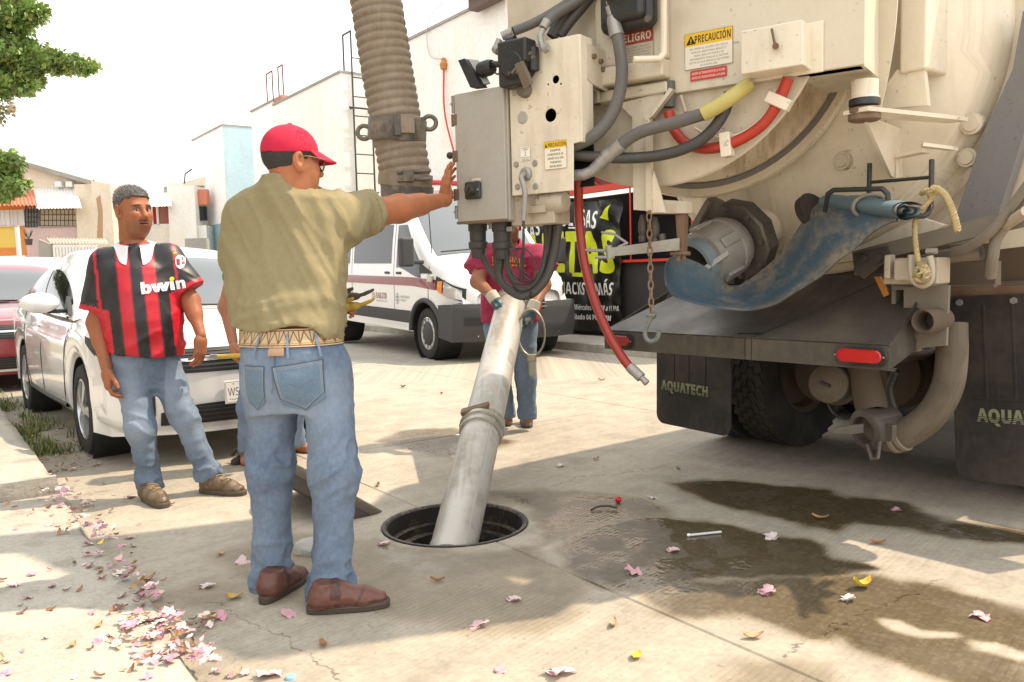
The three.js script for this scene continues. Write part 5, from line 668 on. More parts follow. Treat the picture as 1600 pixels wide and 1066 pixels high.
    // lamps
    const hl = mesh('headlight', grid(16, 6, (a, b) => { const x = mix(.50, .835, a), y = mix(mix(.70, .70, a), mix(.745, .80, a), b); return V(s * x, y, zf(x, y) + .006); }, s < 0), lampGlass, t); mesh('headlight_rim', grid(16, 4, (a, b) => { const x = mix(.46, .845, a), y = mix(mix(.675, .665, a), mix(.70, .70, a), b); return V(s * x, y, zf(x, y) + .007); }, s < 0), blackP, t);
    mesh('side_lamp', grid(10, 4, (a, b) => { const z = mix(1.95, 1.66, a), y = mix(mix(.68, .80, a), mix(.82, .85, a), b); return V(s * (plan(z) + .0), y, z); }), blackP, t);
    const fg = mesh('fog_recess', grid(12, 8, (a, b) => { const x = mix(.58, .80, a), y = mix(.33, .55, b); return V(s * x, y, zf(x, y) + .005); }, s < 0), blackP, t); mesh('fog_lamp', grid(8, 4, (a, b) => { const x = mix(.62, .74, a), y = mix(.41, .455, b); return V(s * x, y, zf(x, y) + .012); }, s < 0), M([.4, .3, .27], .15, .3), fg); }
  mesh('windscreen', [1, -1].map(s => { const g = pieceOf(C, .44, 1.07, .60, 1.0, .004, 18, 12); const p = g.attributes.position; if (s < 0) { for (let i = 0; i < p.count; i++) p.setX(i, -p.getX(i)); g.computeVertexNormals(); } return g; }), windM, t);
  mesh('rear_window', [1, -1].map(s => { const g = pieceOf(C, -1.7, -1.05, .62, 1.0, .004, 14, 10); const p = g.attributes.position; if (s < 0) { for (let i = 0; i < p.count; i++) p.setX(i, -p.getX(i)); g.computeVertexNormals(); } return g; }), glassM, t);
  mesh('wiper', rod([[.55, .985, 1.11], [.2, 1.0, 1.09], [-.35, 1.02, 1.08]], .008), blackP, t); mesh('wiper', rod([[.0, .985, 1.13], [-.3, .99, 1.12], [-.65, 1.0, 1.02]], .008), blackP, t);
  // grille, lower intake
  fp('grille', -.56, .56, .60, .755, .006, blackP); fp('chrome_strip', -.62, .62, .675, .695, .014, chrome, 30); for (const y of [.62, .645, .715, .735]) fp('grille_slat', -.48, .48, y, y + .008, .01, M([.06, .06, .06], .4));
  fp('lower_intake', -.55, .55, x => .265 + .0 * x, x => .40 - .05 * Math.pow(Math.abs(x) / .55, 4), .005, blackP); for (const y of [.29, .32, .35, .375]) fp('intake_slat', -.5, .5, y, y + .006, .01, M([.06, .06, .06], .4)); fp('lower_lip', -.66, .66, .235, .262, .02, M([.62, .61, .6], .3, .4), 30);
  return t;
}
const carF = V(.61, 0, .79), carAt = V(-2.33, 0, -6.27).addScaledVector(carF, -1.32), carTurn = Math.atan2(carF.x, carF.z);
{
  const t = thing('sedan_car', 'white sedan parked at the kerb right behind the man in the striped jersey', 'car', carAt, carTurn, null); makeSedan(t, paintWhite);
  const plateT = canvasTex(512, 256, (g, w, h) => { g.fillStyle = '#e9e7e0'; g.fillRect(0, 0, w, h); g.strokeStyle = '#8a867c'; g.lineWidth = 6; g.strokeRect(8, 8, w - 16, h - 16); g.fillStyle = '#4b463f'; g.font = '118px sans-serif'; g.save(); g.translate(28, 172); g.scale(.82, 1.12); g.fillText('WSY-1', 0, 0); g.restore(); g.fillStyle = '#77716a'; for (let i = 0; i < 16; i++) g.fillRect(40 + i * 26, 206 + (i % 3) * 4, 20, 10); g.fillRect(90, 24, 16, 16); g.fillRect(400, 24, 16, 16); });
  const p = mesh('number_plate', bx(.30, .15, .008, 0, 0, 0, .002), M([.8, .8, .78], .5), t); p.position.set(-.03, .455, 2.265); p.rotation.x = -.06; const f = new THREE.Mesh(new THREE.PlaneGeometry(.29, .14), M(0xffffff, .5, 0, { map: plateT })); f.name = 'plate_print'; f.position.z = .0055; p.add(f);
  const r = thing('sedan_car', 'dark red car cut off by the left edge, parked behind the white sedan', 'car', carAt.clone().addScaledVector(D, 4.75).add(V(-.9, 0, 0.1)), carTurn); makeSedan(r, paintRed, false);
  const w = thing('sedan_car', 'white car far left of which only roof and dark windscreen show above the red car', 'car', carAt.clone().addScaledVector(D, 10).add(V(-.2, 0, .4)), carTurn); for (const c of t.children) { const k = c.clone(); if (!/number_plate/.test(k.name)) w.add(k); }
}
// ---- ambulance van
{
  const f = V(.51, 0, .86).normalize(), right = V(-f.z, 0, f.x), at = V(-1.16, 0, -11.65).addScaledVector(right, -.93), t = thing('ambulance_van', 'white ambulance van with dark red stripe and grey lower cladding parked across the street', 'van', at, Math.atan2(f.x, f.z)); t.rotation.order = 'YXZ'; t.rotation.x = .022;
  const WR = .362, RA = -3.75, top = curve([[-5.0, 2.38], [-4.8, 2.47], [-3, 2.5], [-1.6, 2.5], [-1.15, 2.44], [-.8, 2.24], [-.3, 1.83], [.08, 1.46], [.3, 1.37], [.6, 1.27], [.82, 1.14], [.92, 1.0]]), plan = curve([[-5, .97], [-4.6, 1.0], [-1, 1.0], [0, .985], [.5, .93], [.75, .84], [.92, .66]]);
  const bot = z => { let y = .36; for (const a of [0, RA]) { const d = Math.abs(z - a), RR = WR + .08; if (d < RR) y = Math.max(y, WR + .02 + Math.sqrt(RR * RR - d * d)); } return y; };
  const C = (z, s) => { const W = plan(z), b = bot(z), r = top(z), k = Math.min(s / .72, 1); let y = mix(b, r - .06 * clamp((r - b) * 2), k), tum = .15 * Math.pow(clamp((y - 1.15) / 1.3), 1.4) * sstep(.25, -1.2, z) + .06 * sstep(1.0, r, y) * sstep(-.3, .4, z); let x = W - tum - .02 * sstep(.6, .36, y); if (s <= .72) return V(x - .05 * Math.pow(k, 14), y, z); const g = (s - .72) / .28; return V((x - .05) * (1 - g), r - .06 * Math.pow(Math.abs(1 - g), 2.6) * clamp((r - b) * 2), z); };
  const zs = []; for (let i = 0; i <= 120; i++) zs.push(mix(-5, .92, i / 120)); for (const a of [0, RA]) for (const d of [-1, 1]) for (const e of [0, .004, .02, .05]) zs.push(clamp(a + d * (WR + .08 - e), -5, .92), a + d * (WR + .081)); zs.sort((a, b) => a - b); const n = zs.length - 1;
  const mir = (g, s) => { if (s < 0) { const p = g.attributes.position; for (let i = 0; i < p.count; i++) p.setX(i, -p.getX(i)); const ix = g.index.array; for (let i = 0; i < ix.length; i += 3) { const k = ix[i]; ix[i] = ix[i + 1]; ix[i + 1] = k; } g.computeVertexNormals(); } return g; };
  for (const s of [1, -1]) mesh('body', mir(grid(n, 44, (a, b) => C(zs[Math.round(a * n)], b)), s), vanWhite, t);
  mesh('rear_wall', bx(1.8, 1.95, .03, 0, 1.4, -4.99, .01), vanWhite, t);
  // side strip between two heights
  const sAtY = (z, y) => { const b = bot(z), r = top(z); return .72 * clamp((y - b) / (r - .06 * clamp((r - b) * 2) - b)); };
  const strip = (name, z0, z1, y0, y1, off, m, s = -1, nu = 40, nv = 4) => mesh(name, mir(grid(nu, nv, (a, b) => { const z = mix(z0, z1, a), yy = mix(typeof y0 === 'function' ? y0(z) : y0, typeof y1 === 'function' ? y1(z) : y1, b), p = C(z, sAtY(z, yy)); p.x += off; return p; }), s), m, t);
  const maroon = M([.2, .012, .028], .35, 0, { clearcoat: .6 });
  const xs = -1; // the side towards the street
  for (const s of [1, -1]) {
    strip('lower_cladding', -4.9, -RA * -1 - WR - .1, .37, .66, .012, clad, s); strip('lower_cladding', RA + WR + .1, -.46, .37, .66, .012, clad, s, 40); strip('white_sill', RA + WR + .1, -.46, .37, .48, .016, vanWhite, s); strip('red_stripe', -4.95, .50, z => 1.02 - .05 * sstep(-.5, .5, z), z => 1.145 - .03 * sstep(-.6, .5, z), .004, maroon, s, 50);
    strip('side_window', -2.75, -1.16, 1.34, 1.92, .006, glassM, s); strip('side_window', -4.6, -2.95, 1.34, 1.92, .006, glassM, s);
    strip('front_window', -.95, -.12, z => 1.28 - .14 * sstep(-.9, -.1, z) + .0, z => Math.min(1.92, mix(1.9, 1.34, clamp((z + .62) / .5))), .006, glassM, s, 30, 6); strip('quarter_trim', -.14, .18, 1.2, z => mix(1.36, 1.22, clamp((z + .14) / .32)), .007, clad, s, 12);
    for (const z of [-2.84, -1.05, .1]) strip('door_gap', z - .006, z + .006, .42, 2.2 - .9 * sstep(-.5, .1, z), .003, seamM, s, 2, 20);
    for (const z of [-1.3, -.86]) mesh('door_handle', bx(.03, .035, .17, s * 1.005, 1.2, z, .012), clad, t); mesh('side_lamp', bx(.03, .1, .16, s * .985, 1.13, .17, .01), M([.5, .45, .35], .3, .5), t);
    mesh('wing_mirror', [bx(.2, .4, .14, s * 1.26, 1.5, .02, .04, 0, 0, 0, 3), bx(.22, .06, .06, s * 1.1, 1.36, .0, .02)], clad, t);
    mesh('arch_trim', tube([...Array(15)].map((_, i) => { const a = Math.PI * i / 14; return V(s * (plan(Math.cos(a) * .44) + .012), WR + .02 + Math.sin(a) * (WR + .085), Math.cos(a) * (WR + .085)); }), .035, 40, 8), clad, t); mesh('wheel_arch_lining', lathe([[WR + .075, -.35], [WR + .075, 0]], [s * .97, WR + .02, 0], [s * 3, WR + .02, 0], 40), blackP, t); mesh('wheel_arch_lining', lathe([[WR + .075, -.35], [WR + .075, 0]], [s * .97, WR + .02, RA], [s * 3, WR + .02, RA], 40), blackP, t);
    for (const z of [0, RA]) roadWheel(t, s * .86, z, WR, .22, s, 0, .64);
    mesh('headlight', mir(grid(14, 8, (a, b) => { const z = mix(.30, .83, a), y = mix(mix(1.0, .82, a), mix(1.17, 1.0, a), b), p = C(z, sAtY(z, Math.min(y, top(z) - .03))); p.x += .01; return p; }), s), blackP, t); mesh('headlight_lens', mir(grid(12, 6, (a, b) => { const z = mix(.5, .80, a), y = mix(mix(.91, .85, a), mix(1.1, .98, a), b), p = C(z, sAtY(z, Math.min(y, top(z) - .04))); p.x += .02; return p; }), s), lampGlass, t); mesh('indicator_lamp', mir(grid(6, 6, (a, b) => { const z = mix(.36, .47, a), y = mix(mix(.97, .92, a), mix(1.1, 1.1, a), b), p = C(z, sAtY(z, y)); p.x += .018; return p; }), s), M([.75, .25, .03], .3), t);
  }
  // bumper, grille, windscreen
  const Bf = (u, y) => V(u * .98, y, .98 - .16 * Math.pow(Math.abs(u), 3.5) - .1 * sstep(.7, 1.05, y) - .04 * sstep(.5, .3, y));
  mesh('front_bumper', [grid(40, 12, (a, b) => Bf(a * 2 - 1, mix(.30, .80, b))), ...[1, -1].map(s => grid(10, 8, (a, b) => Bf(s, mix(.3, .8, b)).lerp(V(s * 1.0, mix(.34, .78, b), .44), a), s > 0)), grid(20, 3, (a, b) => Bf(a * 2 - 1, .8).lerp(V((a * 2 - 1) * .8, .82, .75), b))], clad, t);
  mesh('front_panel', grid(30, 10, (a, b) => Bf((a * 2 - 1) * .84, mix(.79, 1.12, b)).add(V(0, 0, -.03 - .05 * b))), vanWhite, t); mesh('grille', grid(20, 8, (a, b) => Bf((a * 2 - 1) * mix(.36, .44, b), mix(.70, 1.02, b)).add(V(0, 0, .012))), blackP, t); for (let i = 0; i < 6; i++) mesh('grille_bar', rod([...Array(9)].map((_, k) => Bf((k / 4 - 1) * .4, .73 + i * .05).add(V(0, 0, .022))), .007, 6), M([.12, .12, .12], .4), t); mesh('red_tag', bx(.06, .09, .01, .30, .86, .93, .003), M([.5, .03, .03], .4), t); mesh('fog_recess', grid(6, 4, (a, b) => Bf(mix(-.86, -.6, a), mix(.52, .62, b)).add(V(0, 0, .01))), blackP, t);
  mesh('windscreen', [1, -1].map(s => mir(pieceOf(C, -.98, .05, .75, 1.0, .006, 20, 10), s)), windM, t); mesh('wiper', rod([[-.75, 1.50, .06], [-.3, 1.53, .06], [.1, 1.56, .04]], .011), blackP, t); mesh('antenna', rod([[-.86, 1.42, .0], [-.87, 2.05, -.05]], .007), blackP, t);
  mesh('roof_lamp', bx(.26, .07, .18, -.5, 2.54, -1.5, .02), M([.35, .28, .22], .4), t); mesh('light_bar', bx(1.2, .09, .22, .1, 2.56, -1.1, .03), M([.5, .04, .05], .3), t);
  const side = (name, z, y, w, h, draw) => { const p = C(z, sAtY(z, y)); const s = sticker(t, name, w, h, draw, [-p.x - .006, y, z], E(0, -Math.PI / 2, 0), 512, { transparent: true }); return s; };
  side('salud_lettering', -1.62, .82, .72, .2, (g, w, h) => { g.fillStyle = '#8d3a45'; g.font = 'bold ' + h * .62 + 'px serif'; g.fillText('SALUD', w * .28, h * .6); g.font = h * .2 + 'px serif'; g.fillStyle = '#9a8f85'; g.fillText('SECRETARÍA DE SALUD', w * .29, h * .86); g.fillStyle = '#c9ae9c'; g.beginPath(); g.arc(w * .12, h * .45, h * .34, 0, 7); g.fill(); });
  side('service_emblem', -.72, .82, .62, .2, (g, w, h) => { g.strokeStyle = '#6b6a66'; g.lineWidth = 5; for (let i = 0; i < 6; i++) { const a = i / 6 * 6.283; g.beginPath(); g.arc(w * .16 + Math.cos(a) * h * .22, h * .5 + Math.sin(a) * h * .26, h * .15, 0, 7); g.stroke(); } g.fillStyle = '#85827c'; g.font = h * .24 + 'px sans-serif'; g.fillText('BENEFICENCIA', w * .36, h * .42); g.fillText('PÚBLICA', w * .36, h * .68); });
}

// ---------------------------------------------------------------- people: bodies and clothes meshed from distance fields
function nets(f, mn, mx, h, color) {
  const n = [0, 1, 2].map(i => Math.ceil((mx.getComponent(i) - mn.getComponent(i)) / h) + 1), [nx, ny, nz_] = n, val = new Float32Array(nx * ny * nz_).fill(1), p = V(0, 0, 0), BK = 5;
  const id = (i, j, k) => (k * ny + j) * nx + i;
  for (let k0 = 0; k0 < nz_; k0 += BK) for (let j0 = 0; j0 < ny; j0 += BK) for (let i0 = 0; i0 < nx; i0 += BK) {
    p.set(mn.x + (i0 + BK / 2) * h, mn.y + (j0 + BK / 2) * h, mn.z + (k0 + BK / 2) * h); const d = f(p), far = Math.abs(d) > BK * h * 1.5 + .03;
    for (let k = k0; k < Math.min(k0 + BK, nz_); k++) for (let j = j0; j < Math.min(j0 + BK, ny); j++) for (let i = i0; i < Math.min(i0 + BK, nx); i++) val[id(i, j, k)] = far ? d : f(p.set(mn.x + i * h, mn.y + j * h, mn.z + k * h));
  }
  const vi = new Int32Array(nx * ny * nz_).fill(-1), pos = [], idx = [];
  for (let k = 0; k < nz_ - 1; k++) for (let j = 0; j < ny - 1; j++) for (let i = 0; i < nx - 1; i++) {
    const v = [val[id(i, j, k)], val[id(i + 1, j, k)], val[id(i, j + 1, k)], val[id(i + 1, j + 1, k)], val[id(i, j, k + 1)], val[id(i + 1, j, k + 1)], val[id(i, j + 1, k + 1)], val[id(i + 1, j + 1, k + 1)]]; let c = 0; for (const x of v) if (x < 0) c++; if (c === 0 || c === 8) continue;
    let x = 0, y = 0, z = 0, m = 0; for (let a = 0; a < 8; a++) for (const b of [1, 2, 4]) if (!(a & b)) { const q = a | b; if ((v[a] < 0) !== (v[q] < 0)) { const t = v[a] / (v[a] - v[q]); x += (a & 1) + (b === 1 ? t : 0); y += ((a >> 1) & 1) + (b === 2 ? t : 0); z += ((a >> 2) & 1) + (b === 4 ? t : 0); m++; } }
    vi[id(i, j, k)] = pos.length / 3; pos.push(mn.x + (i + x / m) * h, mn.y + (j + y / m) * h, mn.z + (k + z / m) * h);
  }
  const quad = (a, b, c, d, fl) => { if (a < 0 || b < 0 || c < 0 || d < 0) return; fl ? idx.push(a, b, c, a, c, d) : idx.push(a, c, b, a, d, c); };
  for (let k = 1; k < nz_ - 1; k++) for (let j = 1; j < ny - 1; j++) for (let i = 1; i < nx - 1; i++) { const s = val[id(i, j, k)] < 0;
    if (s !== val[id(i + 1, j, k)] < 0) quad(vi[id(i, j - 1, k - 1)], vi[id(i, j, k - 1)], vi[id(i, j, k)], vi[id(i, j - 1, k)], s);
    if (s !== val[id(i, j + 1, k)] < 0) quad(vi[id(i - 1, j, k - 1)], vi[id(i - 1, j, k)], vi[id(i, j, k)], vi[id(i, j, k - 1)], s);
    if (s !== val[id(i, j, k + 1)] < 0) quad(vi[id(i - 1, j - 1, k)], vi[id(i, j - 1, k)], vi[id(i, j, k)], vi[id(i - 1, j, k)], s); }
  const g = new THREE.BufferGeometry(); g.setAttribute('position', new THREE.Float32BufferAttribute(pos, 3)); g.setIndex(idx); g.computeVertexNormals();
  if (color) { const cs = new Float32Array(pos.length), N_ = g.attributes.normal; for (let i = 0; i < pos.length; i += 3) { const c = color(V(pos[i], pos[i + 1], pos[i + 2]), V(N_.array[i], N_.array[i + 1], N_.array[i + 2])); cs[i] = c[0]; cs[i + 1] = c[1]; cs[i + 2] = c[2]; } g.setAttribute('color', new THREE.BufferAttribute(cs, 3)); }
  return g;
}
const smin = (a, b, k) => { const h = Math.max(k - Math.abs(a - b), 0) / k; return Math.min(a, b) - h * h * k * .25; };
function bone(a, b, ra, rb = ra, flat = 1, side = null) { // a tapered capsule; flat < 1 thins it across 'side'
  a = va(a); b = va(b); const dx = b.x - a.x, dy = b.y - a.y, dz = b.z - a.z, L2 = dx * dx + dy * dy + dz * dz || 1e-9; let w = null; if (flat !== 1) { const ax = V(dx, dy, dz).normalize(); w = ax.clone().cross(va(side)).normalize(); }
  return p => { let x = p.x - a.x, y = p.y - a.y, z = p.z - a.z; const t = clamp((x * dx + y * dy + z * dz) / L2); x -= dx * t; y -= dy * t; z -= dz * t; const r = ra + (rb - ra) * t; if (w) { const q = x * w.x + y * w.y + z * w.z, e = q / flat - q; x += w.x * e; y += w.y * e; z += w.z * e; return (Math.sqrt(x * x + y * y + z * z) - r) * (flat < 1 ? flat * .5 + .5 : 1); } return Math.sqrt(x * x + y * y + z * z) - r; };
}
function ell(c, rx, ry, rz, X = V(1, 0, 0), Y = V(0, 1, 0), Z = V(0, 0, 1)) { c = va(c); const m = Math.min(rx, ry, rz); return p => { const x = p.x - c.x, y = p.y - c.y, z = p.z - c.z, a = (x * X.x + y * X.y + z * X.z) / rx, b = (x * Y.x + y * Y.y + z * Y.z) / ry, d = (x * Z.x + y * Z.y + z * Z.z) / rz; const k = Math.sqrt(a * a + b * b + d * d), k2 = Math.sqrt(a * a / rx / rx + b * b / ry / ry + d * d / rz / rz); return k2 > 1e-6 ? k * (k - 1) / k2 : -m; }; }
function trunk(secs, S) { // stacked ellipses [centre, half width, front depth, back depth] from bottom to top; S = right-hand direction
  const Fw = V(S.z, 0, -S.x); secs = secs.map(([c, a, b, d]) => [va(c), a, b, d ?? b]);
  return p => { let i = 0; const n = secs.length; while (i < n - 2 && p.y > secs[i + 1][0].y) i++; const [c0, a0, b0, d0] = secs[i], [c1, a1, b1, d1] = secs[i + 1], t0 = (p.y - c0.y) / (c1.y - c0.y), t = clamp(t0), u = t * t * (3 - 2 * t) * .5 + t * .5; const x = p.x - mix(c0.x, c1.x, t), z = p.z - mix(c0.z, c1.z, t), s = x * S.x + z * S.z, f = x * Fw.x + z * Fw.z, rx = mix(a0, a1, u), rz = f > 0 ? mix(b0, b1, u) : mix(d0, d1, u), k = Math.hypot(s / rx, f / rz); let d = (k - 1) * Math.min(rx, rz); const y0 = secs[0][0].y - p.y, y1 = p.y - secs[n - 1][0].y; return Math.max(d, y0, y1 - .0); };
}
const union = (list, k) => p => { let d = 1e9; for (const f of list) d = d > 1e8 ? f(p) : smin(d, f(p), k); return d; };
const ridge = (p, dir, fl, fs, seed) => { const a = p.x * dir.x + p.y * dir.y + p.z * dir.z, v = vn((p.x - dir.x * a) * fs + seed, (p.y - dir.y * a) * fs + a * fl, (p.z - dir.z * a) * fs + seed * 2.3); const r = 1 - Math.abs(2.6 * v - 1.3); return r <= 0 ? 0 : r * r * (1.6 - .6 * r); };
function trace(f, o, dir, max = .6) { const p = o.clone(); let t = 0; for (let i = 0; i < 90; i++) { const d = f(p); if (d < .0006) break; const s = Math.max(d * .7, .0005); t += s; if (t > max) return null; p.addScaledVector(dir, s); } return p; }
function drape(f, c, U, W, dir, w, h, off, nu = 16, nv = 12, shape) { // lay a w x h patch onto a field, looking along dir
  let last = c.clone(); return grid(nu, nv, (u, v) => { let a = (u - .5) * w, b = (v - .5) * h; if (shape) [a, b] = shape(u, v); const o = c.clone().addScaledVector(U, a).addScaledVector(W, b).addScaledVector(dir, -.3), q = trace(f, o, dir, .7); if (q) last = q.addScaledVector(dir, -off); return last.clone(); });
}
function box3(pts, pad) { const b = new THREE.Box3(); pts.forEach(p => b.expandByPoint(va(p))); b.expandByScalar(pad); return [b.min, b.max]; }
const vcol = (rough, o = {}) => new THREE.MeshPhysicalMaterial({ color: 0xffffff, vertexColors: true, roughness: rough, side: THREE.DoubleSide, ...o });
const skinM = vcol(.5, { specularIntensity: .45 }), clothM = vcol(.9, { sheen: .15, sheenRoughness: .8 }), denimM = vcol(.92, { sheen: .2, sheenRoughness: .7 }), silkM = vcol(.45, { sheen: .3 }), leatherM = vcol(.45), hairM = vcol(.7);
class Figure {
  constructor(label, at) { this.t = thing('person', label, 'person', at); this.at = va(at); }
  add(name, g, m, parent) { g = merged(g); g.translate(-this.at.x, -this.at.y, -this.at.z); const o = new THREE.Mesh(g, m); o.name = name; o.castShadow = o.receiveShadow = true; (parent || this.t).add(o); return o; }
}
function handField(w, f, n, thumbSide, o = {}) { // wrist, finger direction, palm direction; thumb on the given side (+1 / -1 along f x n)
  f = f.clone().normalize(); n = n.clone().addScaledVector(f, -n.dot(f)).normalize(); const s = f.clone().cross(n).multiplyScalar(thumbSide), k = o.size || 1, curl = o.curl ?? .35, at = (a, b, c) => w.clone().addScaledVector(f, a * k).addScaledVector(s, b * k).addScaledVector(n, c * k), L = [];
  L.push(bone(at(.0, .0, 0), at(.03, 0, 0), .027 * k, .03 * k, .72, s)); L.push(bone(at(.03, .018, 0), at(.088, .027, -.002), .02 * k, .016 * k), bone(at(.03, 0, -.002), at(.092, .006, -.004), .02 * k, .016 * k), bone(at(.03, -.016, 0), at(.085, -.02, -.002), .02 * k, .0155 * k)); const palm = union(L, .02 * k), fingers = []; const pts = [w.clone()];
  [[.030, .092, .074, .0092], [.010, .097, .082, .0095], [-.010, .093, .076, .009], [-.028, .084, .060, .008]].forEach(([b, a, len, r], i) => { let p = at(a, b, -.003), ang = curl * (.55 + .12 * i) * (o.cf?.[i] ?? 1), d; const fs = []; for (const [q, part] of [[.45, 0], [.32, 1], [.26, 2]]) { d = f.clone().multiplyScalar(Math.cos(ang)).addScaledVector(n, Math.sin(ang)).addScaledVector(s, (o.spread ?? .04) * (1.5 - i) * .8).normalize(); const e = p.clone().addScaledVector(d, len * q * k); fs.push(bone(p, e, r * k * (1 - part * .07), r * k * (.95 - part * .08))); p = e; ang += curl * (part ? .7 : 1.1) * (o.cf?.[i] ?? 1); } pts.push(p.clone()); fingers.push(union(fs, .004 * k)); });
  const tb = o.thumb ?? .75; let p = at(.022, .028, .008), d = f.clone().multiplyScalar(Math.cos(tb)).addScaledVector(s, Math.sin(tb)).addScaledVector(n, .35).normalize(); const e = p.clone().addScaledVector(d, .042 * k), d2 = d.clone().addScaledVector(f, .5).normalize(), e2 = e.clone().addScaledVector(d2, .03 * k), e3 = e2.clone().addScaledVector(d2, .024 * k); pts.push(e3); const th = union([bone(p, e, .0155 * k, .0115 * k), bone(e, e2, .0115 * k, .0105 * k), bone(e2, e3, .0105 * k, .0085 * k)], .006 * k);
  return { f: q => { let m = smin(palm(q), th(q), .012 * k), g = 1e9; for (const x of fingers) g = Math.min(g, x(q)); return smin(m, g, .006 * k); }, pts };
}
function handMesh(h, color, cell = .0035) { const [a, b] = box3(h.pts, .045); return nets(h.f, a, b, cell, color); }
const skinCol = (base, s = 1) => p => { const v = .9 + .2 * vn(p.x * 60, p.y * 60, p.z * 60) * .6 + .16 * (vn(p.x * 14, p.y * 14, p.z * 14) - .5); return [base[0] * v, base[1] * v * (1 - .05 * s * vn(p.x * 9, p.y * 9, p.z * 9)), base[2] * v]; };
function headField(c, F, tilt = 0, k = 1, heavy = 0) { // local axes x right-hand side of the face, y up, z forward
  const Z = F.clone().normalize(), X = V(-Z.z, 0, Z.x).normalize(), Y = V(0, 1, 0).applyAxisAngle(X, tilt); const Zt = Z.clone().applyAxisAngle(X, tilt); const w = (x, y, z) => c.clone().addScaledVector(X, x * k).addScaledVector(Y, y * k).addScaledVector(Zt, z * k), l = p => { const d = p.clone().sub(c); return V(d.dot(X) / k, d.dot(Y) / k, d.dot(Zt) / k); };
  const cr = ell([0, .036, -.014], .078, .090, .099), jaw = ell([0, -.046, .022], .06 + heavy * .006, .07, .066), chin = bone([-.012, -.094, .058], [.012, -.094, .058], .023), chk = [bone([.036, -.022, .056], [.03, -.058, .05], .032 + heavy * .003), bone([-.036, -.022, .056], [-.03, -.058, .05], .032 + heavy * .003)], brow = bone([-.036, .026, .077], [.036, .026, .077], .0145), nose = union([bone([0, .016, .090], [0, -.026, .110], .0085, .0145), bone([-.013, -.031, .097], [.013, -.031, .097], .0105)], .01), lipU = bone([-.019, -.0585, .0855], [.019, -.0585, .0855], .0068), lipL = bone([-.016, -.071, .084], [.016, -.071, .084], .0085), muz = ell([0, -.056, .070], .034, .028, .024);
  const soc = [ell([.031, .008, .100], .019, .0115, .018), ell([-.031, .008, .100], .019, .0115, .018)], eye = [ell([.031, .0075, .0765], .0135, .0125, .0125), ell([-.031, .0075, .0765], .0135, .0125, .0125)];
  const ear = s => { const X1 = V(.97 * s, 0, -.25), Z1 = V(.25 * s, 0, .97), o = ell([s * .083, .003, -.012], .0105, .034, .021, X1, V(0, 1, 0), Z1), q = ell([s * .094, .004, -.006], .011, .021, .0115, X1, V(0, 1, 0), Z1), lobe = ell([s * .08, -.03, -.004], .009, .013, .012); return p => smin(-smin(-o(p), q(p), .006), lobe(p), .008); };
  const eR = ear(1), eL = ear(-1), neck = bone([0, -.055, -.018], [0, -.135, -.022], .056 + heavy * .007, .056 + heavy * .007), jowl = heavy ? bone([-.03, -.098, .03], [.03, -.098, .03], .03) : null;
  const local = p => { let d = smin(cr(p), jaw(p), .04); d = smin(d, chin(p), .03); d = smin(d, chk[0](p), .03); d = smin(d, chk[1](p), .03); d = smin(d, brow(p), .022); d = smin(d, muz(p), .022); if (jowl) d = smin(d, jowl(p), .03); d = smin(d, neck(p), .035); for (const s of soc) d = -smin(-d, s(p), .012); d = smin(d, nose(p), .012); d = smin(d, lipU(p), .006); d = smin(d, lipL(p), .007); d = Math.max(d, -(Math.hypot((p.y + .0645) * 1, Math.max(0, p.z > .06 ? 0 : .06 - p.z)) - .0014 + Math.max(0, Math.abs(p.x) - .02))); for (const e of eye) d = Math.min(d, e(p)); d = Math.min(d, smin(d, eR(p), .008), smin(d, eL(p), .008)); return d; };
  return { local, f: p => local(l(p)) * k, w, l, X, Y, Z: Zt, k, cr };
}
function strands(H, n, seed, ok, len, col) { // short separate hairs standing on the scalp
  const r = rng(seed), p = [], c = []; let k = 0; while (k < n) { const a = r() * 6.2832, e = Math.asin(mix(-.55, 1, r())), d = V(Math.cos(e) * Math.cos(a), Math.sin(e), Math.cos(e) * Math.sin(a)), q = V(d.x * .078, .036 + d.y * .09, -.014 + d.z * .099); if (!ok(q)) continue; k++; const L = len(q) * (.6 + .8 * r()), t = V(d.x + (r() - .5) * .9, d.y * .8 + .25 + (r() - .5) * .5, d.z - .25 + (r() - .5) * .9).normalize(), w = V(r() - .5, r() - .5, r() - .5).cross(t).setLength(.0011), b = q.clone().addScaledVector(d, .001), tip = b.clone().addScaledVector(t, L); for (const v of [b.clone().add(w), b.clone().sub(w), tip]) { const g = H.w(v.x, v.y, v.z); p.push(g.x, g.y, g.z); } const cc = col(q, r()); for (let i = 0; i < 3; i++) c.push(...cc); }
  const g = new THREE.BufferGeometry(); g.setAttribute('position', new THREE.Float32BufferAttribute(p, 3)); g.setAttribute('color', new THREE.Float32BufferAttribute(c, 3)); g.computeVertexNormals(); return g; }
const headBox = (H, y0 = -.17, y1 = .16, r = .125) => { const q = []; for (const x of [-r, r]) for (const y of [y0, y1]) for (const z of [-r, r]) q.push(H.w(x, y, z)); return box3(q, .01); };
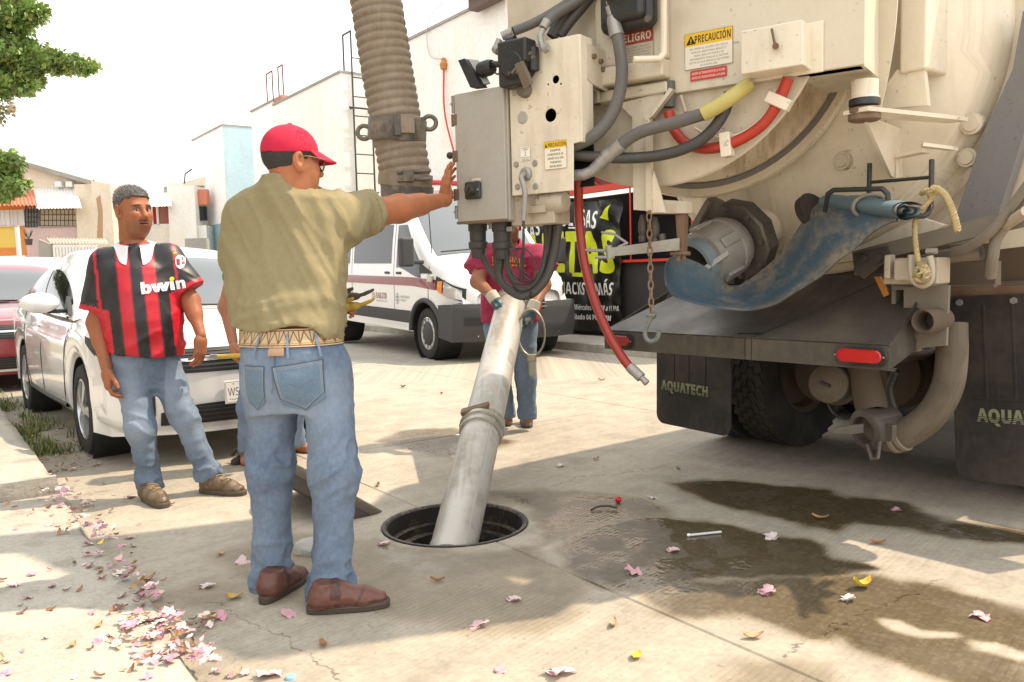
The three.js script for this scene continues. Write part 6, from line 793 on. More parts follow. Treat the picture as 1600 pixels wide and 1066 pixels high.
function faceColor(H, base, o = {}) {
  const lerp3 = (a, b, t) => [mix(a[0], b[0], t), mix(a[1], b[1], t), mix(a[2], b[2], t)];
  return P => { const p = H.l(P), ax = Math.abs(p.x); let v = .92 + .16 * vn(P.x * 55, P.y * 55, P.z * 55); let c = base.map(x => x * v); c = lerp3(c, [base[0] * 1.1, base[1] * .78, base[2] * .68], .35 * sstep(.03, .012, Math.hypot(ax - .04, p.y + .03)) + .3 * sstep(.025, .01, Math.hypot(p.x, p.y + .03)) * (p.z > .09 ? 1 : 0));
    if (p.z > .04 && o.stubble) c = lerp3(c, [.1, .085, .075], o.stubble * sstep(-.035, -.06, p.y) * sstep(-.02, .05, p.z) * (.6 + .4 * vn(P.x * 300, P.y * 300, P.z * 300))); if (o.moustache) c = lerp3(c, [.07, .06, .055], o.moustache * sstep(.007, .003, Math.abs(p.y + .048 + ax * .12)) * sstep(.034, .026, ax) * (p.z > .07 ? 1 : 0));
    if (p.z > .06) { const eb = Math.hypot((ax - .033) / .022, (p.y - .031 + Math.max(0, ax - .036) * .35) / .0058); c = lerp3(c, [.028, .022, .018], .92 * sstep(1.15, .8, eb)); }
    if (p.z > .07 && Math.abs(p.y - .0075) < .016 && ax > .012 && ax < .05) { const e = Math.hypot((ax - .031) / .0125, (p.y - .0068) / .0048); if (e < 1) { c = [.55, .5, .46]; const gz = (o.gaze || 0) * (p.x > 0 ? 1 : -1), ir = Math.hypot(ax - .031 - gz, p.y - .0075); if (ir < .0056) c = [.03, .016, .01]; } else c = lerp3(c, [base[0] * .45, base[1] * .4, base[2] * .4], sstep(1.9, 1.0, e) * (p.y > .0068 ? .85 : .4)); }
    if (p.z > .07 && ax < .026 && Math.abs(p.y + .0645) < .014) { const m = Math.hypot(p.x / .025, (p.y + .0645) / .0105); c = lerp3(c, [base[0] * .82, base[1] * .55, base[2] * .52], .8 * sstep(1.1, .75, m)); if (Math.abs(p.y + .0645) < .0022 && ax < .023) c = [.05, .02, .015]; }
    return c; };
}
function denim(base, fade, seed = 0) { return (p, n) => { const a = vn(p.x * 9 + seed, p.y * 4, p.z * 9), b = vn(p.x * 130, p.y * 110, p.z * 130), c = vn(p.x * 60, p.y * 60, p.z * 60); const f = clamp(fade * .5 * (a - .3) + .17 * (b - .5) + .10 * (c - .5) + fade * .1); return [mix(base[0], .36, f), mix(base[1], .43, f), mix(base[2], .52, f)]; }; }
function shoe(fig, heel, fwd, colUp, colSole, o = {}) { // heel point on the ground, walking direction
  const f = fwd.clone().setY(0).normalize(), s = V(-f.z, 0, f.x), k = o.size || 1, at = (z, y, x = 0) => heel.clone().addScaledVector(f, z * k).addScaledVector(s, x * k).add(V(0, y * k, 0)), up = union([bone(at(.045, .06), at(.10, .062), .043 * k, .047 * k), bone(at(.10, .055), at(.19, .04), .046 * k, .045 * k), bone(at(.19, .038, .002), at(.245, .034, .002), .045 * k, .036 * k, .8, s), bone(at(.05, .07), at(.055, .12 + (o.high || 0)), .043 * k, .045 * k), bone(at(.05, .04), at(.04, .04), .042 * k)], .03 * k);
  const cut = p => { const z = p.clone().sub(heel).dot(f) / k; const y = (p.y - heel.y) / k; return Math.max(up(p), .022 * k - (p.y - heel.y), y - (z < .10 ? .115 + (o.high || 0) : .115 - (z - .10) * .3)); };
  const [a, b] = box3([at(-.02, -.0), at(.3, .0), at(.05, .18 + (o.high || 0))], .06); const wr = p => .0025 * ridge(p, s, 6, 60, 3) * sstep(.26, .1, Math.abs(p.clone().sub(heel).dot(f) / k - .18));
  const um = fig.add('shoe', nets(p => cut(p) + wr(p), a, b, .0055, (p, n) => { const v = .75 + .5 * fbm(p.x * 50, p.y * 50, p.z * 50, 2), z = p.clone().sub(heel).dot(f) / k; const w = sstep(.55, .75, vn(p.x * 30, p.y * 30, p.z * 30)) * (o.dust || 0); const y = (p.y - heel.y) / k, sm = Math.abs(z - .175 - (y - .05) * .6) < .0035 || (z > .075 && z < .112 && y > .058) || Math.abs(y - .036) < .003 ? .55 : 1; return colUp.map((c, i) => mix(c * v * sm, [.3, .24, .17][i], w)); }), leatherM);
  const out = []; for (let i = 0; i < 40; i++) { const t = i / 40 * 2 * Math.PI, zz = .137 + .152 * Math.cos(t), w = (.041 + .010 * sstep(.1, .22, zz)) * Math.pow(Math.abs(Math.sin(t)), .62) * Math.sign(Math.sin(t)); out.push([zz * k, w * k]); }
  const g = extr(out, .03 * k, .005); g.applyMatrix4(new THREE.Matrix4().makeBasis(f, s.clone().negate(), V(0, 1, 0)).setPosition(heel.clone())); fig.add('sole', g, M(colSole, .8), um); const g2 = extr(out.map(q => [q[0] * 1.0, q[1] * 1.04]), .006 * k, .002); g2.applyMatrix4(new THREE.Matrix4().makeBasis(f, s.clone().negate(), V(0, 1, 0)).setPosition(heel.clone().add(V(0, .018, 0)))); fig.add('welt', g2, M(colSole.map(c => c * 1.6), .8), um);
  if (o.laces) { for (let i = 0; i < 4; i++) { const pts = []; for (let j = 0; j <= 8; j++) { const x = (j / 8 - .5) * .05; const q = trace(up, at(.125 + i * .02 + (i % 2 ? x * .3 : -x * .3), .2, x), V(0, -1, 0), .3); if (q) pts.push(q.add(V(0, .002, 0))); } if (pts.length > 3) fig.add('lace', tube(pts, .0028, 16, 6), M(o.laces, .8), um); } }
  return um;
}
// ---- the man in the khaki shirt and red cap, seen from behind, pushing at the control cabinet
{
  const J = onZ, S = V(.985, 0, .17).normalize(), Fw = V(S.z, 0, -S.x), base = onY(480, 935), fig = new Figure('man from behind in khaki shirt, red cap and jeans pushing the grey cabinet', [base.x, 0, base.z]);
  const skin = [.39, .15, .07];
  const hipL = J(429, 575, 3.12), hipR = J(507, 575, 3.1), knL = J(422, 730, 3.12), knR = J(523, 735, 3.04), anL = J(427, 905, 3.15), anR = J(518, 922, 3.0), pel = J(452, 548, 3.1), waist = J(452, 500, 3.13), chest = J(445, 400, 3.2), neckB = J(440, 285, 3.2), shL = J(392, 345, 3.2), shR = J(532, 342, 3.26);
  const elb = J(624, 326, 3.52), wr = J(695, 312, 3.85);
  // jeans
  const leg = (h, k, a, w) => [bone(h, k,   .104 * w, .081 * w), bone(k, a, .081 * w, .068 * w)];
  const jf0 = union([trunk([[J(452, 640, 3.1), .14, .105, .12], [J(455, 590, 3.1), .183, .125, .15], [pel, .181, .13, .14], [J(452, 515, 3.12), .182, .135, .118], [J(452, 500, 3.12), .182, .135, .115]], S), ...leg(hipL, knL, anL, .93), ...leg(hipR, knR, anR, .96), bone(anL, anL.clone().add(V(0, -.03, 0)), .068, .07), bone(anR, anR.clone().add(V(0, -.03, 0)), .072, .075)], .045);
  const hemL = anL.y - .035, hemR = anR.y - .03, mid = J(468, 800, 3.1).x, topY = J(452, 534, 3.12).y;
  const jdisp = p => { const nearK = Math.max(sstep(.22, .02, Math.abs(p.y - knR.y + .0)), .55 * sstep(.2, .02, Math.abs(p.y - anR.y - .06))), d1 = p.x > mid ? V(.75, .55, .2).normalize() : V(.8, -.45, .2).normalize(); const ank = sstep(.26, .02, p.y - anR.y); return -.010 * ridge(p, d1, 1.6, 21, 3) * (.3 + 1.1 * nearK) - .012 * ridge(p, V(1, .15, .1).normalize(), 1.6, 20, 9) * (ank * 1.3 + .35 * sstep(.1, .0, Math.abs(p.y - hipR.y + .09))) + .004 * (vn(p.x * 9, p.y * 7, p.z * 9) - .5) - .006 * ridge(p, V(.2, 1, .1).normalize(), 2, 8, 5) * sstep(.35, .1, Math.abs(p.y - hipR.y + .25)); };
  const jf = p => Math.max(jf0(p) + jdisp(p), (p.x < mid ? hemL : hemR) - p.y, p.y - topY);
  const dn = denim([.08, .118, .18], .8, 2), seamX = J(436, 560, 3).x; const [ja, jb] = box3([hipL, hipR, anL, anR, waist], .26);
  const jeans = fig.add('jeans', nets(jf, ja, jb, .0075, (p, n) => { let c = dn(p, n); const hem = (p.x < mid ? p.y - hemL : p.y - hemR); if (hem < .022 && hem > .016) c = c.map(x => x * .6); if (p.y > pel.y - .14 && Math.abs(p.x - seamX - (pel.y - p.y) * -.12) < .004 && n.z > .2) c = [.07, .1, .16]; const yoke = pel.y + .045 - Math.abs(p.x - seamX) * -.08 ; if (Math.abs(p.y - yoke) < .004 && n.z > .1) c = [.07, .1, .17]; const fade = sstep(.0, .5, n.z) * sstep(.14, .05, Math.abs(p.y - hipR.y + .10)) * .15; return c.map((x, i) => mix(x, [.36, .42, .5][i], fade)); }), denimM);
  // pockets with their stitching
  const den = tex(256, (x, y) => { const a = tfbm(x, y, 60, 2), b = tfbm(x, y, 5, 3, 4); return [.12 + .13 * (a - .4) + .08 * (b - .4), .18 + .15 * (a - .4) + .08 * (b - .4), .28 + .17 * (a - .4) + .08 * (b - .4)]; }, true);
  const pocketT = canvasTex(256, 300, (g, w, h) => { const r = rng(3); g.fillStyle = '#627587'; g.fillRect(0, 0, w, h); for (let i = 0; i < 9000; i++) { g.fillStyle = r() < .5 ? 'rgba(40,55,75,.28)' : 'rgba(170,185,200,.25)'; g.fillRect(r() * w, r() * h, 1 + r() * 4, 1); } const P = (e) => { g.beginPath(); g.moveTo(e, e); g.lineTo(w - e, e); g.lineTo(w - e, h * .82 - e * .3); g.lineTo(w / 2, h - e); g.lineTo(e, h * .82 - e * .3); g.closePath(); }; g.strokeStyle = '#3f4f62'; g.lineWidth = 7; P(3); g.stroke(); g.setLineDash([7, 4]); g.strokeStyle = '#a89a86'; g.lineWidth = 2.2; P(9); g.stroke(); P(17); g.stroke(); g.beginPath(); g.moveTo(5, 26); g.lineTo(w - 5, 26); g.stroke(); g.strokeStyle = '#55677c'; g.setLineDash([]); g.lineWidth = 4; g.beginPath(); g.moveTo(24, 150); g.quadraticCurveTo(90, 110, 128, 160); g.quadraticCurveTo(170, 110, 232, 140); g.stroke(); });
  const pocket = (c, w, h, slant) => { const U = V(1, slant, 0).normalize(), W = V(-slant, 1, 0).normalize(); const g = drape(jf, c, U, W, V(0, 0, -1), w, h, .004, 24, 24, (u, v) => { const bot = v < .18 ? 1 : 1; const a = (u - .5) * w * (.86 + .14 * v); let y0 = -.5 + .18 * Math.abs(u - .5) * 2; const b = mix(y0, .5, v) * h; return [a, b]; }); fig.add('back_pocket', g, M(0xffffff, .92, 0, { map: pocketT }), jeans).castShadow = false; };
  pocket(J(474, 603, 3.0).setZ(-2.9), .18, .175, .12); pocket(J(401, 606, 3.0).setZ(-2.95), .085, .165, .0);
  // belt
  const beltT = canvasTex(1024, 64, (g, w, h) => { g.fillStyle = '#b9a07c'; g.fillRect(0, 0, w, h); g.strokeStyle = '#6d4f33'; g.lineWidth = 4; g.strokeRect(-5, 6, w + 10, h - 12); for (let i = 0; i < 26; i++) { const x = i * 40; g.beginPath(); g.moveTo(x, 8); g.lineTo(x + 20, h - 10); g.lineTo(x + 40, 8); g.stroke(); g.beginPath(); g.moveTo(x + 20, 6); g.lineTo(x + 20, h - 6); g.stroke(); } g.fillStyle = '#8c6f4e'; g.fillRect(0, h - 14, w, 3); });
  const ring = (y0, y1, off, nu = 90, a0 = 0, a1 = 6.2832) => grid(nu, 3, (u, v) => { const a = mix(a0, a1, u), d = V(-Math.cos(a), 0, -Math.sin(a)), c = V(pel.x, mix(y0, y1, v), J(452, 520, 3.12).z); const q = trace(jf0, c.clone().addScaledVector(d, -.45), d, .6); return (q || c).addScaledVector(d, -off); });
  const bm = M(0xffffff, .8, 0, { map: beltT }); bm.map.wrapS = THREE.RepeatWrapping; const belt = fig.add('belt', ring(topY - .008, J(452, 511, 3.12).y, .010), bm); for (const a of [.75, 1.35, 2.1, 4.4, 5.2]) fig.add('belt_loop', ring(topY - .045, topY + .04, .017, 4, a, a + .045), M(0xffffff, .9, 0, { map: den }), belt); fig.add('leather_patch', ring(topY - .037, topY - .010, .012, 8, 1.45, 1.8), M([.36, .22, .13], .7), jeans);
  // shirt
  const sl = J(576, 333, 3.40), slL = J(379, 396, 3.26);
  const sf0 = union([trunk([[J(447, 545, 3.12), .196, .15, .128], [J(452, 505, 3.13), .205, .17, .135], [J(448, 455, 3.17), .215, .18, .135], [J(443, 400, 3.2), .222, .15, .135], [J(442, 350, 3.21), .22, .125, .125], [J(443, 314, 3.20), .175, .10, .12], [J(442, 297, 3.185), .112, .09, .105], [J(442, 285, 3.175), .086, .08, .088], [J(442, 279, 3.172), .08, .078, .084]], S), bone(J(440, 305, 3.21), J(385, 335, 3.21), .066, .072), bone(J(440, 308, 3.21), shR, .06, .08), p => Math.max(bone(shR, sl.clone().addScaledVector(sl.clone().sub(shR), .3), .088, .082)(p), p.clone().sub(sl).dot(sl.clone().sub(shR).normalize())), bone(shL, slL, .072, .07)], .055);
  const hemY = J(450, 512, 3.12).y, slDir = sl.clone().sub(shR).normalize();
  const sdisp = p => { const lo = sstep(hemY + .32, hemY + .02, p.y), arm = sstep(.30, .08, p.distanceTo(shR)); return -.011 * ridge(p, V(.55, -.8, .2).normalize(), 1.4, 12, 2) * (1 - lo * .6) * (1 - arm) - .015 * ridge(p, V(.95, .25, 0).normalize(), 1.6, 17, 5) * lo * (.45 + .7 * vn(p.x * 5, p.y * 5, 2)) - .014 * ridge(p, V(.25, .95, .1).normalize(), 1.5, 15, 7) * arm - .006 * ridge(p, V(.45, -.85, 0).normalize(), 2, 26, 8) + .005 * (vn(p.x * 7, p.y * 7, p.z * 7) - .5); };
  const nk = J(443, 283, 3.165); const sf = p => Math.max(sf0(p) + sdisp(p), hemY + .012 * Math.sin(p.x * 22) + -.05 * sstep(pel.x + .1, pel.x + .2, p.x) - p.y, -(Math.hypot(p.x - nk.x, (p.y - nk.y - .07) * .8, p.z - nk.z + .012) - .066));
  const [sa, sb] = box3([J(440, 540, 3.12), J(440, 275, 3.2), sl, shL], .26); const kh = [.25, .207, .108];
  fig.add('shirt', nets(sf, sa, sb, .0075, (p, n) => { const v = .93 + .14 * vn(p.x * 120, p.y * 120, p.z * 120) + .08 * (fbm(p.x * 6, p.y * 6, p.z * 6, 3) - .5); const e = p.clone().sub(sl).dot(slDir), d = e > -.028 && e < -.023 ? .72 : 1; return kh.map(c => c * v * d); }), clothM);
  const col = fig.add('collar_rib', tube([...Array(20)].map((_, i) => { const a = i / 20 * 6.283; return V(nk.x + Math.cos(a) * .066, nk.y + .012 + .004 * Math.sin(a), nk.z - .008 + Math.sin(a) * .066); }), .010, 60, 8, true), M(kh.map(c => c * 1.02), .9));
  // body under the clothes, head, arms, hands - one skin
  const HF = V(.80, 0, -.60), H = headField(J(457, 256, 3.16), HF, -.06, 1.0, .6);
  const elL = J(368, 440, 3.10).add(V(0, 0, -.25)), wrL = J(505, 474, 3.5), arms = union([bone(shR, elb, .062, .05), bone(elb, wr, .052, .031, .92, V(0, 1, 0)), bone(shR.clone().lerp(elb, .3), elb, .056, .046), bone(elb, elb.clone().lerp(wr, .45), .05, .043), bone(shL, elL, .055, .047), bone(elL, wrL, .046, .03), trunk([[pel, .15, .09, .09], [chest, .18, .10, .10], [J(444, 310, 3.21), .12, .08, .08], [J(444, 280, 3.21), .06, .06, .06]], S), bone(H.w(0, -.06, -.01), neckB.clone().add(V(0, 0, -.015)), .054, .056), bone(hipL, knL, .07, .055), bone(hipR, knR, .07, .055), bone(knL, anL, .052, .04), bone(knR, anR, .052, .04), bone(pel, hipL, .08, .07), bone(pel, hipR, .08, .07)], .03);
  const [ba, bb] = box3([shR, wr, shL, elL, wrL, neckB, anL, anR], .09); const sc = skinCol(skin), body = [nets(arms, ba, bb, .010, sc)];
  const [ha, hb] = headBox(H); body.push(nets(H.f, ha, hb, .0042, faceColor(H, skin, { stubble: .3 })));
  const hR = handField(wr, V(.12, .86, -.36), V(.93, -.1, .25), -1, { curl: .22, spread: .12, thumb: .9, size: 1.02 }); body.push(handMesh(hR, sc)); const hL = handField(wrL, V(.9, -.1, -.2), V(0, -.3, 1), 1, { curl: .9 }); body.push(handMesh(hL, sc, .005));
  body.push(nets(union([bone(wr.clone().lerp(elb, .25), wr, .034, .03), bone(wr, wr.clone().add(V(.012, .03, -.012)), .03, .028)], .02), ...box3([wr.clone().lerp(elb, .3), wr], .06), .006, sc));
  fig.add('body', body, skinM);
  // hair below the cap, cap, spectacles
  const capY = p => .052 + .22 * p.z * .0 - .0; const hairF = P => { const p = H.l(P); let d = H.cr(p) - .0035 - .003 * vn(P.x * 160, P.y * 160, P.z * 160); d = Math.max(d, p.z - (.02 + (p.y > .0 ? .025 : 0)) , -.062 - p.y + Math.max(0, p.z + .02) * 1.6, p.y - .040 - p.z * .1, Math.abs(p.x) > .05 && p.z > -.03 && p.y < .012 ? .01 : -1); return d * H.k; };
  fig.add('hair', [nets(hairF, ha, hb, .0036, () => [.03, .026, .023]), strands(H, 2600, 8, q => hairF(H.w(q.x * 1.02, (q.y - .036) * 1.02 + .036, (q.z + .014) * 1.02 - .014)) < .002, () => .006, (q, r) => { const g = r > .82 ? .3 : .03 + .05 * r; return [g, g * .95, g * .9]; })], hairM);
  const red = [.50, .012, .045]; const capF = P => { const p = H.l(P); const o = ell([0, .045, -.012], .088, .098, .108)(p), line = .034 + p.z * .10 + .006 * Math.cos(p.x * 20); return Math.max(Math.abs(o + .003) - .003, line - p.y) - .0008 * ridge(V(Math.atan2(p.x, p.z) * .3, 0, 0), V(0, 1, 0), 0, 6.4, .37); };
  const cap = fig.add('cap', nets(capF, ...headBox(H, 0, .17), .0042, (P, n) => { const p = H.l(P), v = .92 + .16 * vn(P.x * 260, P.y * 260, P.z * 260), a = Math.atan2(p.x, p.z + .012); const seam = Math.abs(((a / 1.0472 + 10.5) % 1) - .5) < .018 && p.y > .05 ? .7 : 1; return red.map(c => c * v * seam); }), clothM);
  const vis = (o) => grid(24, 14, (u, v) => { const a = mix(-1.12, 1.12, u), r0 = .1, x0 = Math.sin(a) * .088, z0 = -.012 + Math.cos(a) * .108, ext = .078 * Math.pow(Math.max(0, Math.cos(a * 1.15)), .6) * v; const x = x0 * (1 + v * .02), z = z0 + ext; return H.w(x, .043 + z0 * .02 - ext * .42 - x * x * 3.2 * (.4 + .6 * v) + .01 + o, z); });
  fig.add('cap_visor', [vis(0), vis(-.004)], M(red, .85), cap); fig.add('cap_button', (() => { const s = new THREE.SphereGeometry(.009, 12, 8); s.scale(1, .5, 1); const q = H.w(0, .145, -.012); s.translate(q.x, q.y, q.z); return s; })(), M(red, .8), cap);
  const bt = canvasTex(64, 48, (g, w, h) => { g.fillStyle = '#d9c9cf'; g.fillRect(0, 0, w, h); g.fillStyle = '#b7203f'; g.fillRect(4, 4, w - 8, h - 8); g.fillStyle = '#e8dfe2'; g.beginPath(); g.moveTo(20, 44); g.lineTo(30, 8); g.lineTo(44, 20); g.lineTo(40, 44); g.fill(); g.fillStyle = '#35405e'; g.fillRect(46, 8, 12, 14); });
  const bc = H.w(-.052, .05, -.108), bn = H.w(-.052, .05, -.108).sub(H.w(-.0, .045, -.012)).setY(0).normalize(); fig.add('cap_badge', drape(capF, bc.clone(), V(0, 1, 0).cross(bn).normalize(), V(0, 1, 0), bn.clone().negate(), .024, .017, .0015, 4, 4), M(0xffffff, .8, 0, { map: bt }), cap);
  const gl = M([.12, .07, .04], .3), sp = fig.add('spectacles', [...[1, -1].flatMap(s => [tube([H.w(s * .084, .014, -.02), H.w(s * .085, .02, .03), H.w(s * .076, .016, .094)], .0028, 20, 6), tube([...Array(16)].map((_, i) => { const a = i / 16 * 6.283; return H.w(s * (.034 + Math.cos(a) * .028), .002 + Math.sin(a) * .021, .108 - Math.abs(Math.cos(a)) * .002 - (s * (.034 + Math.cos(a) * .028)) ** 2 * 2); }), .0028, 32, 6, true)]), tube([H.w(-.008, .008, .109), H.w(0, .011, .112), H.w(.008, .008, .109)], .0025, 8, 6)], gl); fig.add('lenses', [1, -1].map(s => { const g = new THREE.CircleGeometry(1, 20); g.scale(.027, .02, 1); g.applyMatrix4(new THREE.Matrix4().makeBasis(H.X.clone().multiplyScalar(1), H.Y, H.Z).setPosition(H.w(s * .034, .002, .104))); return g; }), M([.8, .8, .8], .05, 0, { transmission: .85, thickness: 0 }), sp);
  // shoes
  const heelL = onY(413, 944), toeL = onY(474, 903), heelR = onY(485, 958), toeR = onY(606, 946); shoe(fig, heelL, toeL.sub(heelL), [.12, .045, .03], [.06, .042, .03], { size: .97 }); shoe(fig, heelR, toeR.sub(heelR), [.13, .05, .033], [.06, .042, .03], { size: .98 });
  // work gloves held in front
  const gp = wrL.clone().add(V(.07, 0, .01)), gt = thing('work_gloves', 'dark and yellow work gloves held at the belly of the man in khaki', 'gloves', gp); for (const [dy, c] of [[.02, [.09, .07, .05]], [-.02, [.48, .33, .05]]]) { const h = handField(V(0, dy, 0), V(.95, .12, .1), V(0, 1, 0), 1, { curl: .15, spread: .03, size: .85 }); mesh('glove', handMesh(h, p => c.map(x => x * (.8 + .4 * vn(p.x * 90, p.y * 90, p.z * 90))), .005), clothM, gt, true); }
}
function cutS(a, b, ra, rb) { const d = b.clone().sub(a).normalize(), f = bone(a, b.clone().addScaledVector(d, .08), ra, rb); return p => Math.max(f(p), p.clone().sub(b).dot(d)); } // a sleeve with an open end
// ---- the man in the red and black striped jersey
{
  const J = onZ, S = V(-.93, 0, .37).normalize(), Fw = V(S.z, 0, -S.x), base = onY(290, 785), Z = 4.52, fig = new Figure('man in red and black striped jersey and jeans standing before the white sedan', [base.x, 0, base.z]); // S: his right-hand side (left in the view)
  const skin = [.33, .125, .06], pel = J(222, 560, Z), hipR = J(205, 575, 4.5), hipL = J(252, 572, 4.55), knR = J(219, 668, 4.42), knL = J(289, 655, 4.55), anR = J(234, 752, 4.5), anL = J(325, 738, 4.62), shR = J(166, 412, 4.48), shL = J(262, 404, 4.6), neckB = J(211, 385, 4.55), elR = J(152, 505, 4.47), elL = J(297, 470, 4.60), wrR = J(166, 576, 4.36), wrL = J(314, 524, 4.50);
  const jf0 = union([trunk([[J(222, 605, Z), .145, .10, .12], [pel, .178, .125, .125], [J(222, 528, Z), .178, .13, .12]], S), bone(hipR, knR, .092, .066), bone(knR, anR, .064, .054), bone(hipL, knL, .092, .066), bone(knL, anL, .064, .054), bone(anR, anR.clone().add(V(0, -.03, .0)), .056, .058), bone(anL, anL.clone().add(V(0, -.03, 0)), .056, .058)], .04);
  const mid = (p) => p.x < mix(knR.x, knL.x, .5) - (pel.y - .45 - p.y) * .1; const hemR = anR.y - .045, hemL = anL.y - .045;
  const jd = p => { const an = mid(p) ? anR : anL, kn = mid(p) ? knR : knL, a = sstep(.24, .02, p.y - an.y), k = sstep(.2, .02, Math.abs(p.y - kn.y)), u = sstep(.16, .0, Math.abs(p.y - pel.y + .12)); return -.013 * ridge(p, V(.95, mid(p) ? -.2 : .3, .1).normalize(), 2, 19, 4) * (.25 + a * 1.2 + k * .6 + u * .7); };
  const jf = p => Math.max(jf0(p) + jd(p), (mid(p) ? hemR : hemL) - p.y, p.y - J(222, 526, Z).y), dn = denim([.095, .135, .195], .8, 7);
  const [ja, jb] = box3([hipR, hipL, anR, anL, pel], .22); const jeans = fig.add('jeans', nets(jf, ja, jb, .0095, (p, n) => { const c = dn(p, n), f = .55 * sstep(.1, .03, Math.abs((p.x - mix(hipR.x, knR.x, clamp((hipR.y - p.y) / .45))) * 1)) * sstep(.0, .5, n.z) * (mid(p) ? 1 : 0) * sstep(.35, .1, Math.abs(p.y - .55)) + (mid(p) ? 0 : .5 * sstep(.35, .1, Math.abs(p.y - .52)) * sstep(.1, .6, n.z)); const h = mid(p) ? p.y - hemR : p.y - hemL; return c.map((x, i) => mix(x, [.40, .46, .54][i], clamp(f * .5)) * (h < .025 && h > .018 ? .6 : 1)); }), denimM);
  // jersey
  const slR = J(151, 484, 4.47), slL = J(297, 452, 4.60), hem = J(225, 552, Z).y;
  const sf0 = union([trunk([[J(226, 575, Z), .185, .15, .13], [J(226, 540, Z), .195, .165, .13], [J(224, 500, Z), .20, .18, .135], [J(219, 455, 4.52), .195, .155, .13], [J(214, 420, 4.53), .185, .125, .12], [J(213, 398, 4.54), .12, .085, .09], [J(211, 384, 4.55), .065, .065, .065]], S), bone(J(209, 396, 4.54), shR, .05, .068), bone(J(214, 395, 4.55), shL, .05, .066), cutS(shR, slR, .08, .082), cutS(shL, slL, .077, .078)], .05);
  const dR = slR.clone().sub(shR).normalize(), dL = slL.clone().sub(shL).normalize(), sd_ = p => { const lo = sstep(hem + .3, hem, p.y), R_ = Math.min(p.distanceTo(slR), p.distanceTo(slL)); return -.010 * ridge(p, V(.75, .6, 0).normalize(), 2, 13, 3) * (.4 + .6 * lo) - .009 * ridge(p, V(.9, -.35, 0).normalize(), 2, 20, 6) * (sstep(.2, .05, R_) + lo * .6); };
  const nk = J(212, 380, 4.56), sf = p => Math.max(sf0(p) + sd_(p), hem - .018 * sstep(.0, .12, p.x - pel.x) + .02 * sstep(-.02, -.14, p.x - pel.x) - p.y, -(Math.hypot(p.x - nk.x, p.y - nk.y - .045, p.z - nk.z - .03) - .07));
  const red = [.50, .008, .022], blk = [.012, .011, .013], [sa, sb] = box3([shR, shL, slR, slL, J(222, 570, Z), J(212, 384, 4.55)], .2);
  const slv = (p, sh, sl) => { const d = sl.clone().sub(sh), t = p.clone().sub(sh).dot(d) / d.lengthSq(); const q = sh.clone().addScaledVector(d, clamp(t)); return [t, p.distanceTo(q)]; };
  const tors = p => { const t = clamp((J(222, 545, Z).y - p.y) / -.6); return (p.x - mix(J(228, 545, Z).x, J(213, 400, 4.54).x, clamp((p.y - hem) / .6))) * S.x + (p.z + Z) * S.z; };
  const front = p => (p.x - pel.x) * Fw.x + (p.z + Z) * Fw.z;
  const jersey = fig.add('jersey', nets(sf, sa, sb, .0075, (p, n) => { const v = .9 + .2 * vn(p.x * 90, p.y * 90, p.z * 90); const sx = tors(p); for (const [sl, d, q] of [[slR, dR, 1], [slL, dL, -1]]) if (sx * q > .15 && p.distanceTo(sl) < .33) { const e = p.clone().sub(sl).dot(d); return (e > -.02 ? red : Math.abs(sx * q - .195) < .007 ? red : blk).map(c => c * v); }
    const s = (tors(p) + .341) / .062, k = Math.floor(s), f = s - k, e = sstep(.08, 0, Math.min(f, 1 - f)) * .5, A = k % 2 === 0 ? red : blk, Bk = k % 2 === 0 ? blk : red; return A.map((c, i) => mix(c, Bk[i], e) * v); }), silkM);
  // white collar, print
  const wm = M([.72, .70, .72], .8), cC = J(210, 381, 4.54), collar = s => grid(26, 8, (u, v) => { const a = s * mix(.30, 3.16, u), dx = Fw.x * Math.cos(a) + S.x * Math.sin(a), dz = Fw.z * Math.cos(a) + S.z * Math.sin(a), r = .074 + (.038 + .026 * sstep(.3, .0, u)) * v, x = cC.x + dx * r, z = cC.z + dz * r, f = Math.cos(a) * .5 + .5, yt = cC.y + .026 - .045 * f; let y = yt + .006 * Math.sin(v * 3.1); if (v > .3) { const q = trace(sf, V(x, cC.y + .25, z), V(0, -1, 0), .6); y = Math.max(q ? q.y + .007 : -9, mix(yt, yt - .1, v)); y = mix(yt + .004, y, sstep(.2, .75, v)); } return V(x, y, z); }); fig.add('collar', [collar(1), collar(-1)], wm, jersey);
  const cz = (px, py) => J(px, py, 4.3), dir = V(-.12, 0, -1).normalize(), pr = (w, h, px, py, draw, res, rot) => { const U = V(Math.cos(rot), Math.sin(rot), 0), W = V(-Math.sin(rot), Math.cos(rot), 0); const t = canvasTex(res, Math.round(res * h / w), draw); fig.add('print', drape(sf, cz(px, py), U, W, dir, w, h, .0025, 30, 16), M(0xffffff, .6, 0, { map: t, transparent: true, alphaTest: .5 }), jersey).castShadow = false; };
  pr(.22, .09, 243, 447, (g, w, h) => { g.clearRect(0, 0, w, h); g.fillStyle = '#eceaea'; g.strokeStyle = '#eceaea'; g.lineWidth = 10; g.font = 'bold ' + h * .86 + 'px sans-serif'; g.save(); g.scale((w * .94) / g.measureText('bwin').width, 1); g.fillText('bwin', 5, h * .8); g.strokeText('bwin', 5, h * .8); g.restore(); g.globalCompositeOperation = 'destination-out'; g.beginPath(); g.arc(w * .655, h * .15, h * .16, 0, 7); g.fill(); g.globalCompositeOperation = 'source-over'; g.fillStyle = '#d9c51e'; g.beginPath(); g.arc(w * .655, h * .16, h * .13, 0, 7); g.fill(); }, 512, .13);
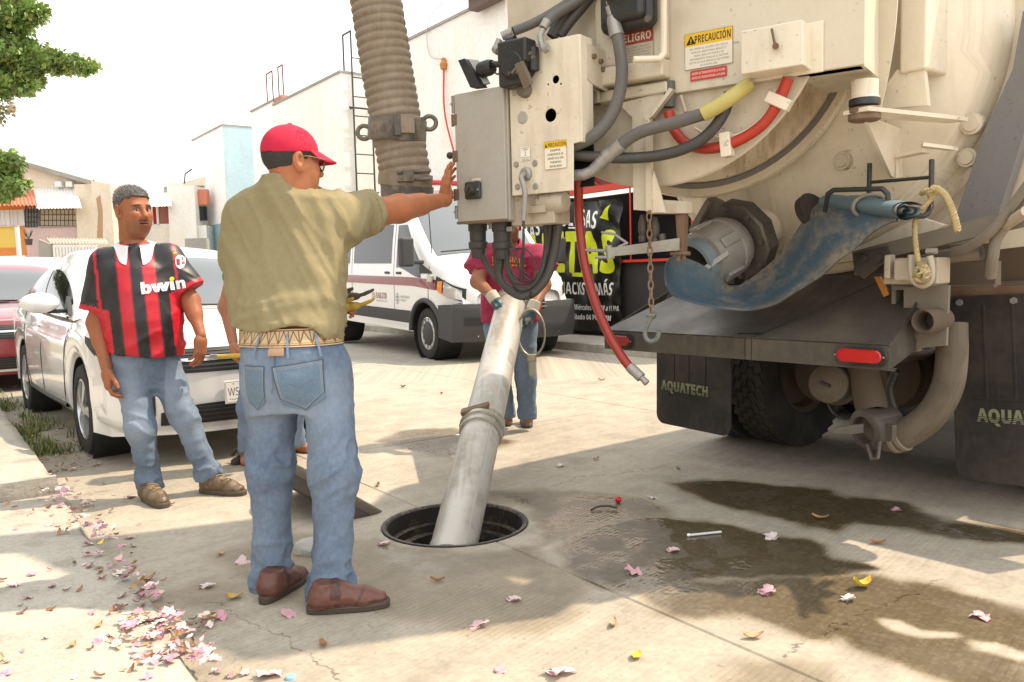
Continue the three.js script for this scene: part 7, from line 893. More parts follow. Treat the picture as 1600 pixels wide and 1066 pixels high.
  pr(.048, .078, 261, 408, (g, w, h) => { g.clearRect(0, 0, w, h); g.fillStyle = '#e8e4e4'; g.beginPath(); g.ellipse(w / 2, h / 2, w * .46, h * .48, 0, 0, 7); g.fill(); g.fillStyle = '#c01530'; g.fillRect(w * .15, h * .28, w * .12, h * .45); g.fillRect(w * .37, h * .28, w * .12, h * .5); g.fillRect(w * .6, h * .5, w * .3, h * .2); g.fillStyle = '#141214'; g.fillRect(w * .26, h * .28, w * .1, h * .45); g.fillRect(w * .66, h * .18, w * .1, h * .24); }, 128, .15);
  pr(.026, .026, 252, 393, (g, w, h) => { g.clearRect(0, 0, w, h); g.fillStyle = '#d8a51e'; g.beginPath(); for (let i = 0; i < 10; i++) { const a = i / 10 * 6.283 - 1.57, r = i % 2 ? w * .2 : w * .48; g.lineTo(w / 2 + Math.cos(a) * r, h / 2 + Math.sin(a) * r); } g.fill(); }, 64, 0);
  // skin
  const H = headField(J(208, 331, 4.53), V(.82, -.03, .57), -.03, 1.02, 1), sc = skinCol(skin);
  const armF = union([bone(shR, elR, .055, .049), bone(elR, wrR, .046, .030, .92, V(0, 0, 1)), bone(elR, elR.clone().lerp(wrR, .4), .049, .044), bone(shL, elL, .053, .046), bone(elL, wrL, .045, .029, .92, V(0, 0, 1)), bone(elL, elL.clone().lerp(wrL, .4), .048, .042), trunk([[pel, .14, .09, .08], [J(220, 450, Z), .16, .11, .09], [J(213, 400, 4.54), .10, .07, .07], [neckB, .058, .058, .058]], S), bone(H.w(0, -.06, -.02), neckB, .062, .066), bone(pel, hipR, .08, .07), bone(pel, hipL, .08, .07), bone(hipR, knR, .065, .05), bone(knR, anR, .048, .036), bone(hipL, knL, .065, .05), bone(knL, anL, .048, .036)], .03);
  const [aa, ab] = box3([shR, elR, wrR, shL, elL, wrL, anR, anL], .1); const body = [nets(armF, aa, ab, .0095, sc)]; const [ha, hb] = headBox(H); body.push(nets(H.f, ha, hb, .0036, faceColor(H, skin, { stubble: .35, moustache: .8, gaze: .003 })));
  body.push(handMesh(handField(wrR, V(.12, -1, .12), V(.8, .05, -.5), 1, { curl: .55, thumb: .55, size: 1.06 }), sc, .0045)); body.push(handMesh(handField(wrL, V(-.12, -1, .08), V(-.9, .1, -.35), 1, { curl: .42, thumb: .6, size: 1.06 }), sc, .0045)); fig.add('body', body, skinM);
  const line = p => p.z > -.012 ? (p.z > .03 ? .078 - (Math.abs(p.x) > .05 ? .012 : 0) : mix(.012, .066, (p.z + .012) / .042)) : -.045;
  const hairF = P => { const p = H.l(P), top = sstep(.03, .09, p.y), d = H.cr(p) - .002 - .006 * top - .003 * vn(P.x * 130, P.y * 60, P.z * 130); return Math.max(d, line(p) - p.y) * H.k; };
  fig.add('hair', [nets(hairF, ha, headBox(H, -.1, .18)[1], .0036, P => { const g = mix(.05, .13, vn(P.x * 90, P.y * 90, P.z * 90)); return [g, g * .96, g * .9]; }), strands(H, 7000, 4, q => line(q) < q.y + .003, q => .006 + .017 * sstep(.03, .1, q.y), (q, r) => { const g = (r > .45 ? .42 : .07) * (q.y < .05 ? .6 : 1) * (q.z > .05 ? .55 : 1); return [g, g * .95, g * .88]; })], hairM);
  // boots
  const h1 = onY(233, 789), h2 = onY(318, 772); const b1 = onY(268, 795).sub(h1), b2 = onY(376, 779).sub(h2); shoe(fig, onY(226, 780), V(.16, 0, .16), [.115, .072, .038], [.08, .062, .042], { high: .05, laces: [.3, .22, .12], dust: .3, size: .98 }); shoe(fig, onY(316, 770), V(.25, 0, .075), [.115, .072, .038], [.08, .062, .042], { high: .05, laces: [.3, .22, .12], dust: .3, size: .98 });
}
// ---- the worker in the maroon shirt holding the top of the pipe
{
  const J = onZ, S = V(-.99, 0, -.1).normalize(), base = onY(808, 672), Z = 6.15, fig = new Figure('worker in maroon shirt and gloves holding the upper end of the metal pipe', [base.x, 0, base.z]);
  const skin = [.30, .125, .065], pel = J(798, 508, 6.1), hipR = J(778, 515, 6.1), hipL = J(818, 515, 6.1), knR = J(782, 590, 6.08), knL = J(822, 590, 6.12), anR = J(792, 655, 6.3), anL = J(824, 655, 6.2), shR = J(757, 402, 5.98), shL = J(838, 402, 5.98), neck = J(796, 382, 5.95), elR = J(746, 440, 5.86), elL = J(850, 445, 5.86), wrR = J(770, 464, 5.68), wrL = J(834, 478, 5.66);
  const jf0 = union([trunk([[J(798, 540, 6.1), .15, .1, .12], [pel, .19, .13, .13], [J(798, 492, 6.1), .18, .14, .12]], S), bone(hipR, knR, .095, .075), bone(knR, anR, .073, .062), bone(hipL, knL, .095, .075), bone(knL, anL, .073, .062)], .04), jf = p => Math.max(jf0(p) - .011 * ridge(p, V(.95, .25, .1).normalize(), 2, 18, 4) * (.4 + .8 * sstep(.25, .05, p.y - anL.y)), anL.y - .0 - p.y), dn = denim([.10, .15, .22], .9, 4);
  const [ja, jb] = box3([hipR, hipL, anR, anL], .22); fig.add('jeans', nets(jf, ja, jb, .012, dn), denimM);
  const slR = J(744, 424, 5.94), slL = J(853, 424, 5.94), hem = J(798, 503, 6.1).y, sf0 = union([trunk([[J(798, 515, 6.08), .2, .15, .13], [J(798, 480, 6.07), .21, .17, .13], [J(798, 440, 6.03), .2, .15, .13], [J(797, 405, 5.99), .19, .11, .12], [J(796, 385, 5.97), .10, .08, .085], [J(796, 376, 5.96), .068, .065, .07]], S), bone(J(796, 392, 5.97), shR, .06, .075), bone(J(796, 392, 5.97), shL, .06, .075), cutS(shR, slR, .084, .09), cutS(shL, slL, .084, .09)], .05), dR = slR.clone().sub(shR).normalize(), dL = slL.clone().sub(shL).normalize();
  const sf = p => Math.max(sf0(p) - .011 * ridge(p, V(.3, .95, 0).normalize(), 2, 13, 3) - .007 * ridge(p, V(.9, .3, 0).normalize(), 2, 18, 8), hem - p.y, -(p.distanceTo(neck.clone().add(V(0, .03, .03))) - .072)); const [sa, sb] = box3([shR, shL, slR, slL, J(798, 510, 6.1)], .2);
  const shirt = fig.add('shirt', nets(sf, sa, sb, .0105, p => { const v = .88 + .24 * vn(p.x * 60, p.y * 60, p.z * 60); return [.30 * v, .024 * v, .07 * v]; }), clothM);
  const t = canvasTex(256, 80, (g, w, h) => { g.clearRect(0, 0, w, h); g.fillStyle = '#d8901c'; g.font = 'bold 50px sans-serif'; g.save(); g.scale(.8, 1); g.fillText('IN SU Shine', 4, 42); g.restore(); for (let i = 0; i < 9; i++) g.fillRect(8 + i * 27, 54, 20, 12); }); fig.add('print', drape(sf, J(796, 409, 5.6), V(1, -.06, 0).normalize(), V(.06, 1, 0).normalize(), V(0, 0, -1), .26, .085, .004, 20, 8), M(0xffffff, .8, 0, { map: t, transparent: true, alphaTest: .4 }), shirt);
  const H = headField(J(795, 352, 5.92), V(-.05, -.15, 1), -.12, 1.0, .5), sc = skinCol(skin), bf = union([bone(shR, elR, .058, .05), bone(elR, wrR, .048, .034), bone(shL, elL, .058, .05), bone(elL, wrL, .048, .034), trunk([[pel, .15, .1, .1], [J(798, 440, 6.03), .17, .1, .1], [J(796, 384, 5.97), .06, .06, .06]], S), bone(H.w(0, -.06, -.02), neck, .058, .065), bone(hipR, knR, .06, .05), bone(knR, anR, .05, .04), bone(hipL, knL, .06, .05), bone(knL, anL, .05, .04)], .03); const [ba, bb] = box3([shR, elR, wrR, shL, elL, wrL, anR, anL], .1), body = [nets(bf, ba, bb, .012, sc), nets(H.f, ...headBox(H), .005, faceColor(H, skin, { stubble: .4 }))]; fig.add('body', body, skinM);
  fig.add('hair', nets(P => { const p = H.l(P); return Math.max(H.cr(p) - .012, p.z > 0 ? .07 - p.y : -.03 - p.y); }, ...headBox(H), .006, () => [.02, .018, .016]), hairM);
  const gcol = p => { const a = vn(p.x * 40, p.y * 40, p.z * 40); return a > .62 ? [.35, .36, .33] : [.06, .13, .15].map(c => c * (.7 + .6 * a)); }; const ax = V(-.13, -.5, .94).normalize();
  for (const [w, f, n, s] of [[wrR, V(.45, -.75, .25), V(.85, .1, -.45), -1], [wrL, V(-.35, -.8, .2), V(-.9, .1, -.4), 1]]) { const h = handField(w.clone().addScaledVector(f, .015), f, n, s, { curl: .85, thumb: .5, size: 1.15 }); const g = fig.add('glove', handMesh(h, gcol, .0055), clothM); fig.add('glove_cuff', lathe([[.036, -.035], [.043, -.03], [.044, .03], [.036, .035]], w, w.clone().add(f), 18), M([.52, .48, .38], .9), g); }
  shoe(fig, onY(792, 661).add(V(0, 0, -.12)), V(-.02, 0, 1), [.13, .085, .055], [.07, .055, .04], { high: .05, dust: .8 }); shoe(fig, onY(822, 664).add(V(0, 0, -.13)), V(.02, 0, 1), [.13, .085, .055], [.07, .055, .04], { high: .05, dust: .8 });
  // clamp ring in the left glove
  const c0 = J(830, 520, 5.52), cr = thing('pipe_clamp', 'metal pipe clamp ring hanging from the worker\'s left glove', 'clamp', c0), U = V(.62, 0, .25).normalize(), m = M([.36, .32, .24], .4, .6); mesh('band', grid(60, 6, (u, v) => { const a = u * 6.2832, b = v * 6.2832, r = .155 + Math.cos(b) * .010; return V(U.x * Math.cos(a) * r * .62, Math.sin(a) * r, U.z * Math.cos(a) * r + Math.sin(b) * .022); }), m, cr); mesh('latch', [bx(.045, .13, .03, .0, -.22, .03, .008), bx(.06, .05, .04, .0, -.165, .03, .008)], m, cr);
}
// ---- the person mostly hidden behind the man in khaki
{
  const J = onZ, S = V(-.95, 0, .3).normalize(), base = onY(428, 718), Z = 5.25, fig = new Figure('person hidden behind the man in khaki, one bare arm, jeans and sandals showing', [base.x, 0, base.z]);
  const skin = [.42, .20, .115], pel = J(424, 560, Z), hipR = J(402, 572, Z), hipL = J(446, 572, Z), knR = J(390, 640, 5.22), knL = J(455, 640, 5.3), anR = J(388, 702, 5.3), anL = J(462, 690, 5.45), shR = J(372, 410, 5.22), shL = J(462, 405, 5.3), elR = J(353, 480, 5.2), wrR = J(364, 535, 5.12), elL = J(478, 480, 5.25), wrL = J(470, 530, 5.15), neck = J(420, 385, 5.26);
  const jf = union([trunk([[J(424, 590, Z), .14, .1, .12], [pel, .175, .12, .12], [J(424, 525, Z), .165, .12, .11]], S), bone(hipR, knR, .09, .07), bone(knR, anR, .068, .06), bone(hipL, knL, .09, .07), bone(knL, anL, .068, .06)], .04), dn = denim([.12, .18, .28], .8, 5), [ja, jb] = box3([hipR, hipL, anR, anL], .2); fig.add('jeans', nets(p => Math.max(jf(p) - .009 * ridge(p, V(.95, .2, .1).normalize(), 2, 16, 4), Math.min(anR.y, anL.y) - .02 - p.y), ja, jb, .012, dn), denimM);
  const slR = J(364, 432, 5.22), slL = J(474, 430, 5.28), sf = union([trunk([[J(424, 540, Z), .17, .13, .12], [J(424, 480, Z), .175, .14, .12], [J(420, 420, 5.26), .165, .11, .11], [J(420, 398, 5.26), .1, .08, .08], [neck, .06, .06, .06]], S), bone(J(420, 396, 5.26), shR, .05, .062), bone(J(420, 396, 5.26), shL, .05, .062), bone(shR, slR, .062, .066), bone(shL, slL, .062, .066)], .045), [sa, sb] = box3([shR, shL, slR, J(424, 540, Z)], .18); fig.add('shirt', nets(p => Math.max(sf(p), J(424, 530, Z).y - p.y), sa, sb, .012, p => [.10, .26, .17].map(c => c * (.9 + .2 * vn(p.x * 60, p.y * 60, p.z * 60)))), clothM);
  const H = headField(J(418, 350, 5.22), V(-.3, 0, 1), 0, .98), sc = skinCol(skin), bf = union([bone(shR, elR, .055, .047), bone(elR, wrR, .044, .029), bone(shL, elL, .055, .047), bone(elL, wrL, .044, .029), trunk([[pel, .14, .09, .09], [J(420, 430, Z), .15, .09, .09], [neck, .055, .055, .055]], S), bone(H.w(0, -.06, -.02), neck, .052, .06), bone(hipR, knR, .06, .05), bone(knR, anR, .048, .038), bone(hipL, knL, .06, .05), bone(knL, anL, .048, .038), bone(anR, onY(386, 716).setY(.04), .04, .038), bone(onY(386, 714).setY(.035), onY(384, 728).setY(.03), .04, .034), bone(anL, onY(458, 704).setY(.045), .04, .038), bone(onY(458, 704).setY(.035), onY(482, 708).setY(.028), .04, .032)], .03), [ba, bb] = box3([shR, elR, wrR, shL, wrL, onY(386, 728), onY(482, 708)], .09);
  const hn = handField(wrR, V(.1, -1, .1), V(.8, 0, -.4), 1, { curl: .9, thumb: .4 }); fig.add('body', [nets(bf, ba, bb, .01, sc), nets(H.f, ...headBox(H), .005, faceColor(H, skin)), handMesh(hn, sc, .0045), handMesh(handField(wrL, V(0, -1, .2), V(-.8, 0, -.4), -1, { curl: .6 }), sc, .006)], skinM); fig.add('hair', nets(P => { const p = H.l(P); return Math.max(H.cr(p) - .014, p.z > 0 ? .07 - p.y : -.05 - p.y); }, ...headBox(H), .006, () => [.02, .017, .015]), hairM);
  for (const [h, f] of [[onY(387, 716), V(-.02, 0, .2)], [onY(452, 705), V(.22, 0, .03)]]) { const d = f.clone().setY(0).normalize(), s = V(-d.z, 0, d.x), o = h.clone().addScaledVector(d, -.03); const pts = [...Array(24)].map((_, i) => { const a = i / 24 * 6.283; return [.11 + .14 * Math.cos(a), (.046 + .008 * Math.cos(a)) * Math.sin(a)]; }); const g = extr(pts, .03, .005); g.applyMatrix4(new THREE.Matrix4().makeBasis(d, s.clone().negate(), V(0, 1, 0)).setPosition(o)); const so = fig.add('sandal', g, M([.05, .04, .035], .7)); for (const z of [.06, .16]) fig.add('strap', tube([-.05, -.03, 0, .03, .05].map(x => o.clone().addScaledVector(d, z).addScaledVector(s, x).setY(.03 + .062 * Math.cos(x * 26))), .011, 16, 8), M([.06, .045, .04], .7), so); }
  const tool = thing('hand_tool', 'short tool with yellow handle held in the hidden person\'s hand before the car', 'tool', J(362, 556, 5.08)); mesh('handle', cyl([.06, .0, 0], [-.08, .0, .02], .016, .013, 12), M([.62, .42, .05], .5), tool); mesh('blade', [bx(.05, .03, .012, -.10, .0, .022, .004), cyl([-.125, 0, .025], [-.19, -.002, .03], .009, .007, 8)], M([.6, .6, .58], .3, .8), tool);
}

// ---------------------------------------------------------------- pipe, hoses, lid, chain, rope, lay-flat hose
{
  const zinc = grime([.48, .455, .40], { seed: 51, dirt: .7, dc: [.22, .185, .13], rough: .42, metal: .35, rep: 1.2, spot: .3, streak: .7 }), a = onZ(801, 468, 5.93), b = onY(716, 826), ax = a.clone().sub(b).normalize(), lo = b.clone().addScaledVector(ax, -.22), L = lo.distanceTo(a), t = thing('suction_pipe', 'long dull metal pipe slanting from the worker\'s gloves down into the manhole', 'pipe', lo), la = V(0, 0, 0), lb = ax.clone(), at = d => lb.clone().multiplyScalar(d), r = .107;
  mesh('pipe', lathe([[r - .006, 0], [r, 0], [r + .001, .3], [r, .9], [r, L], [r - .006, L], [r - .006, .02]], la, lb, 48), zinc, t);
  mesh('end_ring', lathe([[r, 0], [r + .004, .002], [r + .004, .075], [r, .08]], la, lb, 48), zinc, t);
  const c = 1.02; mesh('collar', [lathe([[r, c - .07], [r + .012, c - .065], [r + .014, c - .045], [r + .008, c - .04], [r + .008, c - .02], [r + .02, c - .015], [r + .021, c + .005], [r + .012, c + .012], [r + .012, c + .03], [r + .018, c + .035], [r + .016, c + .05], [r, c + .055]], la, lb, 48)], zinc, t);
  const side = V(-.93, .1, .2).normalize(), lp = at(c + .06).addScaledVector(V(-.35, .7, .6).normalize(), r + .012); const lg = bx(.16, .045, .03, 0, 0, 0, .008); lg.applyMatrix4(new THREE.Matrix4().makeBasis(V(1, .25, 0).normalize(), ax.clone(), V(1, .25, 0).normalize().cross(ax).normalize()).setPosition(lp)); mesh('latch', lg, rustIron, t);
  for (const d of [L - .03, L - .07, L - .11]) mesh('groove_ring', lathe([[r, d - .012], [r + .009, d - .008], [r + .009, d + .008], [r, d + .012]], la, lb, 40), zinc, t);
}
{ // ribbed suction hose under the boom
  const P = (x, y) => onZ(x, y, 4.0), pts = [V(-.68, 3.3, -4.0), P(574, -110), P(580, -50), P(589, 10), P(599, 75), P(610, 140), P(621, 205), P(630, 255), P(636, 300)], cv = new THREE.CatmullRomCurve3(pts), len = cv.getLength(), t = thing('suction_hose', 'thick dusty ribbed suction hose hanging beside the man in the red cap', 'hose', pts[0]);
  const o = pts[0], pitch = .0385, n = Math.round(len / pitch), N_ = n * 8, rings = []; const hm = grime([.20, .15, .10], { seed: 53, dirt: .6, dc: [.31, .25, .18], rough: .8, spot: 0, rep: 2 });
  const g = grid(40, N_, (u, v) => { const p = cv.getPointAt(v), d = cv.getTangentAt(v), x = V(0, 0, 1).cross(d).normalize(), y = d.clone().cross(x), a = u * 6.2832, s = v * len / pitch, r = .112 + .0095 * Math.pow(Math.abs(Math.sin(s * Math.PI)), .7) + .002 * vn(s * .3, u * 5); return p.clone().sub(o).addScaledVector(x, Math.cos(a) * r).addScaledVector(y, Math.sin(a) * r); }); mesh('ribbed_tube', g, hm, t);
  const at = v => cv.getPointAt(v).sub(o), vOf = y => { let lo = 0, hi = 1; for (let i = 0; i < 30; i++) { const m = (lo + hi) / 2; cv.getPointAt(m).y > y ? lo = m : hi = m; } return lo; };
  const v1 = vOf(P(619, 203).y), d1 = V(.10, 1, .1).normalize(), c1 = at(v1), iron = grime([.05, .045, .04], { seed: 55, dirt: .8, dc: [.26, .21, .15], rough: .55, spot: .2, rep: 3 });
  mesh('clamp_band', lathe([[.124, -.052], [.136, -.052], [.138, -.045], [.138, .045], [.136, .052], [.124, .052]], c1, c1.clone().add(d1), 40), iron, t); mesh('clamp_plate', bx(.03, .1, .03, c1.x + .02, c1.y, c1.z + .137, .004), iron, t); mesh('clamp_plate', bx(.07, .085, .012, c1.x + .062, c1.y + .005, c1.z + .128, .003, 0, .35), hm, t);
  for (const [x, y, s] of [[569, 207, -1], [671, 192, 1]]) { const q = P(x, y).sub(o); mesh('lifting_ear', [new THREE.TorusGeometry(.031, .0105, 10, 28).translate(q.x, q.y, q.z), bx(.03, .055, .02, q.x - s * .038, q.y - .0, q.z, .006)], iron, t); }
  const v2 = vOf(P(634, 281).y), c2 = at(v2); mesh('end_clamp', [lathe([[.116, -.03], [.128, -.028], [.13, 0], [.128, .028], [.116, .03]], c2, c2.clone().add(d1), 40)], hm, t); for (const y of [-.018, .018]) mesh('clamp_bolt', cyl([c2.x - .02, c2.y + y, c2.z + .133], [c2.x + .13, c2.y + y + .012, c2.z + .09], .009, .009, 8), iron, t); mesh('clamp_lug', bx(.05, .055, .03, c2.x + .03, c2.y + .003, c2.z + .128, .005), iron, t); const ce = at(1); mesh('end_ring', lathe([[.1, -.03], [.124, -.03], [.126, .03], [.1, .032]], ce, ce.clone().add(d1), 40), iron, t);
}
{ // the lid, propped on rubble beside the opening
  const R0 = onZ(604, 822, 3.86), L0 = onZ(446, 734, 4.22), mid = R0.clone().lerp(L0, .5), v = mid.clone().sub(camera.position).normalize(), C = mid.clone().addScaledVector(v, .30), nrm = L0.clone().sub(R0).cross(v).normalize(); if (nrm.y < 0) nrm.negate(); nrm.applyAxisAngle(L0.clone().sub(R0).normalize(), -.03);
  const t = thing('access_cover', 'thick worn manhole cover tilted up at the left edge of the opening', 'lid', C), conc2 = grime([.115, .09, .065], { seed: 57, dirt: .8, dc: [.1, .075, .055], rough: .85, spot: .3, rep: 2 }), dk = grime([.045, .036, .028], { seed: 58, dirt: .6, dc: [.085, .065, .048], rough: .8, spot: .1, rep: 2 }); const r = .345;  // lower half of the edge painted darker to stand for its shaded side
  mesh('rim', lathe([[.001, .055], [r - .03, .055], [r - .012, .052], [r - .004, .045], [r, .03], [r - .004, .012]], [0, 0, 0], nrm, 48), conc2, t); mesh('shade_toned_lower_half', lathe([[r - .004, .011], [r - .003, -.045], [r - .02, -.058], [.001, -.058]], [0, 0, 0], nrm, 48), dk, t); const st = thing('rubble', 'pale lump of rubble lying under the tilted manhole cover', 'rubble', onY(505, 862)); const g = new THREE.IcosahedronGeometry(.1, 3), p = g.attributes.position; for (let i = 0; i < p.count; i++) { const k = .75 + .5 * fbm(p.getX(i) * 14, p.getY(i) * 14, p.getZ(i) * 14, 3); p.setXYZ(i, p.getX(i) * k * 1.25, Math.max(-.01, p.getY(i) * k * .5 + .015), p.getZ(i) * k * .7); } g.computeVertexNormals(); mesh('lump', mergeVertices(g), M([.40, .38, .34], .9, 0, { bumpMap: tex(128, (x, y) => tfbm(x, y, 10, 4)), bumpScale: .01 }), st);
}
{ // red water hose hanging from the panel
  const q = (x, y, d = .08) => R.w(R.z(x, y, d)), pts = [q(903, 268, .16), q(904, 300, .12), q(905, 345), q(912, 405), q(926, 460), q(946, 512), q(970, 555), q(989, 580)], o = pts[0], t = thing('red_hose', 'dark red rubber hose hanging free below the control panel', 'hose', o), l = p => p.clone().sub(o);
  mesh('hose', tube(pts.map(l), .0205, 80, 14), redHose, t); const a = l(q(984, 573)), b = l(q(1002, 590)), c = l(q(1011, 599)); mesh('crimp_fitting', [cyl(a, b, .0235, .0235, 16), cyl(b, c, .015, .017, 6)], fitM, t);
}
{ // chain and hook
  const q = (x, y) => R.w(R.z(x, y, .06)), a = q(1014, 332), b = q(1018, 492), o = a, t = thing('hook_chain', 'rusty steel chain with a hook hanging from the reel frame over the deck', 'chain', o), n = 12, iron = rustIron, L = a.distanceTo(b), p = L / n;
  for (let i = 0; i < n; i++) { const y = -(i + .5) * p, g = new THREE.TorusGeometry(.0125, .0042, 8, 16); g.scale(.85, (p * .5 + .010) / .0167, 1); g.rotateY(i % 2 ? 1.57 + .2 : .25); g.translate((b.x - a.x) * (i + .5) / n, y, (b.z - a.z) * (i + .5) / n); mesh('chain_link', g, iron, t); }
  const h = (x, y) => q(x, y).sub(o); mesh('hook', [tube([h(1017, 494), h(1013, 505), h(1008, 517), h(1010, 529), h(1018, 534), h(1027, 529), h(1030, 517)], .0105, 40, 10), tube([h(1010, 503), h(1016, 500), h(1021, 495), h(1024, 488)], .007, 14, 8), cyl(h(1012, 492), h(1024, 494), .011, .011, 10)], grime([.17, .2, .2], { seed: 60, dirt: .6, dc: [.25, .2, .13], metal: .4, rep: 3 }), t);
}
{ // blue lay-flat hose slung from the wire rack
  const w = (x, y, z) => T.w(T.z(x, y, z)), S = [
    [[1396, 316, -.14], [1402, 328, -.06], [1402, 345, 0]], [[1362, 307, -.2], [1380, 326, -.09], [1388, 350, -.01]], [[1322, 308, -.22], [1345, 330, -.09], [1362, 365, -.02]], [[1284, 316, -.23], [1312, 346, -.09], [1335, 390, -.03]], [[1260, 340, -.22], [1284, 370, -.1], [1308, 410, -.04]], [[1238, 372, -.2], [1260, 404, -.1], [1284, 432, -.05]], [[1208, 408, -.18], [1230, 438, -.09], [1246, 456, -.05]], [[1170, 438, -.15], [1192, 465, -.06], [1204, 478, 0]], [[1142, 450, .0], [1150, 474, .1], [1160, 484, .16]],
    [[1120, 430, .10], [1108, 466, .2], [1112, 478, .28]], [[1094, 412, .16], [1070, 454, .27], [1076, 470, .35]], [[1070, 402, .22], [1048, 432, .3], [1052, 461, .37]], [[1052, 400, .27], [1040, 416, .32], [1041, 446, .37]]].map(s => s.map(p => w(...p)));
  const C = [0, 1, 2].map(k => new THREE.CatmullRomCurve3(S.map(s => s[k]))), o = S[4][1], t = thing('lay_flat_hose', 'faded blue lay-flat hose slung over the wire rack and curling onto the deck', 'hose', o);
  const f = (u, v, d) => { const [a, m, b] = C.map(c => c.getPoint(u)), q = a.clone().multiplyScalar((1 - v) * (1 - 2 * v)).addScaledVector(m, 4 * v * (1 - v)).addScaledVector(b, v * (2 * v - 1)); q.y += .003 * (fbm(u * 22, v * 6, 1) - .5) + .008 * (fbm(u * 9, v * 3, 4) - .5); if (d) { const e = .002, p2 = f(Math.min(1, u + e), v), p1 = f(Math.max(0, u - e), v), r1 = f(u, Math.max(0, v - e)), r2 = f(u, Math.min(1, v + e)); q.addScaledVector(p2.sub(p1).cross(r2.sub(r1)).normalize(), d); } return q.sub(d !== undefined ? o : V(0, 0, 0)); };
  const bt = tex(1024, (x, y) => { const a = fbm(x * 16, y * 4, 3, 5), b = fbm(x * 60, y * 15, 5, 3), c = fbm(x * 300, y * 75, 8, 2), edge = Math.min(y, 1 - y), d = clamp(sstep(.42, .78, a * .7 + b * .3) * .62 + sstep(.32, .02, edge) * .62 * b * 1.6 + .1 * c) * (1 - .75 * sstep(.68, .8, x)), k = .8 + .4 * c; return [mix(.033, .21, d) * k, mix(.07, .175, d) * k, mix(.098, .13, d) * k]; }, true); bt.wrapS = bt.wrapT = THREE.ClampToEdgeWrapping;
  mesh('hose_sheet', [grid(140, 24, (u, v) => f(u, v, .004)), grid(140, 24, (u, v) => f(u, v, -.004)), grid(140, 2, (u, v) => f(u, 0, mix(-.004, .004, v))), grid(140, 2, (u, v) => f(u, 1, mix(-.004, .004, v))), grid(2, 24, (u, v) => f(1, v, mix(-.004, .004, u)))], new THREE.MeshStandardMaterial({ map: bt, roughness: .6, side: THREE.DoubleSide, bumpMap: tex(256, (x, y) => .5 + .5 * (tfbm(x, y, 40, 3) - .5), false, 3), bumpScale: .002 }), t, true);
  // the folded roll it comes from
  const A = w(1300, 316, -.24), B_ = w(1418, 329, -.03), ax = B_.clone().sub(A).normalize(), up = V(0, 1, 0), x = up.clone().cross(ax).normalize(), y = ax.clone().cross(x), L = A.distanceTo(B_), tl = [[.10, .15, .17], [.34, .32, .26], [.05, .11, .14]];
  for (let k = 0; k < 6; k++) { const rx = .066 - k * .010, ry = .036 - k * .0056; mesh('roll_layer', grid(40, 14, (u, v) => { const a = u * 5.9 + .5 + k * .25, e = 1 + .05 * Math.sin(a * 3 + k); return A.clone().addScaledVector(ax, v * (L + .006 * Math.sin(a * 2 + k * 2))).addScaledVector(x, Math.cos(a) * rx * e).addScaledVector(y, Math.sin(a) * ry * e).sub(o); }), M(tl[k % 3], .8), t); }
  mesh('roll_strap', tube([...Array(20)].map((_, i) => { const a = i / 19 * 6.2; return A.clone().addScaledVector(ax, L * .55).addScaledVector(x, Math.cos(a) * .084).addScaledVector(y, Math.sin(a) * .048).sub(o); }), .008, 40, 8), M([.22, .19, .14], .9), t);
  mesh('roll_end', lathe([[.001, 0], [.07, .0], [.085, .015], [.085, .05], [.001, .05]], w(1262, 336, -.26).sub(o), w(1262, 336, -.26).sub(o).add(V(.2, .25, .4)), 28), rubberM, t);
}
{ // rope
  const w = (x, y, z) => T.w(T.z(x, y, z)), o = w(1460, 298, -.17), t = thing('rope', 'frayed yellowish rope knotted on the wire rack and tied to the shackle', 'rope', o), m = M([.47, .36, .18], .9, 0, { bumpMap: tex(64, (x, y) => Math.abs(Math.sin((x + y * 3) * 12))), bumpScale: .003 });
  const twist = (pts, r, turns) => { const c = new THREE.CatmullRomCurve3(pts.map(p => w(...p).sub(o))), L = c.getLength(); const out = []; for (let k = 0; k < 3; k++) { const q = []; const n = Math.ceil(L / .006); for (let i = 0; i <= n; i++) { const v = i / n, p = c.getPointAt(v), d = c.getTangentAt(v), x = V(.3, .2, 1).cross(d).normalize(), y = d.clone().cross(x), a = v * L * 190 + k * 2.094; q.push(p.addScaledVector(x, Math.cos(a) * r * .5).addScaledVector(y, Math.sin(a) * r * .5)); } out.push(tube(q, r * .62, n * 2, 6)); } return out; };
  mesh('tail', twist([[1452, 302, -.16], [1464, 296, -.15], [1477, 305, -.13], [1487, 325, -.12], [1493, 345, -.12], [1497, 362, -.12]], .013), m, t); mesh('line', twist([[1464, 300, -.16], [1452, 315, -.15], [1440, 328, -.13], [1431, 342, -.12], [1430, 370, -.13], [1434, 402, -.13], [1436, 415, -.13]], .010), m, t); mesh('knot', twist([[1440, 302, -.2], [1455, 297, -.14], [1466, 294, -.16], [1462, 304, -.2], [1452, 303, -.15], [1460, 293, -.15], [1466, 302, -.15]], .011), m, t); mesh('shackle_knot', [...twist([[1436, 412, -.13], [1446, 418, -.11], [1450, 432, -.11], [1440, 440, -.1], [1431, 432, -.11], [1436, 420, -.1], [1447, 426, -.1], [1444, 438, -.09], [1434, 436, -.1], [1438, 424, -.09]], .013)], m, t);
}

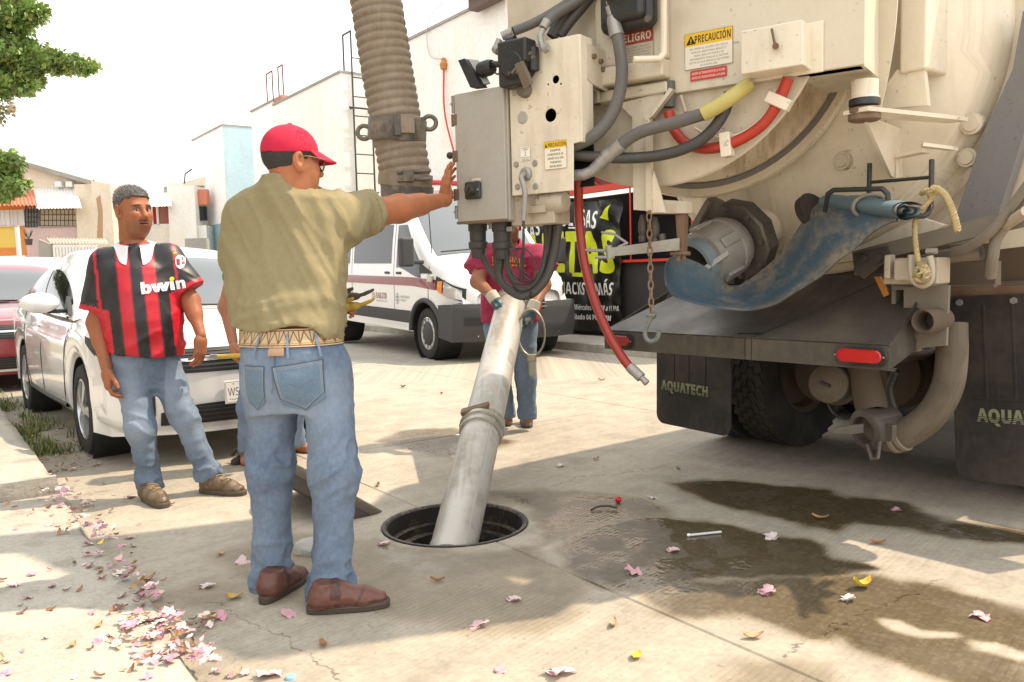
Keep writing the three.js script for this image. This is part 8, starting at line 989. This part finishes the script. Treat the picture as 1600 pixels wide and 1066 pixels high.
// ---------------------------------------------------------------- fallen blossom, leaves, litter, weeds
{
  const r = rng(31);
  const leafG = (L, w, curl, seed, twist = .3) => grid(8, 4, (u, v) => { const x = (u - .5) * L, ww = w * Math.pow(Math.sin(Math.PI * clamp(u * .94 + .03)), .75), s = (v - .5) * 2; return V(x, .004 + curl * L * (Math.pow(Math.abs(u - .5) * 2, 2) * .35 + s * s * .22) + .25 * w * (vn(u * 4, v * 3, seed) - .3) * .6 + twist * s * ww * (u - .5), s * ww * .5); });
  const petalG = (size, seed) => { const q = rng(seed), out = []; const n = 4 + (seed % 3); for (let i = 0; i < n; i++) { const a = i / n * 6.28 + q(), g = grid(5, 4, (u, v) => { const L = size * (.6 + .4 * q() * 0 + .3 * vn(seed, i)), w = size * .62 * Math.sin(Math.PI * (.18 + .8 * u)), s = (v - .5) * 2; return V(u * L * .9, .003 + size * (.32 * Math.sin(u * 2.6 + i) * u + .26 * vn(u * 5, v * 5, seed + i) * u), s * w * .5 + size * .1 * (vn(u * 6, v * 6, seed * 2 + i) - .5)); }); g.rotateY(a); g.rotateZ(.15 * (q() - .5)); out.push(clean(g)); } const g = mergeGeometries(out); g.scale(1, .75, 1); return g; };
  const pinkM = [[.66, .44, .44], [.70, .52, .51], [.60, .34, .37], [.72, .60, .57]].map(c => M(c, .7, 0, { transmission: .2, thickness: 0 })), brownM = [[.30, .14, .06], [.38, .21, .09], [.24, .12, .06], [.46, .30, .16]].map(c => M(c, .75)), yellowM = M([.62, .44, .04], .6);
  const pg = [1, 2, 3, 4, 5].map(i => petalG(.05, i * 7)), lg = [1, 2, 3, 4].map(i => leafG(.075, .032, .5, i * 3));
  const put = (name, label, cat, group, g, m, px, py, sc = 1, ry) => { const p = onY(px, py), o = new THREE.Mesh(g, m); o.name = numbered(name); o.position.set(p.x, .002, p.z); o.rotation.set((r() - .5) * .3, ry ?? r() * 6.28, (r() - .5) * .3); o.scale.setScalar(sc); o.castShadow = o.receiveShadow = true; scene.add(o); return tag(o, label, cat, group); };
  for (const [x, y, k, l] of [[1205, 841, 1.1, "pink blossom on the dark wet patch right of the clear stick"], [1050, 861, 0.9, "pink blossom on the wet concrete just below the clear stick"], [992, 895, 1, "whitish pink blossom at the left edge of the big wet patch"], [1198, 926, 1.3, "large pink blossom on wet sunlit ground left of the bright yellow leaf"], [1325, 937, 1.1, "pink blossom lying just below the bright yellow leaf"], [1535, 966, 1.1, "pink blossom on wet ground close to the right edge of the frame"], [870, 1052, 1.5, "large pale pink blossom at the bottom edge right of centre"], [875, 729, 1, "pale blossom on the shaded road right of the pipe collar"], [801, 938, 0.9, "small pink blossom on shaded concrete in front of the manhole"], [745, 979, 1.2, "pink blossom right of the toe of the brown right shoe"], [1020, 779, 0.8, "small pale blossom just right of the red fruit"], [1400, 798, 0.9, "reddish pink blossom on the far wet patch before the right mud flap"], [598, 851, 1, "pink blossom at the near corner of the tilted manhole cover"], [378, 880, 1.1, "pink blossom left of the khaki man's left shoe"], [321, 918, 1, "pink blossom on shaded road between gutter drift and brown shoes"], [452, 962, 0.9, "small pale blossom just below the khaki man's shoes"], [424, 1055, 1.4, "pale pink blossom at the bottom edge beside the blue bottle cap"], [782, 1050, 0.8, "pale blossom at the bottom edge straight below the manhole"], [205, 778, 1, "pink blossom left of the boots of the man in stripes"], [150, 728, 1, "pink blossom beside the front wheel of the white sedan"]]) put('fallen_blossom', l, 'blossom', 'pink blossoms scattered on the road', pg[Math.floor(r() * 5)], pinkM[Math.floor(r() * 4)], x, y, k);
  for (const [x, y, k, l] of [[1282, 812, 1, "reddish brown leaf lying between the two wet patches"], [1372, 851, 0.9, "thin brown leaf on dry concrete right of the big wet patch"], [932, 719, 0.7, "small brown leaf on shaded road beyond the red fruit"], [1178, 998, 0.9, "brown curled leaf on sunlit ground, right foreground"], [958, 978, 0.8, "small tan leaf on sunlit ground right of the shade's edge"], [683, 909, 0.8, "dark brown leaf between the manhole and the brown shoe"], [630, 606, 1.1, "orange brown leaf on the sunlit road left of the pipe"], [690, 616, 0.8, "small brown leaf on the sunlit road close to the pipe"], [940, 595, 1, "brown leaf on the sunlit road left of the red hose tip"], [232, 908, 0.9, "brown leaf in the shade at the gutter, left of the brown shoes"], [590, 760, 0.7, "small brown leaf beside the khaki man's right leg"], [265, 790, 0.7, "brown leaf beside the right boot of the man in stripes"], [345, 868, 0.7, "dry brown leaf left of the khaki man's jeans hem"], [1060, 734, 0.6, "tiny brown leaf on shaded road before the left mud flap"], [1420, 720, 0.6, "tiny brown leaf on the road under the drain coupling"], [505, 1010, 0.7, "brown leaf on sunlit ground below the khaki man's shoes"]]) put('fallen_leaf', l, 'leaf', 'brown leaves scattered on the road', lg[Math.floor(r() * 4)], brownM[Math.floor(r() * 4)], x, y, k);
  put('yellow_leaf', 'large bright yellow leaf on the wet ground, right foreground', 'leaf', null, leafG(.085, .05, .9, 9), yellowM, 1347, 920, 1.0, .4); put('yellow_leaf', 'plain yellow leaf lying flat on dry concrete, bottom centre right', 'leaf', null, leafG(.06, .035, .2, 4), yellowM, 994, 1028, 1, 1.2); put('yellow_leaf', 'yellow brown leaf left of the khaki man\'s shoes', 'leaf', null, leafG(.06, .04, .5, 6), M([.5, .32, .08], .7), 366, 936, 1, .3);
  const red = put('red_berry', 'small round red fruit lying right of the manhole', 'fruit', null, new THREE.SphereGeometry(.017, 14, 10).translate(0, .015, 0), M([.5, .008, .01], .3), 966, 786);
  { const o = onY(945, 797), t = thing('dark_twig', 'curved dark bean pod on the damp concrete right of the manhole', 'pod', [o.x, .004, o.z]); mesh('pod', tube([[-.07, .004, .02], [-.03, .012, -.008], [.02, .012, -.012], [.06, .008, .006]], .006, 20, 6), M([.06, .04, .03], .6), t); }
  { const a = onY(1078, 839), b = onY(1127, 834), t = thing('clear_straw', 'thin clear plastic stick lying on the dark wet patch', 'stick', [a.x, .008, a.z]); mesh('stick', cyl([0, 0, 0], [b.x - a.x, 0, b.z - a.z], .0055, .0055, 8), M([.75, .77, .78], .12, 0, { transmission: .3, thickness: 0 }), t); mesh('stick_end', cyl([0, 0, 0], [-.012, 0, -.001], .008, .006, 8), M([.7, .72, .73], .2), t); }
  { const o = onY(454, 1061), t = thing('bottle_cap', 'light blue plastic bottle cap at the bottom edge of the road', 'bottle cap', [o.x, 0, o.z]); mesh('cap', lathe([[.001, .012], [.012, .012], [.015, .009], [.0155, 0]], [0, 0, 0], [0, 1, 0], 20), M([.25, .5, .62], .4), t); }
  // drifts in the gutter: too many to count
  const pieces = [], cols = []; const add = (p, kind) => { const g = clean((kind === 0 ? pg[Math.floor(r() * 5)] : lg[Math.floor(r() * 4)]).clone()); const s = (kind === 0 ? .55 : .42) * (.55 + r() * .8); g.applyMatrix4(new THREE.Matrix4().compose(p, new THREE.Quaternion().setFromEuler(E((r() - .5) * .9, r() * 6.28, (r() - .5) * .9)), V(s, s, s))); const b = kind === 0 ? [[.64, .40, .40], [.70, .54, .52], [.55, .27, .33], [.72, .62, .54]][Math.floor(r() * 4)] : kind === 1 ? [[.44, .25, .11], [.30, .15, .08], [.58, .42, .25], [.22, .13, .09]][Math.floor(r() * 4)] : [.62, .43, .08], k = .8 + r() * .4; const c = new Float32Array(g.attributes.position.count * 3); for (let i = 0; i < c.length; i += 3) { c[i] = b[0] * k; c[i + 1] = b[1] * k; c[i + 2] = b[2] * k; } g.setAttribute('color', new THREE.BufferAttribute(c, 3)); pieces.push(g); };
  for (const [x0, y0, x1, y1, w, n, pk] of [[275, 1066, 240, 990, .13, 105, .6], [240, 1000, 200, 915, .09, 55, .5], [195, 930, 140, 830, .10, 46, .5], [150, 850, 95, 780, .2, 55, .5], [120, 800, 70, 730, .22, 50, .5], [85, 740, 30, 660, .26, 120, .1], [40, 680, -30, 610, .25, 90, .05], [300, 990, 340, 960, .06, 14, .4], [130, 720, 60, 690, .16, 40, .15], [400, 1062, 270, 1050, .05, 24, .8]]) for (let i = 0; i < n; i++) { const t = r(), p = onY(mix(x0, x1, t), mix(y0, y1, t)); const q = (r() + r() + r() - 1.5) * w; p.addScaledVector(N, q * 1.1); const [ps, pn] = toSN(p); p.y = (ps < 5.2 && pn < K0 + .02 ? .06 + .07 * sstep(.05, 1.5, K0 - .02 - pn) : .004) + r() * .018; add(p, r() < pk ? 0 : r() < .06 ? 2 : 1); }
  for (let i = 0; i < 46; i++) { const p = onY(mix(0, 240, r()), mix(790, 1066, r()), .07); if (toSN(p)[1] < K0 - .08) { p.y = .062 + .07 * sstep(.05, 1.5, K0 - toSN(p)[1]); add(p, r() < .35 ? 0 : 1); } }
  for (let i = 0; i < 60; i++) { const p = sn(10.5 + r() * 4, K1 - .05 - r() * r() * .5); p.y = .004; add(p, 1); }
  const li = mesh('leaf_litter', pieces, vcol(.75), null, true); li.userData.kind = 'stuff'; tag(li, 'drift of fallen leaves and pink petals along the left gutter', 'leaf litter');
  // grass and weeds at the kerb
  const gr = [], blade = (p, h, a, lean, c) => { const d = V(Math.cos(a), 0, Math.sin(a)), s = V(-d.z, 0, d.x), w = .0045, q = [p.clone().addScaledVector(s, -w), p.clone().addScaledVector(s, w), p.clone().addScaledVector(d, lean * .4).add(V(0, h * .6, 0)).addScaledVector(s, -w * .7), p.clone().addScaledVector(d, lean * .4).add(V(0, h * .6, 0)).addScaledVector(s, w * .7), p.clone().addScaledVector(d, lean).add(V(0, h, 0))], g = new THREE.BufferGeometry(); g.setAttribute('position', new THREE.Float32BufferAttribute(q.flatMap(v => v.toArray()), 3)); g.setIndex([0, 1, 2, 1, 3, 2, 2, 3, 4]); g.computeVertexNormals(); const o = clean(g); o.setAttribute('color', new THREE.Float32BufferAttribute([...Array(o.attributes.position.count)].flatMap(() => c), 3)); gr.push(o); };
  for (let i = 0; i < 3200; i++) { const t = r(), p = onY(mix(-40, 92, t), mix(618, 712, t)); p.addScaledVector(N, (r() + r() - 1) * .34 - .02); p.y = 0; const k = fbm(p.x * 3, p.z * 3, 2); if (k < .46) continue; const v = .6 + r() * .8; blade(p, .03 + r() * .07, r() * 6.28, .02 + r() * .06, [.16 * v, .19 * v, .055 * v]); }
  const gm = mesh('grass', gr, vcol(.8), null, true); gm.userData.kind = 'stuff'; tag(gm, 'strip of short weedy grass between the left kerb and the car', 'grass');
  const wd = thing('weed', 'small green weed growing at the broken end of the left pavement', 'plant', onY(30, 778)), ws = []; for (let i = 0; i < 14; i++) { const a = i * 2.4; ws.push(grid(4, 2, (u, v) => V(Math.cos(a) * u * .07 - Math.sin(a) * (v - .5) * .022 * Math.sin(3.1 * (.15 + .85 * u)), .02 + .07 * Math.sin(u * 2), Math.sin(a) * u * .07 + Math.cos(a) * (v - .5) * .022 * Math.sin(3.1 * (.15 + .85 * u))))); } mesh('leaves', ws, M([.12, .2, .05], .7), wd);
  // thin cables in the sky
  for (const [a, b, l] of [[[40, 68], [170, 10], 'steepest of the faint cables rising through the sky beside the green branch'], [[55, 64], [215, 30], 'second highest faint sky cable right of the green branch'], [[85, 80], [230, 52], 'middle faint sky cable above the branch tip'], [[130, 94], [300, 84], 'almost level faint sky cable just above the branch tip'], [[45, 130], [190, 148], 'lowest faint sky cable falling below the branch tip']]) { const p = onZ(a[0], a[1], 24), q = onZ(b[0], b[1], 40), e = q.clone().lerp(p, -1.2), f2 = p.clone().lerp(q, -.0), t = thing('overhead_cable', l, 'cable', p, 0, 'thin cables across the sky'); mesh('cable', tube([[0, 0, 0], q.clone().sub(p).multiplyScalar(.5).add(V(0, -.12, 0)), q.clone().sub(p)], .011, 20, 5), M([.5, .5, .5], .7), t); }
}
renderer.render(scene, camera);
